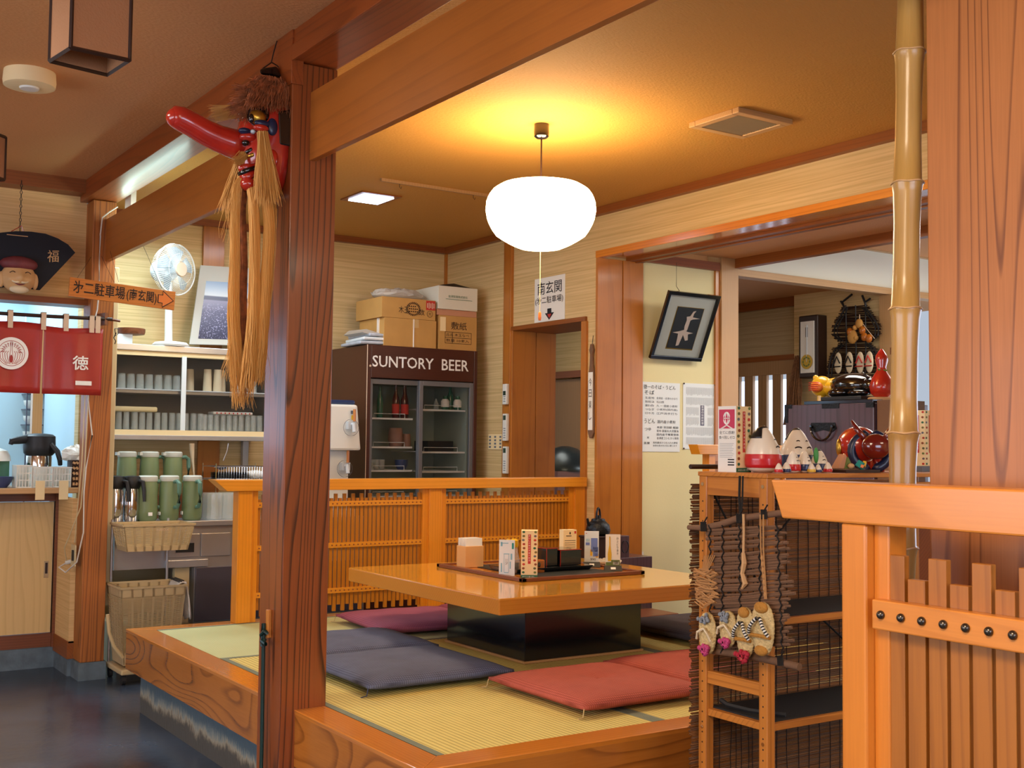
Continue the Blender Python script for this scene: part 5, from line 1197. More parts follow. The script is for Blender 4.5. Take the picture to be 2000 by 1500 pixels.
# boxes on the fridge
BZ = GZ
t = thing('cardboard_box', 'plain brown cardboard box tied with white cord, lowest left on the fridge', 'box', (3.9, 7.3, BZ), 'cartons on top of the fridge')
bx0, bx1 = AY(745, 650, 7.17).x, AY(852, 650, 7.17).x
bzt = AY(800, 623, 7.17).z
MB().box(bx0+.02, bx1, 7.17, 7.55, BZ, bzt).build('carton', 'card_board', t, bev=.002)
MB().box((bx0+bx1)/2+.03, (bx0+bx1)/2+.037, 7.166, 7.17, BZ, bzt).box(bx0+.012, bx0+.02, 7.26, 7.265, BZ, bzt).box(bx0+.012, bx0+.02, 7.24, 7.245, BZ, bzt).build('cord', 'white_paper', t)
MB().box(bx0+.24, bx0+.29, 7.167, 7.17, bzt-.06, bzt).build('tape', 'card_board_pale', t)
tb = AY(800, 583, 7.17).z
t = thing('cardboard_box', 'brown box with dark round crest print and red square, upper left on the fridge', 'box', (3.9, 7.3, bzt), 'cartons on top of the fridge')
MB().box(bx0, bx1-.008, 7.17, 7.57, bzt+.001, tb).build('carton', 'card_board', t, bev=.002)
hB = tb-bzt; y_ = 7.169
text('木玉', (bx0+.13, y_, bzt+hB*.26), XV, ZV, .08, hB*.34, 'ink_brown', 'lettering', t)
text('数', (bx0+.285, y_, bzt+hB*.22), XV, ZV, .05, hB*.30, 'ink_brown', 'lettering', t)
k_ = MB(); c_ = Vector((bx0+.245, 7.168, bzt+hB*.50))
for i in range(26): a = 2*PI*i/26; p = c_+Vector((math.cos(a)*.05, 0, math.sin(a)*.042)); k_.obox(p, (.006, .002, .014), (0, -a+PI/2, 0))
for i in range(14): k_.obox(c_+Vector(((i % 5-2)*.015, 0, (i//5-1)*.018)), (.010, .002, .007), (0, i*.7, 0))
k_.build('round_print', 'ink_brown', t)
MB().box(bx1-.085, bx1-.012, 7.1675, 7.1695, tb-.07, tb-.005).build('red_square', 'ink_red', t)
k_ = MB()
for i in range(5): k_.box(bx1-.078+i*.013, bx1-.072+i*.013, 7.1665, 7.1675, tb-.055-(.006 if i % 2 else 0), tb-.022+(.004 if i % 2 else 0))
k_.build('red_square_marks', 'cotton_tab', t)
k_ = MB(); c_ = Vector((bx1-.055, 7.168, bzt+.045))
for i in range(24): a, a2 = 2*PI*i/24, 2*PI*(i+1)/24; k_.tube([c_+Vector((math.cos(a)*.022, 0, math.sin(a)*.022)), c_+Vector((math.cos(a2)*.022, 0, math.sin(a2)*.022))], .0015, 3)
k_.build('ring_mark', 'ink_brown', t); text('大', c_+Vector((-.012, .001, -.012)), XV, ZV, .024, .024, 'ink_brown', 'lettering', t)
t = thing('plastic_wrap_bag', 'crumpled translucent plastic bag lying on the crested cardboard box', 'bag', ((bx0+bx1)/2, 7.35, tb+.001), local=True)
m_ = MB().ell((0, 0, .035), (.20, .12, .045), 26, 14); rn = random.Random(8)
for v in m_.v:
    if v.z > .03: v += Vector((rn.uniform(-.01, .01), rn.uniform(-.01, .01), rn.uniform(-.012, .014)))
    if v.z < .003: v.z = .003
m_.build('bag', 'plastic_bag', t)
cx0, cx1 = AY(857, 650, 7.17).x, AY(931, 650, 7.17).x
z1_, z2_, z3_ = AY(895, 618, 7.17).z, AY(895, 606, 7.17).z, AY(895, 561, 7.17).z
t = thing('cardboard_box', 'brown cardboard box with printed characters and table, lower right on the fridge', 'box', (4.3, 7.3, BZ), 'cartons on top of the fridge')
MB().box(cx0, cx1, 7.17, 7.55, BZ, z1_).build('carton', 'card_board', t, bev=.002)
text('敷紙', (cx0+.10, 7.169, BZ+.145), XV, ZV, .13, .055, 'ink_brown', 'lettering', t)
fm = [(.05, .27, .045, .048), (.05, .27, .085, .088), (.05, .27, .125, .128), (.05, .053, .045, .128), (.11, .113, .045, .128), (.267, .27, .045, .128)]
join_marks(MB(), (cx0, 7.17, BZ), XV, ZV, fm).build('form_lines', 'ink_brown', t)
text('品名 木玉なべ', (cx0+.06, 7.169, BZ+.096), XV, ZV, .19, .022, 'ink_brown', 'lettering', t); text('数量 10束入', (cx0+.06, 7.169, BZ+.056), XV, ZV, .19, .022, 'ink_brown', 'lettering', t)
MB().box(cx0+.01, cx0+.055, 7.1675, 7.1695, BZ+.13, BZ+.23).build('address_label', 'cream_paper', t)
t = thing('cardboard_box', 'flat pinkish-brown carton sandwiched under the white carton', 'box', (4.3, 7.3, z1_), 'cartons on top of the fridge')
MB().box(cx0-.015, cx1, 7.175, 7.6, z1_+.001, z2_).build('carton', 'carton_pink', t, bev=.002)
t = thing('cardboard_box', 'white carton with green line of print, top of the right stack on the fridge', 'box', (4.3, 7.3, z2_), 'cartons on top of the fridge')
MB().box(cx0-.01, cx1, 7.165, 7.62, z2_+.001, z3_).build('carton', 'carton_white', t, bev=.002)
text('会津製麺株式会社', (cx0+.07, 7.164, z2_+.085), XV, ZV, .16, .018, 'ink_green', 'lettering', t); join_marks(MB(), (cx0, 7.165, z2_), XV, ZV, [(.05, .27, .072, .075)]).build('print_line', 'ink_green', t)
MB().hexa([(cx0+.01, 7.19, z3_+.001), (cx1-.01, 7.19, z3_+.001), (cx1-.01, 7.5, z3_+.001), (cx0+.01, 7.5, z3_+.001), (cx0+.1, 7.3, z3_+.03), (cx1-.12, 7.3, z3_+.045), (cx1-.1, 7.4, z3_+.04), (cx0+.1, 7.4, z3_+.03)]).build('black_flap', 'black_matte', t)
t = thing('newspaper_pile', 'pile of folded newspapers and a plastic-wrapped cloth on the left of the fridge', 'papers', (3.62, 7.3, BZ))
nx0, nx1 = 3.585, AY(778, 660, 7.16).x-.0
rn = random.Random(4)
for i in range(3): MB().obox(((nx0+nx1)/2-.03, 7.36, BZ+.018+i*.027), ((nx1-nx0)-.06*i, .36, .022), (0, .02*(i-1), rn.uniform(-.12, .12))).build('folded_sheet', ('news_print', 'cool_paper', 'news_print')[i], t, bev=.008)
MB().hexa([(nx0-.02, 7.2, BZ+.085), (nx1-.04, 7.2, BZ+.04), (nx1-.02, 7.5, BZ+.04), (nx0-.02, 7.5, BZ+.085), (nx0+.02, 7.22, BZ+.11), (nx1-.10, 7.22, BZ+.085), (nx1-.10, 7.5, BZ+.085), (nx0+.02, 7.5, BZ+.12)]).build('wrapped_sheet', 'plastic_bag', t)
# water dispenser
t = thing('water_dispenser', 'white drinks dispenser with two wooden-handled taps left of the fridge', 'dispenser', (3.32, 7.05, .878))
wx1 = cx(708, 6.98); wx0 = wx1-.34
wz0, wz1 = AY(690, 880, 6.98).z, AY(690, 790, 6.98).z
MB().hexa([(wx0, 7.0, wz0), (wx1, 7.0, wz0), (wx1, 7.3, wz0), (wx0, 7.3, wz0), (wx0, 7.02, wz1), (wx1-.02, 7.02, wz1), (wx1-.02, 7.28, wz1), (wx0, 7.28, wz1)]).build('tank', 'white_plastic', t, bev=.015)
MB().box(wx0+.02, wx1-.03, 7.04, 7.28, wz1, wz1+.03).build('tank_lid', 'doll_navy', t, bev=.01)
MB().box(wx0, wx1-.04, 7.10, 7.3, .878, wz0).box(wx0, wx1-.03, 7.0, 7.10, .878, .93).build('body', 'white_plastic', t, bev=.01)
for z, s_ in ((wz0+.17, 1), (wz0-.10, .85)):
    tx = cx(688, 6.95); yb = 6.985 if s_ == 1 else 7.07
    MB().tube([(tx, yb, z), (tx, yb-.05, z), (tx, yb-.06, z-.05)], .014, 8).box(tx-.03, tx+.03, yb-.03, yb+.01, z-.03, z+.02).build('tap', 'fan_grey', t)
    MB().tube([(tx+.01, yb-.035, z+.02), (tx+.01, yb-.035, z+.10)], .010, 8).build('tap_lever', 'shelf_pine', t)
    MB().tube([(tx+.055*math.cos(k*PI/8), yb-.01, z-.02+.055*math.sin(k*PI/8)) for k in range(17)], .0015, 4).build('wire_loop', 'ink_grey', t)
MB().box(wx1-.075, wx1-.045, 6.999, 7.003, wz1-.10, wz1-.07).build('warning_sticker', 'yellow_plastic', t)
MB().box(wx1-.08, wx1-.05, 6.999, 7.003, wz1-.062, wz1-.04).build('spec_sticker', 'ink_grey', t)
# ============================================================ RIGHT WALL THINGS
t = thing('paper_notice', 'handwritten white paper notice with a down arrow above the small doorway', 'notice', (FX, 6.4, 2.2))
y0_, y1_ = AX(1045, 600, FX).y, AX(1104, 600, FX).y
za = AX(1045, 632, FX).z+.0; zb_ = AX(1045, 548, FX).z
zc_ = AX(1104, 536, FX).z
O = Vector((FX-.004, y0_, 2.195)); U = Vector((0, y1_-y0_, 0)); w_ = abs(U.y); h_ = .30
MB().prism([O, O+U, O+U+ZV*h_, O+ZV*h_], (.003, 0, 0)).build('sheet', 'white_paper', t)
Un = -YV
text('南玄関', O+Un*w_*.10+ZV*.185, Un, ZV, w_*.80, .085, 'ink', 'lettering', t, bold=.004)
text('(㐧二駐車場)', O+Un*w_*.03+ZV*.115, Un, ZV, w_*.92, .055, 'ink', 'lettering', t, bold=.006)
ap = [(.44, .085), (.44, .055), (.36, .055), (.50, .008), (.66, .055), (.57, .055), (.57, .085)]
MB().prism([O+Un*w_*a+ZV*b_+Vector((-.0015, 0, 0)) for a, b_ in ap], (-.0006, 0, 0)).build('arrow', 'ink', t)
MB().prism([O+Un*w_*a+ZV*b_+Vector((-.0025, 0, 0)) for a, b_ in ((.44, .047), (.51, .02), (.58, .047))], (-.0006, 0, 0)).build('arrow_tip', 'ink_red', t)
t = thing('bark_plaque', 'long narrow dark wooden plaque with a white poem strip hanging beside the wide doorway', 'ornament', (FX, 5.95, 1.4))
yp = AX(1154, 750, FX-.02).y
def pz(y): return AX(1154, y, FX-.02).z
wd = [(672, .010), (684, .022), (692, .012), (712, .016), (735, .030), (760, .036), (800, .034), (830, .040), (845, .030), (856, .012)]
poly = [Vector((FX-.022, yp-w_, pz(y))) for y, w_ in wd] + [Vector((FX-.022, yp+w_*.9, pz(y))) for y, w_ in reversed(wd)]
MB().prism(poly, (.016, 0, 0)).build('bark_board', 'twig_bark', t, bev=.003)
MB().tube([(FX-.012, yp, pz(674)), (FX-.004, yp, pz(655))], .002, 5).build('cord', 'ink', t)
MB().box(FX-.0245, FX-.0225, yp-.024, yp+.022, pz(840), pz(727)).build('paper_strip', 'white_paper', t)
for i, ch_ in enumerate('今日楽し'): text(ch_, (FX-.0245, yp+.014, pz(754+i*22)), -YV, ZV, .03, .05, 'ink', 'lettering', t)
for i, (ya, yb, lb) in enumerate(((750, 790, 'uppermost of the three white remote controls on the door casing'), (808, 861, 'middle white remote control on the door casing, dark screen on top'), (872, 925, 'lowest white remote control on the door casing, just above the partition rail'))):
    t = thing('wall_remote', lb, 'remote control', (4.545, 6.93, 1.5), 'white remote controls by the small doorway')
    za, zb_ = AX(990, yb, 4.54).z, AX(990, ya, 4.54).z; yc = AX(990, ya, 4.54).y
    MB().box(4.52, 4.543, yc-.024, yc+.026, za, zb_).build('case', 'white_plastic', t, bev=.004)
    MB().box(4.5185, 4.5205, yc-.016, yc+.016, zb_-.045 if i else zb_-.08, zb_-.012 if i else zb_-.05).build('screen', 'screen_green', t)
    k_ = MB()
    for k in range(5): k_.box(4.5185, 4.5205, yc-.014, yc+.012-.004*(k % 2), za+.02+k*.016, za+.025+k*.016)
    k_.build('button_marks', 'ink_grey', t)
t = thing('switch_plate', 'cream wall switch plate with handwritten labels right of the fridge', 'switch', (FX, 7.05, 1.35))
a, b_ = AX(955, 878, FX), AX(984, 848, FX)
MB().box(FX-.008, FX, min(a.y, b_.y), max(a.y, b_.y), a.z, b_.z).build('plate', 'cream_paper', t, bev=.002)
k_ = MB()
for i in range(3):
    for j in range(4): yy = b_.y+.02+i*(a.y-b_.y-.03)/2.4; k_.box(FX-.0095, FX-.008, yy, yy+.022, a.z+.012+j*.024, a.z+.026+j*.024)
k_.build('writing', 'ink_grey', t)
t = thing('dark_dome', 'large dark blue-black metal dome on a stool behind the small doorway', 'dome', (5.5, 6.9, 0))
dc = AY(1100, 905, 7.7)
MB().lathe([(.24, 0), (.24, .02), (.22, .06), (.17, .13), (.10, .18), (.03, .20)], (dc.x+.02, 7.7, dc.z-.06), 28).build('dome', 'dark_dome', t, smooth=True)
MB().box(dc.x-.2, dc.x+.24, 7.5, 7.9, 0, dc.z-.06).build('stool', 'dark_cab_wood', t)

# ============================================================ RECESS WALL: picture and papers
yb = 5.893
TL, TR, BL, BR = AY(1304, 566, 5.80), AY(1407, 577, 5.80), AY(1267, 698, 5.875), AY(1366, 703, 5.875)
# the frame hangs tilted: top swung out from the wall
tl_ = TL; bl_ = Vector((AY(1266, 698, 5.86).x, 5.86, AY(1266, 698, 5.86).z))
br_ = Vector((AY(1366, 703, 5.86).x, 5.86, bl_.z)); yt = 5.70
for _ in range(60):   # find how far the top edge leans out
    q = AY(1304, 566, yt)
    if q.x < bl_.x: break
    yt -= .01
W_ = br_.x-bl_.x; q = AY(1304, 566, yt)
tl_ = Vector((bl_.x, yt, q.z)); tr_ = tl_+XV*W_
t = thing('framed_picture', 'black-framed photo of two pale birds tilted forward on the recess wall', 'picture', tuple(bl_))
V = (tl_-bl_); h_ = V.length; V.normalize(); nn = XV.cross(V).normalized()   # faces the room
def fp(u, v, l=0): return bl_+XV*u+V*v+nn*l
fr = MB(); f_ = .024
for a, b_, c_, d_ in ((0, W_, 0, f_), (0, W_, h_-f_, h_), (0, f_, f_, h_-f_), (W_-f_, W_, f_, h_-f_)):
    fr.prism([fp(a, c_), fp(b_, c_), fp(b_, d_), fp(a, d_)], nn*.022)
fr.build('frame', 'black_gloss', t, bev=.002)
MB().prism([fp(f_, f_, .004), fp(W_-f_, f_, .004), fp(W_-f_, h_-f_, .004), fp(f_, h_-f_, .004)], nn*.002).build('mount', 'picture_mat', t)
pw0, pw1, ph0, ph1 = W_*.27, W_*.77, h_*.17, h_*.78
MB().prism([fp(pw0-.006, ph0-.008, .0062), fp(pw1+.004, ph0-.008, .0062), fp(pw1+.004, ph1+.003, .0062), fp(pw0-.006, ph1+.003, .0062)], nn*.001).build('gilt_edge', 'gold_leaf', t)
MB().prism([fp(pw0, ph0, .0075), fp(pw1, ph0, .0075), fp(pw1, ph1, .0075), fp(pw0, ph1, .0075)], nn*.001).build('photo', 'black_matte', t)
def pu(u, v): return fp(pw0+(pw1-pw0)*u, ph0+(ph1-ph0)*v, .0092)
for poly in ([(.42, .78), (.55, .80), (.62, .92), (.72, .94), (.66, .86), (.66, .78), (.95, .76), (.68, .73), (.60, .70), (.58, .45), (.48, .42), (.44, .55), (.46, .70)],
             [(.06, .38), (.30, .42), (.45, .46), (.62, .42), (.85, .40), (.66, .36), (.72, .22), (.62, .20), (.48, .34), (.42, .08), (.32, .06), (.30, .24), (.28, .36)]):
    MB().prism([pu(*p) for p in poly], nn*.0008).build('bird', 'bird_white', t)
MB().prism([fp(f_, f_, .016), fp(W_-f_, f_, .016), fp(W_-f_, h_-f_, .016), fp(f_, h_-f_, .016)], nn*.001).build('glass', 'door_glass', t)
tc_ = fp(W_*.22, h_, .0)
MB().tube([tc_, tc_+Vector((0, .03, .035)), Vector((tc_.x, yt+.03, 2.55))], .0018, 5).build('wire', 'ink_brown', t)
def sheet(x0, x1, z0, z1, label, name='wall_poster'):
    t = thing(name, label, 'poster', (x0, yb, z0)); MB().box(x0, x1, yb-.004, yb-.001, z0, z1).build('sheet', 'cool_paper', t); return t
A, B = AY(1254, 882, yb-.004), AY(1328, 749, yb-.004)
t = sheet(A.x, B.x, A.z, B.z, 'handwritten menu poster about soba and udon on the recess wall, left of the printed sheet')
w_, h_ = B.x-A.x, B.z-A.z
def wr(s, u, v, w, h, m_='ink'): text(s, (A.x+w_*u, yb-.0042, A.z+h_*v), XV, ZV, w_*w, h_*h, m_, 'lettering', t)
wr('徳一のそば・うどん', .03, .90, .85, .062); wr('そば', .05, .82, .26, .06)
for i, (a, b2) in enumerate((('生産地', '会津産・会津のかおり'), ('製粉法', '石臼挽'), ('割合', '九 一 国産小麦粉'), ('つなぎ', '小麦粉(国内産)'), ('打ち方', '江戸流手打ち'))):
    wr(a, .07, .755-i*.055, .24, .034, 'ink_grey'); wr(b2, .37, .755-i*.055, .56 if len(b2) > 5 else .2, .034, 'ink_grey')
wr('うどん', .05, .405, .28, .07); wr('国内産小麦粉', .40, .41, .48, .045); wr('つゆ', .06, .30, .17, .045)
for i, s_ in enumerate(('本節 宗田節 鯖節', '昆布 国産丸大豆醤油', '国内産干椎茸使用', '会津産コシヒカリ使用')): wr(s_, .38, .335-i*.052, .58, .034)
wr('米', .12, .185, .06, .035); wr('青果', .04, .105, .16, .035); wr('契約農家から仕入れた野菜', .28, .115, .66, .03); wr('会津の恵みを大切に使います', .28, .075, .64, .026)
A, B = AY(1334, 877, yb-.004), AY(1396, 751, yb-.004)
t = sheet(A.x, B.x, A.z, B.z, 'printed sheet of small columns with a dark title bar pinned on the recess wall', 'printed_notice')
w_, h_ = B.x-A.x, B.z-A.z; k_ = []
rn = random.Random(2)
for c_ in range(26):
    for r_i in range(6):
        if 12 <= c_ <= 19 and 2 <= r_i <= 3: continue
        k_.append((w_*(.10+.034*c_), w_*(.10+.034*c_)+w_*.014, h_*(.05+.152*r_i+rn.uniform(0, .03)), h_*(.05+.152*r_i+.13)))
join_marks(MB(), (A.x, yb-.004, A.z), XV, ZV, k_).build('column_print', 'fan_grey', t)
MB().box(A.x+w_*.54, A.x+w_*.66, yb-.0052, yb-.004, A.z+h_*.36, A.z+h_*.67).build('title_bar', 'steel_dark', t)
for i, c_ in enumerate('会津の伝統料理'): text(c_, (A.x+w_*.565, yb-.0054, A.z+h_*(.63-.042*i)), XV, ZV, w_*.07, h_*.034, 'ink_white', 'lettering', t)
k_ = MB()
for u, v in ((0, 1), (1, 1), (0, 0)): k_.ell((A.x+w_*u+(.004 if u == 0 else -.002), yb-.008, A.z+h_*v-.004*(v*2-1)), (.006, .005, .006), 8, 6)
k_.build('drawing_pin', 'frame_dark', t, smooth='all')

# short stretch of the same kind of partition in the passage
fx0 = AY(1357, 868, 5.3).x; fz = AY(1357, 868, 5.3).z
t = thing('passage_partition', 'end of an orange flared handrail on a post seen left of the tall menu box', 'partition', (fx0, 5.3, 0))
MB().hexa([(fx0+.025, 5.28, fz-.06), (5.72, 5.28, fz-.06), (5.72, 5.36, fz-.06), (fx0+.025, 5.36, fz-.06), (fx0, 5.28, fz), (5.72, 5.28, fz), (5.72, 5.36, fz), (fx0, 5.36, fz)]).build('handrail', 'fence_rail_wood', t, bev=.003)
pxx = AY(1383, 900, 5.3).x
MB().box(pxx, pxx+.05, 5.29, 5.35, 0, fz-.06).box(5.62, 5.68, 5.29, 5.35, 0, fz-.06).build('post', 'fence_wood', t); MB().box(pxx+.05, 5.62, 5.31, 5.33, .1, fz-.10).build('slat_panel', 'gate_slat_wood', t)

# ============================================================ TABLE THINGS
TZ = .7415
t = thing('table_tray_board', 'flat square board tray with brown rim and black mats in the middle of the table', 'tray', (3.35, 4.78, TZ))
ax0, ax1, ay0, ay1 = 2.985, 3.70, 4.385, 5.15
k_ = MB().box(ax0, ax1, ay0, ay0+.025, TZ, TZ+.016).box(ax0, ax1, ay1-.025, ay1, TZ, TZ+.016).box(ax0, ax0+.025, ay0, ay1, TZ, TZ+.016).box(ax1-.025, ax1, ay0, ay1, TZ, TZ+.016)
k_.build('rim', 'dark_cab_wood', t, bev=.002); MB().box(ax0+.025, ax1-.025, ay0+.025, ay1-.025, TZ, TZ+.008).build('board', 'border_wood_x', t)
TB = TZ+.009
MB().box(ax0+.12, ax1-.13, ay0+.05, ay0+.33, TB, TB+.003).build('ribbed_mat', 'mat_black', t)
MB().box(ax0+.12, ax1-.13, ay0+.36, ay1-.12, TB, TB+.003).build('ribbed_mat', 'mat_black', t)
def at_tab(x, y): return AZ(x, y, TB)
# napkin box
t = thing('napkin_box', 'tan box of folded white napkins on the left of the table tray', 'napkin box', (3.09, 5.02, TB))
x0, y0 = 3.035, 4.955
MB().box(x0, x0+.105, y0, y0+.085, TB, TB+.105).build('box', 'napkin_tan', t, bev=.002)
k_ = MB()
for i in range(9): k_.obox((x0+.052, y0+.008+i*.0085, TB+.10+.002*(i % 3)), (.096-.002*(i % 2), .004, .085-.004*(i % 3)), (.03*(i-4)/4, 0, 0))
k_.build('napkins', 'white_paper', t)
def uprightcard(name, label, pL, pR, hpx, face, base=None, marks=None, thick=.003, cat='card stand', group='card stands on the table tray'):
    """standing card whose foot runs between two points on the tray"""
    A = Vector((pL[0], pL[1], TB)); U = (Vector((pR[0], pR[1], TB))-A); w = U.length; U.normalize(); n = U.cross(ZV)
    t = thing(name, label, cat, tuple(A), group); zb = .020 if base else 0
    Z0 = A+ZV*zb
    MB().prism([Z0, Z0+U*w, Z0+U*w+ZV*hpx, Z0+ZV*hpx], -n*thick).build('card', face, t)
    if base:
        m_ = MB(); c0, c1 = A-U*.006, A+U*(w+.006)
        m_.hexa([c0+n*.035, c1+n*.035, c1-n*.035, c0-n*.035, c0+n*.006+ZV*.024, c1+n*.006+ZV*.024, c1-n*.006+ZV*.024, c0-n*.006+ZV*.024]); m_.build('foot', base, t, bev=.001)
        s_ = (n*-.029+ZV*.0235); c = A+U*w*.5+n*.021+ZV*.0125
        MB().prism([c-U*.012-n*-.006-ZV*.005, c+U*.012-n*-.006-ZV*.005, c+U*.012+n*-.004+ZV*.004, c-U*.012+n*-.004+ZV*.004], n*.001+ZV*.001).build('badge', 'ink_white', t)
    return t, Z0, U, n, w
# direction facing the camera for cards: foot along +X mostly
tt, Z0, U, n, w = uprightcard('acrylic_card', 'clear acrylic card with a pale blue drink leaflet at the front left of the tray', (3.00, 4.60), (3.05, 4.545), .165, 'cool_paper', thick=.004)
nf = n
def mk(rects, m_, name, par, hh): join_marks(MB(), Z0, U, ZV, [(a*w, b_*w, c_*hh, d_*hh) for a, b_, c_, d_ in rects], .001).build(name, m_, par)
mk([(.82, .95, .75, .92)], 'teal_paint', 'corner_mark', tt, .165); mk([(.1, .22, .82, .94), (.1, .6, .90, .92), (.12, .2, .1, .35), (.75, .85, .45, .62), (.7, .76, .2, .4)], 'ink_cyan', 'print_blocks', tt, .165)
mk([(.32, .34, .1, .6), (.62, .64, .1, .6), (.34, .62, .08, .10), (.30, .66, .60, .62)], 'ink_cyan', 'glass_drawing', tt, .165)
text('弘斗', Z0+U*w*.42+ZV*.165*.30, U, ZV, w*.16, .165*.18, 'ink_grey', 'lettering', tt)
# tall menu boxes with pattern of little bowls
def menubox(loc, ang, s, label, front='cream_paper', h=.20, wd=.068, two=False):
    t = thing('menu_box', label, 'menu box', loc, 'tall patterned menu boxes', local=True); t.rotation_euler = (0, 0, ang)
    hw = wd/2*s; H = h*s
    MB().box(-hw, hw, -hw, hw, 0, H).build('box_body', 'cream_paper', t)
    MB().box(-hw-.0006, hw+.0006, -hw-.0006, hw+.0006, 0, H*.065).build('base_band', 'ink_green', t)
    text('あなたの食べ残し', (-hw*.8, -hw-.0007, H*.018), XV, ZV, hw*1.5, H*.028, 'ink_white', 'lettering', t)
    def face(O, U, tag_):
        W = 2*hw; V = ZV
        rn = random.Random(int(tag_*10)); cols = ['ink_red', 'ink_green', 'ink_grey', 'spot_brown', 'olive_print']
        mk_ = MB(); nn_ = U.cross(ZV)
        for i in range(11):
            for k, u in enumerate((.14, .86)):
                if i > 8 and 0: continue
                p = O+U*W*(u+rn.uniform(-.04, .04))+V*(H*(.12+.085*i))+nn_*.0012
                mk_.mat((i*2+k*3+int(tag_)) % 5).disc(p, U, V, W*.085, nn_*.0004, 10, W*.07)
                if i % 2: mk_.mat(3).disc(p+nn_*.0005, U, V, W*.035, nn_*.0004, 8)
        mk_.build('bowl_pattern', cols, t)
        patch('red_strip', O+U*W*.42+V*H*.30, U, V, W*.17, H*.62, 'ink_red', t)
        for i, c_ in enumerate('おいしく残さず食べきろう'[:11]): text(c_, O+U*W*.455+V*H*(.875-.052*i), U, V, W*.10, H*.034, 'ink_white', 'lettering', t, lift=.0022)
    if not two: face(Vector((-hw, -hw, 0)), XV, 1.0); face(Vector((-hw, hw, 0)), -YV, 2.0)
    else:
        face(Vector((-hw, -hw, 0)), XV, 1.0)
        O = Vector((-hw, hw, 0)); U = -YV; W = 2*hw
        patch('white_face', O, U, ZV, W, H, 'white_paper', t, .0008)
        patch('pink_square', O+U*W*.06+ZV*H*.66, U, ZV, W*.86, H*.29, 'ink_pink', t, .0016)
        k_ = MB(); c_ = O+U*W*.49+ZV*H*.815+U.cross(ZV)*.0025
        for a in (-1, -.45, .45, 1):
            k_.tube([c_+U*(a*W*.17*math.sin(PI*j/8))+ZV*(H*.09*math.cos(PI*j/8)) for j in range(9)], .0022*s, 4)
        k_.tube([c_-U*W*.17, c_+U*W*.17], .0015*s, 4); k_.tube([c_+U*(j-3)*W*.11-ZV*(H*.105+.004*abs(j-3)*s) for j in range(7)], .0022*s, 4)
        k_.build('emblem', 'ink_white', t)
        text('全てに感謝!', O+U*W*.08+ZV*H*.575, U, ZV, W*.84, H*.05, 'ink', 'lettering', t, lift=.0018); text('食べ残しゼロ', O+U*W*.06+ZV*H*.50, U, ZV, W*.86, H*.05, 'ink', 'lettering', t, lift=.0018)
        join_marks(MB(), O, U, ZV, [(W*.1, W*(.88-.05*(i % 3)), H*(.43-.026*i), H*(.434-.026*i)) for i in range(9)], .0016).build('print_lines', 'ink_grey', t)
        join_marks(MB(), O, U, ZV, [(W*.55, W*.9, H*(.10+.04*i), H*(.118+.04*i)) for i in range(3)], .0016).build('print_lines', 'ink', t)
    return t
a0, a1 = at_tab(1018, 1124), at_tab(1059, 1127)
menubox(((3.085), 4.475, TB), .0, 1.0, 'tall cream menu box with a red strip at the front of the table tray', h=.215, wd=.075).rotation_euler = (0, 0, -.62)
# soy cruets and spice things
t = thing('soy_cruet', 'clear soy cruet with a yellow cap behind the patterned menu box', 'cruet', (3.15, 4.70, TB), local=True)
MB().lathe([(.026, 0), (.03, .01), (.028, .06), (.018, .10), (.016, .12)], (0, 0, 0), 18).build('glass', 'tumbler_glass', t, smooth=True)
MB().lathe([(.024, .002), (.026, .012), (.024, .045)], (0, 0, 0), 16).build('soy_sauce', 'soy_bottle', t, smooth=True)
MB().lathe([(.020, .118), (.022, .125), (.022, .15), (.008, .158)], (0, 0, 0), 18).tube([(-.015, 0, .145), (-.04, 0, .155)], .006, 8).build('cap', 'yellow_plastic', t, smooth=True)
t = thing('soy_cruet', 'second clear cruet with a white cap, just right of the patterned menu box', 'cruet', (3.24, 4.73, TB), local=True)
MB().lathe([(.024, 0), (.026, .01), (.025, .07), (.016, .09)], (0, 0, 0), 18).build('glass', 'tumbler_glass', t, smooth=True)
MB().lathe([(.018, .09), (.019, .10), (.016, .118)], (0, 0, 0), 14).tube([(.01, 0, .11), (.032, 0, .125)], .004, 6).build('cap', 'white_plastic', t, smooth=True)
t = thing('toothpick_holder', 'square amber-brown ceramic pot with a dark hole, beside the black lacquer boxes', 'pot', (3.225, 4.62, TB), local=True); t.rotation_euler = (0, 0, .1)
MB().box(-.03, .03, -.03, .03, 0, .062).build('pot', 'orange_pot', t, bev=.006); MB().disc((-.008, -.0305, .04), XV, ZV, .009, (0, -.001, 0), 12, .012).build('hole', 'black_gloss', t)
t = thing('toothpick_bundle', 'small glass of white toothpicks behind the amber pot', 'toothpicks', (3.22, 4.70, TB), local=True)
k_ = MB(); rn = random.Random(5)
for i in range(30): a, r_i = rn.uniform(0, 6.28), rn.uniform(0, .016); k_.tube([(math.cos(a)*r_i, math.sin(a)*r_i, .01), (math.cos(a)*r_i*1.4, math.sin(a)*r_i*1.4, .105+rn.uniform(-.006, .006))], .0012, 3)
k_.build('toothpicks', 'white_paper', t); MB().lathe([(.016, 0), (.02, .09), (.018, .09), (.014, .004)], (0, 0, 0), 14).build('holder', 'white_plastic', t, smooth=True)
t = thing('lacquer_tray', 'black lacquer tray carrying the condiment boxes', 'tray', (3.33, 4.66, TB+.003))
MB().hexa([(3.10, 4.60, TB+.003), (3.53, 4.60, TB+.003), (3.53, 4.82, TB+.003), (3.10, 4.82, TB+.003), (3.09, 4.585, TB+.024), (3.545, 4.585, TB+.024), (3.545, 4.835, TB+.024), (3.09, 4.835, TB+.024)]).build('tray', 'black_lacquer', t, bev=.003)
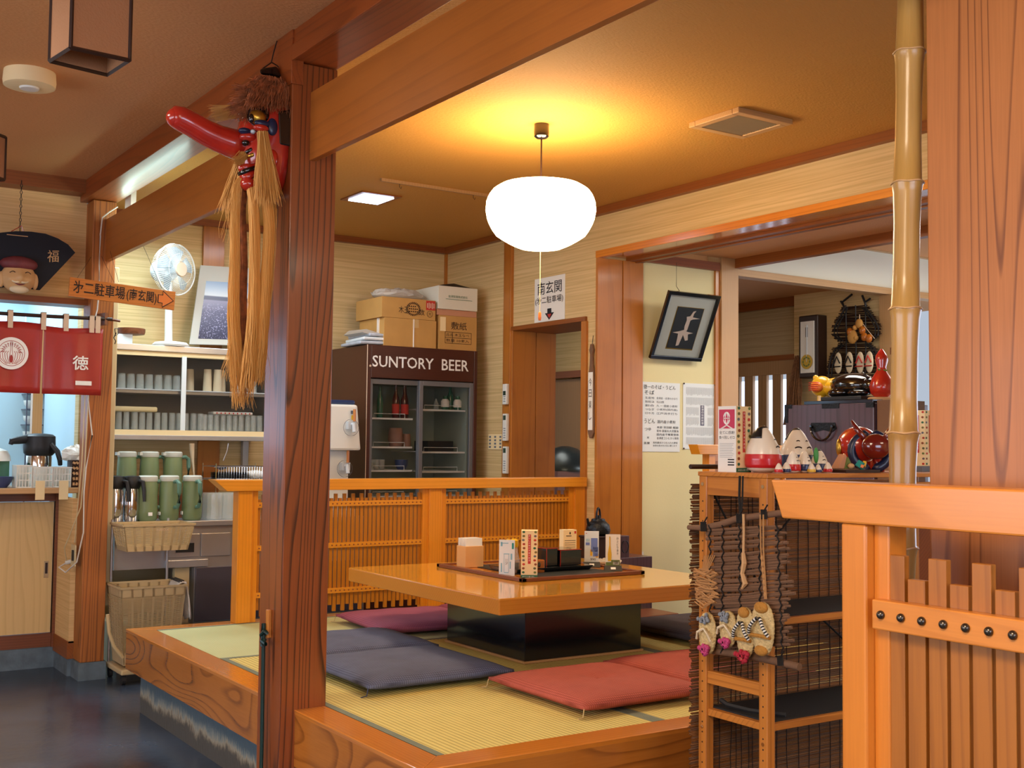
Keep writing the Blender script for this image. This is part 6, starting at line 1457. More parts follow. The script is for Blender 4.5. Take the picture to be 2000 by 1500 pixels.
for x0, x1, y0, y1, hh, lb in ((3.30, 3.365, 4.64, 4.80, .085, 'taller black lacquer chopstick box with red edge on the table, left one'), (3.375, 3.50, 4.63, 4.79, .075, 'wider black lacquer condiment box with red edges on the table, right one')):
    t = thing('lacquer_box', lb, 'box', (x0, y0, TB+.025), 'black and red lacquer boxes')
    MB().box(x0, x1, y0, y1, TB+.025, TB+.025+hh).build('box_body', 'black_lacquer', t, bev=.002)
    z = TB+.025+hh
    k_ = MB().box(x0-.001, x1+.001, y0-.001, y0+.003, z-.003, z+.001).box(x0-.001, x0+.003, y0-.001, y1, z-.003, z+.001).box(x0-.0015, x0+.001, y0-.0015, y0+.001, TB+.025, z)
    k_.build('red_edge', 'red_lacquer', t)
# three cards behind
tt, Z0, U, n, w = uprightcard('card_stand', 'cream leaflet box with small black drawings standing behind the black lacquer box', (3.655, 4.99), (3.73, 4.975), .165, 'cream_paper', thick=.05)
mk([(.45, .55, .86, .93), (.2, .6, .80, .82)]+[(.1, .9, .66-.07*i, .67-.07*i) for i in range(6)]+[(.66, .74, .12, .2), (.82, .9, .16, .26)], 'ink_brown', 'print_lines', tt, .165); mk([(.82, .95, .88, .96)], 'ink_red', 'red_mark', tt, .165)
tt, Z0, U, n, w = uprightcard('card_stand', 'pale blue drink card with yellow glasses in a black foot, left of the wine card', (3.60, 4.735), (3.66, 4.695), .158, 'cool_paper', 'black_matte')
mk([(.45, .9, .35, .78), (.6, .95, .2, .5)], 'ink_blue', 'ice_print', tt, .158); mk([(.4, .55, .22, .42), (.78, .97, .17, .28)], 'ink_yellow', 'glass_print', tt, .158)
mk([(.08, .36, .56, .64)], 'ink_blue', 'title_block', tt, .158); mk([(.08, .16, .92, .94)], 'ink_red', 'maker_mark', tt, .158)
text('990', Z0+U*w*.42+ZV*.158*.075, U, ZV, w*.36, .158*.07, 'ink', 'lettering', tt); text('果実', Z0+U*w*.10+ZV*.158*.66, U, ZV, w*.26, .158*.10, 'ink_cyan', 'lettering', tt)
tt, Z0, U, n, w = uprightcard('card_stand', 'white card with a pale yellow wine bottle in a black foot, rightmost on the tray', (3.585, 4.545), (3.645, 4.505), .155, 'white_paper', 'black_matte')
MB().prism([Z0+U*w*a+ZV*.155*b_+n*.002 for a, b_ in ((.16, .16), (.38, .16), (.40, .38), (.31, .66), (.31, .92), (.24, .92), (.24, .66), (.14, .38))], n*.0006).build('bottle_print', 'ink_yellow', tt)
mk([(.24, .31, .74, .93)], 'ink_green', 'bottle_neck', tt, .155); mk([(.02, .98, .0, .13), (.38, .95, .13, .20)], 'olive_print', 'lower_band', tt, .155)
mk([(.5, .92, .05, .17), (.17, .37, .16, .24)], 'white_paper', 'price_box', tt, .155)
for i, c_ in enumerate('白ぶどう酒冷'): text(c_, Z0+U*w*.74+ZV*.155*(.84-.095*i), U, ZV, w*.12, .155*.07, 'ink', 'lettering', tt, lift=.002)
text('500', Z0+U*w*.62+ZV*.155*.07, U, ZV, w*.24, .155*.06, 'ink', 'lettering', tt, lift=.003)
# kettle and ring box on a dark stand beyond the table
YK = 5.42; kb = AY(1218, 1087, YK); kz = kb.z
o = MB().box(AY(1140, 1087, YK).x, kb.x+.17, YK-.06, YK+.26, .402, kz).build('low_stand', 'chest_wood', bev=.004); tag(o, 'low dark stand beyond the table carrying the kettle and ring-handled box', 'stand')
x0, x1 = AY(1196, 1087, YK-.05).x, AY(1229, 1087, YK-.05).x; zt_ = AY(1229, 1046, YK-.05).z
t = thing('ring_handle_box', 'dark grey wooden box with round iron ring handle beyond the right of the table', 'box', (x0, YK-.05, kz))
MB().box(x0, x1, YK-.05, YK+.12, kz, zt_).build('box_body', 'chest_wood', t, bev=.003)
rc = Vector(((x0*.3+x1*.7), YK-.058, (kz+zt_)/2)); MB().tube([rc+Vector((math.cos(k*PI/8)*.026, 0, math.sin(k*PI/8)*.036)) for k in range(17)], .003, 6).build('ring_handle', 'black_iron', t)
kc = AY(1171, 1087, YK); s0 = AY(1171, 1046, YK).z
t = thing('kettle_stand', 'dark brown square wooden block stand under the iron kettle', 'stand', (kc.x, YK, kz))
MB().box(kc.x-.085, kc.x+.045, YK-.05, YK+.08, kz, s0-.012).box(kc.x-.09, kc.x+.05, YK-.055, YK+.085, s0-.012, s0).build('block', 'frame_dark', t, bev=.003)
t = thing('iron_kettle', 'dark iron kettle with a tall arched handle beyond the far side of the table', 'kettle', (kc.x, YK+.015, s0), local=True)
MB().lathe([(.05, 0), (.068, .012), (.073, .032), (.066, .062), (.042, .085), (.02, .09)], (0, 0, 0), 24).build('kettle_body', 'black_iron', t, smooth=True)
MB().lathe([(.042, .085), (.038, .096), (.012, .102), (.010, .114), (.004, .117)], (0, 0, 0), 18).build('lid', 'black_iron', t, smooth=True)
MB().tube([(.030*math.cos(PI*k/12), .02*math.cos(PI*k/12), .08+.078*math.sin(PI*k/12)**.75 if 0 < k < 12 else .08) for k in range(13)], .006, 8).build('handle', 'black_iron', t, smooth=True)
MB().tube([(-.05, .0, .05), (-.072, 0, .07), (-.080, 0, .10)], [.012, .009, .007], 8).build('spout', 'black_iron', t, smooth=True)
t = thing('clear_bag', 'crinkled clear pinkish plastic bag flat on the far right of the table', 'bag', (3.855, 4.86, TZ), local=True)
m_ = MB().ell((0, 0, .012), (.075, .055, .014), 20, 8); rn = random.Random(9)
for v in m_.v:
    if v.z > .01: v.z += rn.uniform(-.005, .008)
    v.z = max(v.z, .001)
m_.build('bag', 'plastic_bag', t)
# small dark grey floor item behind the table
o = MB().box(4.05, 4.45, 4.98, 5.22, .402, .43).build('low_board', 'dark_cab_wood', bev=.004); tag(o, 'low brown board on the tatami right of the table', 'board')
# ============================================================ FAR ROOM THINGS
t = thing('wall_clock', 'tall dark wall clock with white dial panel and gold pendulum in the far room', 'clock', (7.42, 6.3, 2.0))
a, b_ = AX(1565, 622, 7.30), AX(1591, 730, 7.30); y1c, y0c = a.y, b_.y; zt, zb2 = a.z, b_.z
MB().box(7.30, 7.418, y0c-.03, y1c+.03, zb2-.03, zt+.02).build('case', 'frame_dark', t, bev=.01)
MB().box(7.29, 7.30, y0c+.0, y1c-.0, zb2+.01, zt-.03).build('face_panel', 'white_paper', t)
MB().tube([(7.286, (y0c+y1c)/2, zb2+.10), (7.286, (y0c+y1c)/2, zt-.06)], .005, 6).build('rod', 'fan_grey', t)
MB().disc((7.288, (y0c+y1c)/2, zb2+.10), YV, ZV, .06, (-.006, 0, 0), 24).build('pendulum', 'gold_leaf', t)
k_ = MB()
for i in range(8): aa = i*PI/4; k_.obox((7.281, (y0c+y1c)/2+math.cos(aa)*.035, zb2+.10+math.sin(aa)*.035), (.002, .012, .02), (aa, 0, 0))
k_.build('pendulum_pattern', 'olive_print', t)
MB().box(7.286, 7.29, (y0c+y1c)/2-.008, (y0c+y1c)/2+.014, zt-.16, zt-.08).build('ornament_print', 'ink_grey', t)
# gourd-shaped twig hanging
XG = 7.36
def g(x, y, X=XG): return AX(x, y, X)
t = thing('gourd_twig_hanging', 'gourd-shaped wall hanging woven of dark twigs with small ornaments in the far room', 'ornament', tuple(g(1670, 760)))
prof = [(600, 1650, 1690), (610, 1646, 1697), (625, 1637, 1708), (640, 1630, 1716), (655, 1629, 1715), (665, 1640, 1702), (672, 1644, 1697), (682, 1632, 1708), (697, 1624, 1716), (715, 1620, 1720), (735, 1618, 1722), (760, 1618, 1724)]
rn = random.Random(6); k_ = MB()
def lr(y):
    for i in range(len(prof)-1):
        if prof[i][0] <= y <= prof[i+1][0]:
            w = (y-prof[i][0])/(prof[i+1][0]-prof[i][0]); return prof[i][1]+(prof[i+1][1]-prof[i][1])*w, prof[i][2]+(prof[i+1][2]-prof[i][2])*w
y = 600
while y < 758:
    l_, r2 = lr(y); k_.tube([g(l_-3-rn.uniform(0, 4), y+rn.uniform(-1.5, 1.5)), g((l_+r2)/2, y+rn.uniform(-1, 1)-1), g(r2+3+rn.uniform(0, 4), y-2+rn.uniform(-1.5, 1.5))], rn.uniform(.003, .006), 5); y += 2.7
k_.build('woven_twigs', 'frame_dark', t)
k_ = MB()
for s_ in (1, 2):
    k_.tube([g(lr(p[0])[s_-1] if p[0] < 760 else p[s_], p[0], XG-.02) for p in prof[:-1]], .008, 6)
    k_.tube([g(lr(p[0])[s_-1]+(6 if s_ == 1 else -6), p[0], XG-.022) for p in prof[:-1]], .006, 6)
for x in (1652, 1671, 1690): k_.tube([g(x, 596, XG-.018), g(x+1, 680, XG-.018), g(x-1, 757, XG-.018)], .005, 5)
k_.tube([g(1650, 604), g(1645, 590), g(1664, 575)], .010, 6).tube([g(1692, 604), g(1690, 592), g(1684, 577)], .010, 6).tube([g(1690, 590), g(1700, 583)], .008, 6).tube([g(1648, 598), g(1642, 588)], .008, 6)
k_.build('frame_branches', 'black_matte', t)
k_ = MB()
for (x, y, r_i) in ((1678, 632, .035), (1670, 640, .02), (1665, 658, .05), (1672, 660, .02)): k_.ell(g(x, y, XG-.05), (.02, r_i, r_i*1.1), 12, 8)
k_.build('straw_ornament', 'hemp', t, smooth='all')
k_ = MB()
for (x, y) in ((1684, 645), (1688, 658), (1697, 661), (1660, 648)): k_.ell(g(x, y, XG-.05), (.02, .03, .034), 12, 8)
k_.build('orange_ornament', 'orange_pot', t, smooth='all')
MB().tube([g(1679, 614, XG-.04), g(1679, 626, XG-.04)], .004, 5).tube([g(1682, 628, XG-.04), g(1694, 644, XG-.04), g(1708, 661, XG-.04)], .003, 5).build('twine', 'cotton_tab', t)
for i, (x, y, c_) in enumerate(((1637, 709, 'string_black'), (1659, 708, 'string_black'), (1680, 708, 'ink_red'), (1698, 707, 'ink_red'))):
    lb = ('leftmost mini straw sandal on the gourd-shaped hanging, black strap', 'second mini straw sandal from the left on the gourd-shaped hanging, black strap', 'third mini straw sandal on the gourd-shaped hanging, red strap', 'rightmost mini straw sandal on the gourd-shaped hanging, red strap')[i]
    p_ = g(x, y, XG-.04); t2 = thing('mini_sandal', lb, 'sandal', tuple(p_), 'mini straw sandals on the gourd-shaped hanging')
    MB().ell(p_, (.012, .038, .085), 14, 10).build('sole', 'face_white', t2, smooth='all')
    MB().tube([p_+Vector((-.016, .03, -.005)), p_+Vector((-.02, 0, .05)), p_+Vector((-.016, -.03, -.005))], .006, 5).tube([p_+Vector((-.014, .035, -.03)), p_+Vector((-.016, -.035, -.03))], .005, 5).build('strap', c_, t2)
# broom in the corner
t = thing('twig_broom', 'upright brown twig broom head in the corner beside the far clock', 'broom', tuple(AX(1545, 800, 7.38)))
k_ = MB(); rn = random.Random(12)
for i in range(140):
    u = rn.random(); a = AX(1553+u*10, 700+rn.uniform(-6, 10), 7.35); b2 = AX(1530+u*34, 830, 7.25+rn.uniform(-.05, .05)); mid = a.lerp(b2, .5)+Vector((rn.uniform(-.02, .02), rn.uniform(-.02, .02), 0))
    k_.tube([a, mid, b2], .0035, 3, cap=False)
k_.build('bristles', 'broom', t); bp_ = AX(1547, 820, 7.3); MB().tube([Vector((7.3, bp_.y, 0)), bp_], .014, 8).build('handle', 'sliding_door_wood', t)
# chest on a stand in the passage, with the things on top
CHX = 5.0
cy1, cy0 = 4.70, 4.08; ct = 1.60
t = thing('iron_bound_chest', 'dark purple-brown wooden chest with black iron corners and drop handle', 'chest', (5.2, 4.4, 1.05))
MB().box(CHX, CHX+.45, cy0, cy1, 1.05, ct).build('chest_body', 'chest_wood', t, bev=.004)
MB().box(CHX-.003, CHX+.01, cy0, cy0+.05, ct-.025, ct+.003).build('iron_corner', 'black_iron', t)
MB().box(CHX-.003, CHX+.01, cy1-.05, cy1+.003, ct-.02, ct+.003).box(CHX-.0035, CHX+.01, cy1-.02, cy1+.0035, ct-.10, ct).build('iron_corner', 'black_iron', t)
MB().box(CHX-.003, CHX+.03, (cy0+cy1)/2-.08, (cy0+cy1)/2+.04, ct-.025, ct+.003).build('iron_clasp', 'black_iron', t)
hy, hz = (AX(1585, 835, CHX).y+AX(1632, 835, CHX).y)/2, AX(1608, 838, CHX).z
MB().prism([(CHX-.002, hy+.095, hz+.0), (CHX-.002, hy+.085, hz+.035), (CHX-.002, hy-.085, hz+.035), (CHX-.002, hy-.095, hz+.0), (CHX-.002, hy-.06, hz-.018), (CHX-.002, hy, hz-.005), (CHX-.002, hy+.06, hz-.018)], (-.002, 0, 0)).build('handle_plate', 'black_iron', t)
MB().tube([(CHX-.02, hy+.075*math.cos(PI*k/12), hz+.012-.075*math.sin(PI*k/12)) for k in range(13)], .006, 8).tube([(CHX, hy+.075, hz+.012), (CHX-.022, hy+.075, hz+.012)], .008, 8).tube([(CHX, hy-.075, hz+.012), (CHX-.022, hy-.075, hz+.012)], .008, 8).build('drop_handle', 'black_gloss', t, smooth=True)
o = MB().box(CHX+.02, CHX+.60, 3.3, 4.75, 0, 1.05).build('side_cabinet', 'dark_cab_wood', bev=.004); tag(o, 'dark side cabinet in the passage holding the iron-bound chest', 'cabinet')
o = MB().box(CHX+.02, CHX+.42, cy0+.02, cy1-.12, ct+.001, ct+.02).build('display_board', 'black_lacquer', bev=.002); tag(o, 'thin black board on top of the iron-bound chest', 'board')
ctz = ct+.021
t = thing('tiger_figure', 'yellow tiger toy with orange painted face on the black board of the chest', 'figurine', (5.1, 4.5, ctz))
p = AX(1603, 765, 5.12)
MB().ell((5.22, p.y-.06, ctz+.075), (.13, .10, .065), 18, 12).ell((5.13, p.y, ctz+.085), (.06, .065, .06), 16, 10).ell((5.13, p.y+.045, ctz+.135), (.018, .015, .018), 8, 6).build('body', 'tiger_yellow', t, smooth='all')
MB().ell((5.085, p.y-.005, ctz+.08), (.03, .042, .032), 14, 8).build('painted_face', 'orange_paint', t, smooth='all')
k_ = MB()
for i in range(5): k_.tube([(5.055+.004*abs(i-2), p.y-.035, ctz+.06+i*.011), (5.05, p.y, ctz+.063+i*.011), (5.055, p.y+.03, ctz+.06+i*.011)], .002, 4)
k_.build('face_lines', 'ink_red', t); MB().tube([(5.12, p.y, ctz), (5.12, p.y, ctz+.05)], .02, 8).tube([(5.25, p.y-.1, ctz), (5.25, p.y-.1, ctz+.05)], .02, 8).build('leg', 'tiger_yellow', t)
t = thing('lying_ox_figure', 'glossy black cast ox lying on a black base beside the yellow tiger', 'figurine', (5.1, 4.2, ctz))
a, b_ = AX(1617, 778, 5.1).y, AX(1696, 778, 5.1).y
yc = (a+b_)/2
MB().box(5.04, 5.30, b_, a, ctz, ctz+.02).build('base', 'black_matte', t, bev=.003)
m_ = MB().ell((5.17, yc+.02, ctz+.085), (.10, .15, .07), 20, 12).ell((5.15, yc-.12, ctz+.08), (.05, .06, .045), 14, 10).ell((5.11, yc+.07, ctz+.045), (.05, .07, .03), 12, 8).ell((5.11, yc-.06, ctz+.04), (.045, .07, .022), 12, 8)
m_.tube([(5.14, yc-.12, ctz+.11), (5.10, yc-.10, ctz+.15)], [.012, .004], 8).tube([(5.17, yc-.13, ctz+.11), (5.2, yc-.12, ctz+.15)], [.012, .004], 8).build('body', 'black_gloss', t, smooth='all')
t = thing('red_gourd', 'glossy red lacquered gourd standing on the right of the chest', 'ornament', tuple(AX(1722, 775, 5.15)))
gp = AX(1722, 776, 5.15); gh = AX(1718, 682, 5.15).z-gp.z
MB().lathe([(.035, 0), (.058, gh*.08), (.066, gh*.22), (.052, gh*.40), (.028, gh*.54), (.024, gh*.62), (.034, gh*.76), (.031, gh*.86), (.016, gh*.95), (.006, gh)], gp, 26).build('gourd', 'red_lacquer', t, smooth=True)
MB().tube([gp+Vector((-.03, 0, gh*.57)), gp+Vector((0, -.034, gh*.55)), gp+Vector((.03, 0, gh*.57))], .005, 6).build('cord', 'olive_print', t)
MB().lathe([(.07, -.02), (.075, -.005), (.066, 0)], gp, 24).build('disc_base', 'face_tan', t, smooth=True)
o = MB().box(5.02, 5.30, gp.y-.16, cy0-.006, 1.051, gp.z-.021).build('blind_box', 'twig_bark'); tag(o, 'small box wrapped in dark split-bamboo blind under the red gourd', 'box')
t = thing('brush_stick', 'long brush with brown square head and white ferrule standing in front of the red gourd', 'brush', tuple(AX(1746, 790, 4.9)))
b0, b1 = AX(1746, 880, 4.9), AX(1747, 700, 4.9)
MB().tube([b0, b1], .010, 8).build('stick', 'pale_post_wood', t, smooth=True); MB().tube([b1, b1+ZV*.02], .011, 8).build('ferrule', 'white_plastic', t); MB().box(b1.x-.015, b1.x+.015, b1.y-.016, b1.y+.016, b1.z+.02, b1.z+.055).build('brush_head', 'brush_brown', t)
o = MB().tube([Vector((b0.x, b0.y, 1.051)), b0], .03, 12).build('brush_pot', 'clay'); tag(o, 'narrow clay pot holding the long brush', 'pot')

# ============================================================ PINE SHELF RACK
SX, SY0, SY1, SH, SLEN = 2.632, 2.548, 2.85, 1.262, 1.08
t = thing('pine_shelf_rack', 'open pine shelf rack with peg holes and bamboo blind backing in front of the platform', 'shelf', (SX, SY0, 0))
PW, PD = .044, .036
for x in (SX, SX+SLEN-PW):
    for y in (SY0, SY1-PD):
        MB().box(x, x+PW*.75, y, y+PD, 0, SH).build('leg', 'shelf_pine', t, bev=.003)
k_ = MB()
for y in (SY0+PD/2, SY1-PD/2):
    for i in range(36): k_.disc((SX, y, .06+i*.032), YV, ZV, .0028, (-.0006, 0, 0), 8)
k_.build('peg_holes', 'ink_brown', t)
k_ = MB()
for z in (1.235, .46): 
    for y in (SY0+PD/2, SY1-PD/2): k_.disc((SX-.0005, y, z), YV, ZV, .006, (-.002, 0, 0), 12)
k_.build('bolt', 'chrome', t)
MB().box(SX+.003, SX+.028, SY0+PD, SY1-PD, SH-.062, SH).build('end_rail', 'shelf_pine_y', t, bev=.002)
MB().box(SX+.004, SX+.026, SY0+PD, SY1-PD, .60, .64).build('end_rail', 'shelf_pine_y', t, bev=.002)
for z in (SH-.018, .835, .52, .16):
    MB().box(SX+.03, SX+SLEN-PW, SY0+.004, SY0+.022, z-.022, z+.0).box(SX+.006, SX+.03, SY0+PD, SY1-PD, z-.022, z).box(SX+.03, SX+SLEN-PW, SY1-.022, SY1-.004, z-.022, z).build('shelf_edge', 'shelf_pine_x', t, bev=.002)
    if z < 1.2: MB().box(SX+.03, SX+SLEN-PW, SY0+.022, SY1-.022, z-.006, z+.004).build('shelf_mat', 'black_rubber', t)
MB().box(SX-.004, SX+SLEN, SY0-.004, SY1+.002, SH-.001, SH+.013).build('top_board', 'shelf_pine_x', t, bev=.002)
MB().tube([(SX+.03, SY1-.03, SH-.05), (SX+.25, SY1-.02, .9)], .0035, 6).tube([(SX+.09, SY1-.02, .86), (SX+.50, SY1-.025, 1.20)], .0035, 6).tube([(SX+.5, SY1-.025, .80), (SX+.78, SY1-.025, .60)], .0035, 6).build('cross_brace', 'string_black', t)
MB().box(SX-.003, SX+.0, SY1-PD-.004, SY1+.01, .275, .295).build('metal_plate', 'steel', t)
MB().tube([(SX+.05, SY1-.05, .545), (SX+.05, SY1-.08, .535), (SX+.07, SY1-.16, .53), (SX+.12, SY0+.04, .53)], .008, 6).build('black_hose', 'black_rubber', t)
TOP = SH+.013
# bamboo blind behind the rack: split-cane sticks tied with black cord
t = thing('bamboo_blind', 'reddish split-bamboo blind tied with black cords behind the pine rack', 'blind', (SX, SY1+.02, 0))
rn = random.Random(15); ka, kb = MB(), MB()
z = .03
while z < 1.235:
    e0, e1 = SX-.012-rn.uniform(0, .016), SX+SLEN+rn.uniform(0, .02); y_ = SY1+.016+rn.uniform(-.002, .002)
    (ka if rn.random() < .6 else kb).tube([(e0, y_, z+rn.uniform(-.0015, .0015)), (SX+SLEN*.5, y_, z+rn.uniform(-.001, .001)), (e1, y_, z+rn.uniform(-.0015, .0015))], rn.uniform(.0023, .0029), 4, cap=False); z += rn.uniform(.0043, .0052)
ka.build('cane_sticks', 'cane', t); kb.build('cane_sticks', 'twig_bark', t)
k_ = MB(); rn = random.Random(16)
x = SX+.03
while x < SX+SLEN:
    k_.tube([(x+rn.uniform(-.004, .004), SY1+.011, 1.235-k*.1) for k in range(12)], .0018, 4); x += rn.choice((.022, .055, .035, .05))
k_.build('tie_cord', 'string_black', t)
MB().tube([(SX-.02, SY1+.02, 1.29), (SX+.10, SY1+.02, 1.29)], .008, 8).build('roll_bar', 'frame_dark', t)
# twig mat hung on the end of the rack
TXM = SX-.035
def tm(x, y, d=0): return AX(x, y, TXM-d)
t = thing('twig_mat', 'woven twig mat on two branches hanging from the end of the pine rack', 'ornament', tuple(tm(1450, 1300)))
MB().tube([tm(1345, 1030), tm(1375, 1031), tm(1410, 1024), tm(1440, 1013), tm(1480, 1008), tm(1532, 1001)], [.008, .010, .011, .011, .010, .010], 10).build('top_branch', 'twig_bark', t, smooth=True)
MB().tube([tm(1372, 1268), tm(1400, 1272), tm(1450, 1278), tm(1500, 1288), tm(1562, 1303)], [.009, .011, .012, .012, .011], 10).build('bottom_branch', 'twig_bark', t, smooth=True)
rn = random.Random(21); k_ = MB(); y = 1030
while y < 1268:
    w = (y-1030)/238; xl = 1392+rn.uniform(-8, 8) if y > 1050 else 1380; xr = 1528+rn.uniform(-4, 10)+6*w
    if rn.random() < .35: xr += rn.uniform(4, 14)
    dz = rn.uniform(-3, 3)
    k_.tube([tm(xl, y+dz+6, rn.uniform(0, .008)), tm((xl+xr)/2, y+dz+rn.uniform(-3, 3)+2, rn.uniform(0, .008)), tm(xr, y+rn.uniform(-4, 4)-4, rn.uniform(0, .008))], [rn.uniform(.0034, .0056)]*3, 5); y += rn.uniform(4.6, 6.4)
k_.build('twigs', 'twig_bark', t)
k_ = MB()
for xa, xb in ((1386, 1388), (1412, 1410), (1444, 1446), (1483, 1486), (1518, 1528)):
    pts = [tm(xa+(xb-xa)*i/24+(2.2 if i % 2 else -2.2), 1026+i*10.4, .010) for i in range(25)]; k_.tube(pts, .0028, 5)
k_.tube([tm(1445, 930, -.01), tm(1444, 970, .004), tm(1447, 1020, .012)], .004, 6).tube([tm(1451, 930, -.01), tm(1450, 975, .004), tm(1446, 1015, .012)], .003, 6)
for p in ((1374, 1028), (1444, 1012), (1492, 1004), (1524, 1290)):
    for q in range(4): k_.tube([tm(p[0]-5+3*q, p[1]-9, .012), tm(p[0]-4+3*q, p[1]+10, .012)], .0028, 5)
    k_.tube([tm(p[0], p[1]-6, .014), tm(p[0]+7, p[1]-18, .016)], .0025, 5)
k_.build('binding_cord', 'string_black', t)
MB().tube([tm(1452, 1004, .016), tm(1453, 1040, .016), tm(1452, 1080, .018)], .004, 6).tube([tm(1452, 1080, .018), tm(1454, 1100, .018), tm(1450, 1120, .018), tm(1456, 1140, .018), tm(1449, 1150, .018)], [.006, .009, .007, .009, .003], 6).build('braided_tassel', 'face_tan', t)
k_ = MB().tube([tm(1485, 1005, .016), tm(1486, 1070, .016), tm(1494, 1170, .018)], .0025, 5).tube([tm(1491, 1005, .016), tm(1491, 1070, .016), tm(1497, 1170, .018)], .0025, 5)
for i in range(7): k_.ell(tm(1489+i, 1090+i*12, .016), (.006, .006, .009), 8, 6)
k_.build('rope_hanger', 'twine', t)
# bundle of pale straw at the left of the mat
k_ = MB(); rn = random.Random(31)
for i in range(60):
    yy = rn.uniform(1110, 1180); xx = rn.uniform(1354, 1372); k_.tube([tm(xx, yy, rn.uniform(0, .02)), tm(xx+16, yy+rn.uniform(-8, 14), rn.uniform(0, .02)), tm(xx+32, yy+rn.uniform(-6, 16), rn.uniform(0, .02))], rn.uniform(.0022, .004), 4)
for i in range(6): k_.tube([tm(1372+i*2, 1115, .01), tm(1376+i*4, 1085, .015)], .0025, 4)
k_.build('straw_bundle', 'twine', t)
def sandal(cx_, top, bot, w, label, kind):
    """straw sandal hanging toe up, drawn from its outline on the plane of the mat"""
    X_ = TXM-.030; T = AX(cx_, top, X_); B = AX(cx_, bot, X_); c = (T+B)/2; hh = (T-B).length/2; ww = abs(AX(cx_-w/2, (top+bot)/2, X_).y-AX(cx_+w/2, (top+bot)/2, X_).y)/2
    t = thing('straw_sandal', label, 'sandal', tuple(B), 'straw sandals hanging on the twig mat')
    m_ = MB(); rs = []
    for i in range(25):
        v = -1+2*i/24; k = (max(0, 1-abs(v)**2.6))**.5*(1-.12*(v < 0)*abs(v)) + .03; bump = .0012*(i % 2)
        rs.append([c+Vector((math.cos(a)*(.009+bump), math.sin(a)*(ww*k+bump*1.5), v*hh)) for a in [2*PI*j/14 for j in range(14)]])
    m_.rings(rs).build('sole', 'straw', t, smooth='all')
    fx = c.x-.013
    if kind == 'big':
        MB().ell((fx+.005, c.y, c.z+hh*.80), (.010, ww*.62, hh*.22), 12, 8).build('toe_patch', 'straw_brown', t, smooth='all')
        MB().tube([(fx, c.y+ww*.9, c.z-hh*.26), (fx-.003, c.y, c.z-hh*.24), (fx, c.y-ww*.9, c.z-hh*.26)], .006, 6).build('cross_band', 'straw_brown', t)
        n_ = 14
        for s_ in (-1, 1):
            pt = [Vector((fx-.006-.008*math.sin(PI*k/n_), c.y+s_*ww*(.08+.80*(k/n_)**.7), c.z+hh*(.42-.62*(k/n_)))) for k in range(n_+1)]
            MB().tube(pt, .005, 8).build('strap', 'white_paper', t, smooth=True)
            k_ = MB()
            for k in range(0, n_, 2): k_.tube([pt[k], pt[k+1]], .0056, 8)
            k_.build('strap_stripe', 'black_matte', t)
    else:
        for s_ in (-1, 1): MB().tube([(fx-.004, c.y, c.z+hh*.25), (fx-.010, c.y+s_*ww*.6, c.z+hh*.05), (fx-.004, c.y+s_*ww*.85, c.z-hh*.3)], .004, 6).build('strap', 'face_white', t, smooth=True)
        k_ = MB(); rn = random.Random(int(cx_))
        for i in range(16): a = rn.uniform(0, 6.28); k_.ell((fx-.004, c.y+math.cos(a)*ww*.75*rn.random(), c.z+hh*.70+math.sin(a)*hh*.26*rn.random()), (.007, .006, .007), 7, 5)
        k_.build('grey_rosette', 'grey_cloth', t, smooth='all')
    return t, c, hh, ww, fx
t2, c, hh, ww, fx = sandal(1382, 1196, 1278, 32, 'small straw sandal with grey and pink cloth, leftmost on the twig mat', 'small')
def pompon(mat_, name, v, r=.6):
    k_ = MB(); rn = random.Random(3)
    for i in range(18): a = rn.uniform(0, 6.28); q = rn.random(); k_.ell((fx-.004, c.y+math.cos(a)*ww*r*q, c.z+hh*v+math.sin(a)*hh*.26*q), (.008, .007, .008), 7, 5)
    k_.build(name, mat_, t2, smooth='all')
pompon('pink_cloth', 'pink_rosette', -.72)
t2, c, hh, ww, fx = sandal(1422, 1193, 1264, 32, 'second small straw sandal from the left, pink heel rosette, on the twig mat', 'small'); pompon('pink_cloth', 'pink_rosette', -.70)
t2, c, hh, ww, fx = sandal(1456, 1186, 1286, 34, 'larger straw sandal with checked strap and red heel bow on the twig mat', 'big'); pompon('red_cloth', 'red_bow', -.86, .8)
MB().tube([(fx-.004, c.y, c.z-hh*.9), (fx-.008, c.y-.004, c.z-hh*1.15)], [.006, .002], 6).build('bow_tail', 'face_tan', t2)
t2, c, hh, ww, fx = sandal(1490, 1176, 1281, 43, 'largest straw sandal with checked strap and tan heel, rightmost on the twig mat', 'big')
MB().ell((fx+.005, c.y, c.z-hh*.80), (.010, ww*.6, hh*.2), 12, 8).build('heel_patch', 'straw_brown', t2, smooth='all')

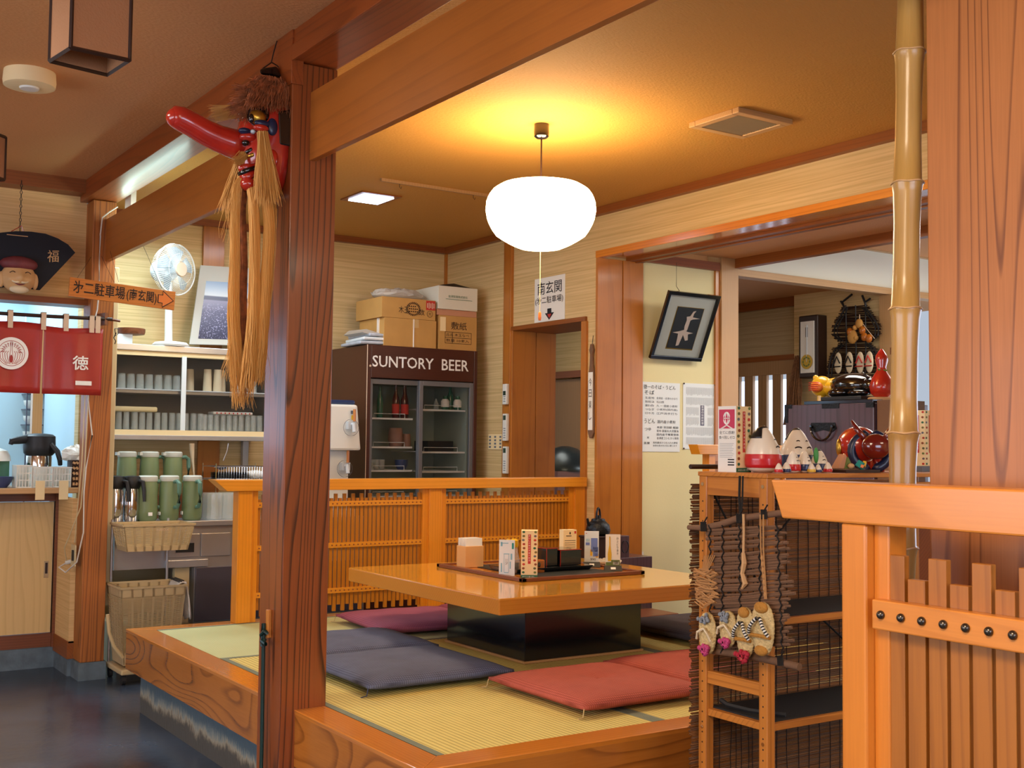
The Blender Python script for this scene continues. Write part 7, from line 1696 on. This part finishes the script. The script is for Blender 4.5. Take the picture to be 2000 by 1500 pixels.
# ============================================================ FIGURES ON THE RACK
def onrack(px_x, y): return AY(px_x, 915, y).x
menubox((onrack(1424, 2.80)+.0, 2.775, TOP), 0, 1.0, 'tall menu box with pink emblem square at the left end of the pine rack', h=.212, wd=.074, two=True).rotation_euler = (0, 0, .12)
def egg_doll(loc, s, col, label, rz=0, hair=True, tilt=0, face=True, zf=1.2):
    t = thing('tumbler_doll', label, 'doll', loc, 'white papier-mache tumbler dolls', local=True); t.rotation_euler = (0, 0, rz); t.scale = (1, 1, zf)
    pr = [(.30, 0), (.52, .06), (.62, .20), (.63, .38), (.60, .55), (.54, .75), (.42, .95), (.31, 1.12), (.20, 1.24), (.10, 1.32), (.02, 1.34)]
    lean = lambda z: tilt*z*z
    def band(a, b_, grow, nm, mt):
        q = [(r*s*(1+grow), h*s) for r, h in pr]; zs = [h for r, h in pr]
        prof_ = []
        def rad(z):
            for i in range(len(pr)-1):
                if pr[i][1] <= z <= pr[i+1][1]: w = (z-pr[i][1])/(pr[i+1][1]-pr[i][1]); return pr[i][0]+(pr[i+1][0]-pr[i][0])*w
            return .02
        n = 16
        for k in range(n+1): z = a+(b_-a)*k/n; prof_.append(((rad(z))*s+grow, z*s))
        m_ = MB().lathe(prof_, (0, 0, 0), 28)
        for v in m_.v: v.x += lean(v.z/s)*s
        return m_.build(nm, mt, t, smooth='all')
    band(0, 1.34, 0, 'body', 'doll_white'); band(.13, .52, .0012, 'painted_band', col)
    if face:
        k_ = MB()
        for s_ in (-1, 1):
            for z, w_, am in ((.72, .11, .035), (.93, .07, .02)):
                pts = []
                for k in range(7):
                    a = -PI/2+s_*.42+(k-3)/3*w_/.5
                    rr = .60-.22*(z-.5)+.008
                    rr = {.72: .550, .93: .436}[z]
                    pts.append(Vector((math.cos(a)*rr*s+lean(z)*s, math.sin(a)*rr*s-.0015, (z+am*(1-((k-3)/3)**2))*s)))
                k_.tube(pts, .020*s if z < .8 else .014*s, 5)
        k_.build('brow_and_eye', 'doll_black', t)
    if hair:
        m_ = MB(); rs = []
        for k in range(8):
            z = .98+.36*k/7; rr = max(.02, .50*(1-((z-.70)/.66)**3.0))*s+.0025
            rr = {0: .405, 1: .372, 2: .338, 3: .301, 4: .253, 5: .207, 6: .142, 7: .024}[k]*s+.0022
            rs.append([Vector((math.cos(a)*rr+lean(z)*s, math.sin(a)*rr, z*s)) for a in [PI*(.02-(.55 if k >= 6 else 0))+PI*(.96+(1.10 if k >= 6 else 0))*j/16 for j in range(17)]])
        m_.rings(rs, cap=False, closed=False); o = m_.build('painted_hair', 'doll_black', t, smooth='all'); sd = o.modifiers.new('thick', 'SOLIDIFY'); sd.thickness = .0015
    return t
ry = 2.71
egg_doll((onrack(1490, ry), ry, TOP), .094, 'doll_red', 'large white tumbler doll with red belly and black hair on the pine rack', .75)
egg_doll((onrack(1543, ry+.09), ry+.06, TOP), .092, 'doll_navy', 'large white tumbler doll with navy belly behind the small dolls', -.30)
for x, s_, c_, lb, yy in ((1521, .020, 'doll_red', 'tiny red-banded tumbler doll at the foot of the large red one', 2.60), (1536, .022, 'doll_navy', 'tiny navy-banded tumbler doll second from the left in the small row', 2.60),
                     (1549, .038, 'doll_red', 'small red-banded tumbler doll in the middle row before the large navy one', 2.63), (1571, .038, 'doll_navy', 'small navy-banded tumbler doll right of the small red one', 2.63),
                     (1585, .020, 'doll_yellow', 'tiny yellow-based tumbler doll in front of the green-capped one', 2.60), (1598, .018, 'doll_navy', 'tiny navy tumbler doll between the yellow one and the green-capped one', 2.60), (1617, .022, 'doll_red', 'tiny red-based tumbler doll at the right end of the small row', 2.61)):
    egg_doll((onrack(x, yy), yy, TOP), s_, c_, lb, .3, hair=False, face=s_ > .03, zf=1.4 if s_ > .03 else 1.2)
t = egg_doll((onrack(1600, 2.68), 2.68, TOP), .047, 'doll_navy', 'cream-faced small doll with a green leaf cap beside the red horned figure', .2)
MB().ell((-.030, -.006, .047), (.010, .008, .022), 12, 8).build('leaf_cap', 'doll_green', t, smooth='all')
o = MB().ell((0, 0, .016), (.018, .014, .016), 14, 10).build('round_pebble_doll', 'face_tan', local=True, smooth='all'); o.location = (onrack(1583, 2.78), 2.78, TOP); tag(o, 'pinkish round figure behind the navy tumbler dolls', 'figurine')
t = thing('pyramid_ornament', 'small pink-edged triangular house ornament on a slice of wood', 'ornament', (onrack(1650, 2.66), 2.66, TOP), local=True)
MB().lathe([(.055, 0), (.058, .004), (.057, .012), (.05, .013)], (.015, 0, 0), 20, sx=1.3, sy=.7).build('wood_slice', 'twig_bark', t)
MB().prism([(-.055, -.016, .013), (.02, -.016, .013), (.000, -.004, .062)], (0, .03, 0)).build('roof', 'carton_pink', t, bev=.002)
MB().prism([(-.022, -.020, .013), (.022, -.020, .013), (.002, -.012, .052)], (0, .006, 0)).build('front_panel', 'olive_print', t); MB().ell((-.002, -.028, .022), (.014, .009, .009), 10, 8).build('rolled_mat', 'face_tan', t, smooth='all')
t = thing('paper_cube', 'small folded paper ball in teal, orange and yellow in front of the red horned figure', 'ornament', (onrack(1681, 2.62), 2.62, TOP+.012), local=True)
MB().obox((0, 0, .013), (.022, .022, .022), (.5, .4, .3)).build('ball', 'teal_paint', t); MB().obox((.009, -.008, .016), (.013, .010, .018), (.2, .5, .6)).build('yellow_fold', 'ink_yellow', t); MB().obox((-.006, -.010, .009), (.012, .010, .010), (.4, .1, .9)).build('orange_fold', 'orange_paint', t)
o = MB().box(onrack(1645, 2.60), onrack(1712, 2.60), 2.585, 2.64, TOP, TOP+.010).build('bark_tray', 'frame_dark'); tag(o, 'flat dark bark tray under the folded paper ball', 'tray')
# red ox toy: round body, dark ring, hanging head with horns
ox = onrack(1690, 2.74)
t = thing('red_ox_toy', 'glossy dark red ox toy with black neck ring and upright horns on the pine rack', 'figurine', (ox, 2.74, TOP), local=True); t.rotation_euler = (0, 0, -.62); t.scale = (1.12, .9, 1.22)
MB().ell((-.012, .045, .075), (.066, .085, .055), 22, 14).tube([(-.05, .0, .05), (-.052, -.005, 0)], [.02, .016], 10).tube([(.04, .0, .05), (.042, -.005, 0)], [.02, .016], 10).tube([(-.045, .09, .05), (-.048, .09, 0)], [.02, .016], 10).tube([(.03, .09, .05), (.03, .09, 0)], [.02, .016], 10).build('body', 'red_lacquer', t, smooth='all')
MB().tube([(.012+.058*math.cos(2*PI*k/24), -.022+.006*math.sin(2*PI*k/24), .058+.050*math.sin(2*PI*k/24)) for k in range(25)], .014, 10).build('neck_ring', 'navy_paint', t, smooth='all')
MB().ell((.020, -.060, .072), (.045, .034, .036), 20, 12).build('head', 'maroon_lacquer', t, smooth='all')
for s_ in (-1, 1): MB().tube([(.020+s_*.028, -.045, .092), (.020+s_*.050, -.03, .118), (.020+s_*.066, -.02, .145)], [.010, .009, .004], 10).build('horn', 'maroon_lacquer', t, smooth='all')
MB().ell((-.075, .03, .068), (.010, .018, .026), 10, 8).build('gold_mark', 'gold_leaf', t, smooth='all')
o = MB().box(onrack(1792, 2.70), onrack(1832, 2.70), 2.68, 2.74, TOP, TOP+.02).build('patterned_dish', 'ink_grey'); tag(o, 'grey patterned dish on the rack seen between bamboo pole and big post', 'dish')
menubox((onrack(1806, 2.79), 2.80, TOP+.0), 0, 1.0, 'second patterned menu box glimpsed between the bamboo pole and the big right post', h=.225, wd=.06).rotation_euler = (0, 0, .1)

# ============================================================ BIG POST, BAMBOO, GATE
struct('trim_29', MB().box(2.10, 2.36, 1.25, 1.571, 0, 2.87), 'big_post_wood', bev=.004)
t = thing('bamboo_pole', 'thick golden bamboo pole with raised joints standing beside the big right post', 'bamboo pole', (2.1, 1.62, 0))
def bb(z): return Vector((2.070+.054*(z-.0)/2.87-.0, 1.62, z)) + Vector((.0015*math.sin(z*7), 0, 0))
zs = [0, .22, .52, .82, 1.115, 1.375, 1.655, 1.965, 2.245, 2.60, 2.87]
zn = [AY(1760, y, 1.62).z for y in (1072, 848, 605, 358, 100)]   # joints read off the pole
jn = [0, .3, .6, .88] + sorted(zn) + [2.50, 2.87]
pts = []; rad = []
for i in range(len(jn)-1):
    a, b_ = jn[i], jn[i+1]
    for q, rr in ((0, .0335), (.012, .0335), (.03, .030), (.3, .0275), (.7, .0275), (.93, .0298), (.985, .032)):
        z = a+(b_-a)*q; pts.append(Vector((2.072+.042*(z-1.157)/1.18, 1.62, z))); rad.append(rr)
pts.append(Vector((pts[-1].x, 1.62, 2.868))); rad.append(.03)
m_ = MB().tube(pts, rad, 28); m_.build('culm', 'bamboo_skin', t, smooth='all')
k_ = MB()
for z in jn[1:-1]:
    x = 2.072+.042*(z-1.157)/1.18; k_.tube([(x+.0338*math.cos(2*PI*k/28), 1.62+.0338*math.sin(2*PI*k/28), z+.003+.0015*math.sin(k)) for k in range(29)], .0022, 6)
k_.build('joint_ring', 'pale_trim_wood', t, smooth='all')
GX = 1.85
t = thing('foreground_gate', 'honey-coloured slatted gate with a thick handrail and round black nails in the foreground', 'gate', (GX, 1.5, 0))
MB().hexa([(GX, .85, 1.205), (GX+.10, .85, 1.205), (GX+.10, 1.75, 1.205), (GX, 1.75, 1.205), (GX, .85, 1.285), (GX+.10, .85, 1.285), (GX+.10, 1.782, 1.285), (GX, 1.782, 1.285)]).build('handrail', 'gate_rail_wood', t, bev=.004)
MB().box(GX+.006, GX+.085, 1.536, 1.597, 0, 1.205).build('post', 'gate_wood', t, bev=.005)
MB().box(GX+.030, GX+.085, 1.500, 1.536, 0, 1.205).build('stile', 'gate_wood', t, bev=.003)
MB().box(GX+.006, GX+.032, .85, 1.522, 1.005, 1.062).build('nail_rail', 'gate_rail_wood', t, bev=.003)
MB().box(GX+.006, GX+.032, .85, 1.522, .25, .31).build('nail_rail', 'gate_rail_wood', t, bev=.003)
ysl = 1.487
for i in range(14):
    y = ysl-i*.0465; hh = 1.148 if i % 2 == 0 else 1.105
    MB().box(GX+.034, GX+.050, y-.0195, y+.0195, .10, hh).build('slat', 'gate_slat_wood', t, bev=.0015)
    MB().ell((GX+.004, y+.012, 1.0345), (.008, .0085, .0085), 14, 8).build('round_nail', 'nail_steel', t, smooth='all')

# ============================================================ LIGHT
def area(name, loc, rot, sx, sy, e, col):
    l = bpy.data.lights.new(name, 'AREA'); l.shape = 'RECTANGLE'; l.size = sx; l.size_y = sy; l.energy = e; l.color = col
    o = bpy.data.objects.new(name, l); COL.objects.link(o); o.location = loc; o.rotation_euler = rot; return o
WARM = (1, .80, .58)
def point(name, loc, e, col, r=.1):
    l = bpy.data.lights.new(name, 'POINT'); l.energy = e; l.color = col; l.shadow_soft_size = r
    o = bpy.data.objects.new(name, l); COL.objects.link(o); o.location = loc; return o
area('ceiling_lamp_light', (-.2, .6, 2.78), (0, 0, 0), .9, .9, 85, (1, .80, .58))
point('left_ceiling_fill_light', (-.2, .6, 2.25), 22, (1, .78, .55), .15)  # added point light without a fitting, brightens the left ceiling
area('ceiling_lamp_light', (3.4, -1.0, 2.78), (0, 0, 0), .9, .9, 45, (1, .80, .58))
area('ceiling_lamp_light', (.2, 4.4, 2.78), (0, 0, 0), .5, .5, 22, (1, .84, .64))
area('daylight_front', (.9, -2.4, 1.5), (math.radians(-90), 0, 0), 3.2, 1.3, 75, (.88, .94, 1))
area('daylight_left', (-3.0, 2.6, 1.5), (0, math.radians(-90), 0), 1.3, 5.0, 65, (.86, .92, 1))
area('kitchen_tube_light', (2.15, 7.0, 2.68), (0, 0, 0), .25, 1.0, 18, (.70, .92, 1))
area('kitchen_ceiling_light', (2.9, 6.75, 2.82), (0, 0, 0), .5, .5, 10, (.95, .95, 1))
area('hatch_room_light', (.9, 8.6, 2.75), (0, 0, 0), 1.2, 1.0, 55, (.68, .88, 1))
area('passage_light', (5.3, 7.6, 2.6), (0, 0, 0), .5, .8, 9, (1, .88, .72))
area('far_room_light', (7.0, 4.2, 2.8), (0, 0, 0), 1.2, 1.2, 60, (1, .95, .86))
area('corridor_light', (5.3, 4.6, 2.62), (0, 0, 0), .4, .8, 12, (1, .92, .78))
wd_ = bpy.data.worlds.new('World'); S.world = wd_; wd_.use_nodes = True
wd_.node_tree.nodes['Background'].inputs[0].default_value = (.75, .85, 1, 1); wd_.node_tree.nodes['Background'].inputs[1].default_value = .6
S.view_settings.view_transform = 'Standard'; S.view_settings.look = 'None'; S.view_settings.gamma = 1; S.view_settings.use_curve_mapping = False
S.view_settings.exposure = 0.05
S.cycles.max_bounces = 8; S.cycles.diffuse_bounces = 4; S.cycles.transparent_max_bounces = 12; S.cycles.sample_clamp_indirect = 6; S.cycles.use_denoising = True
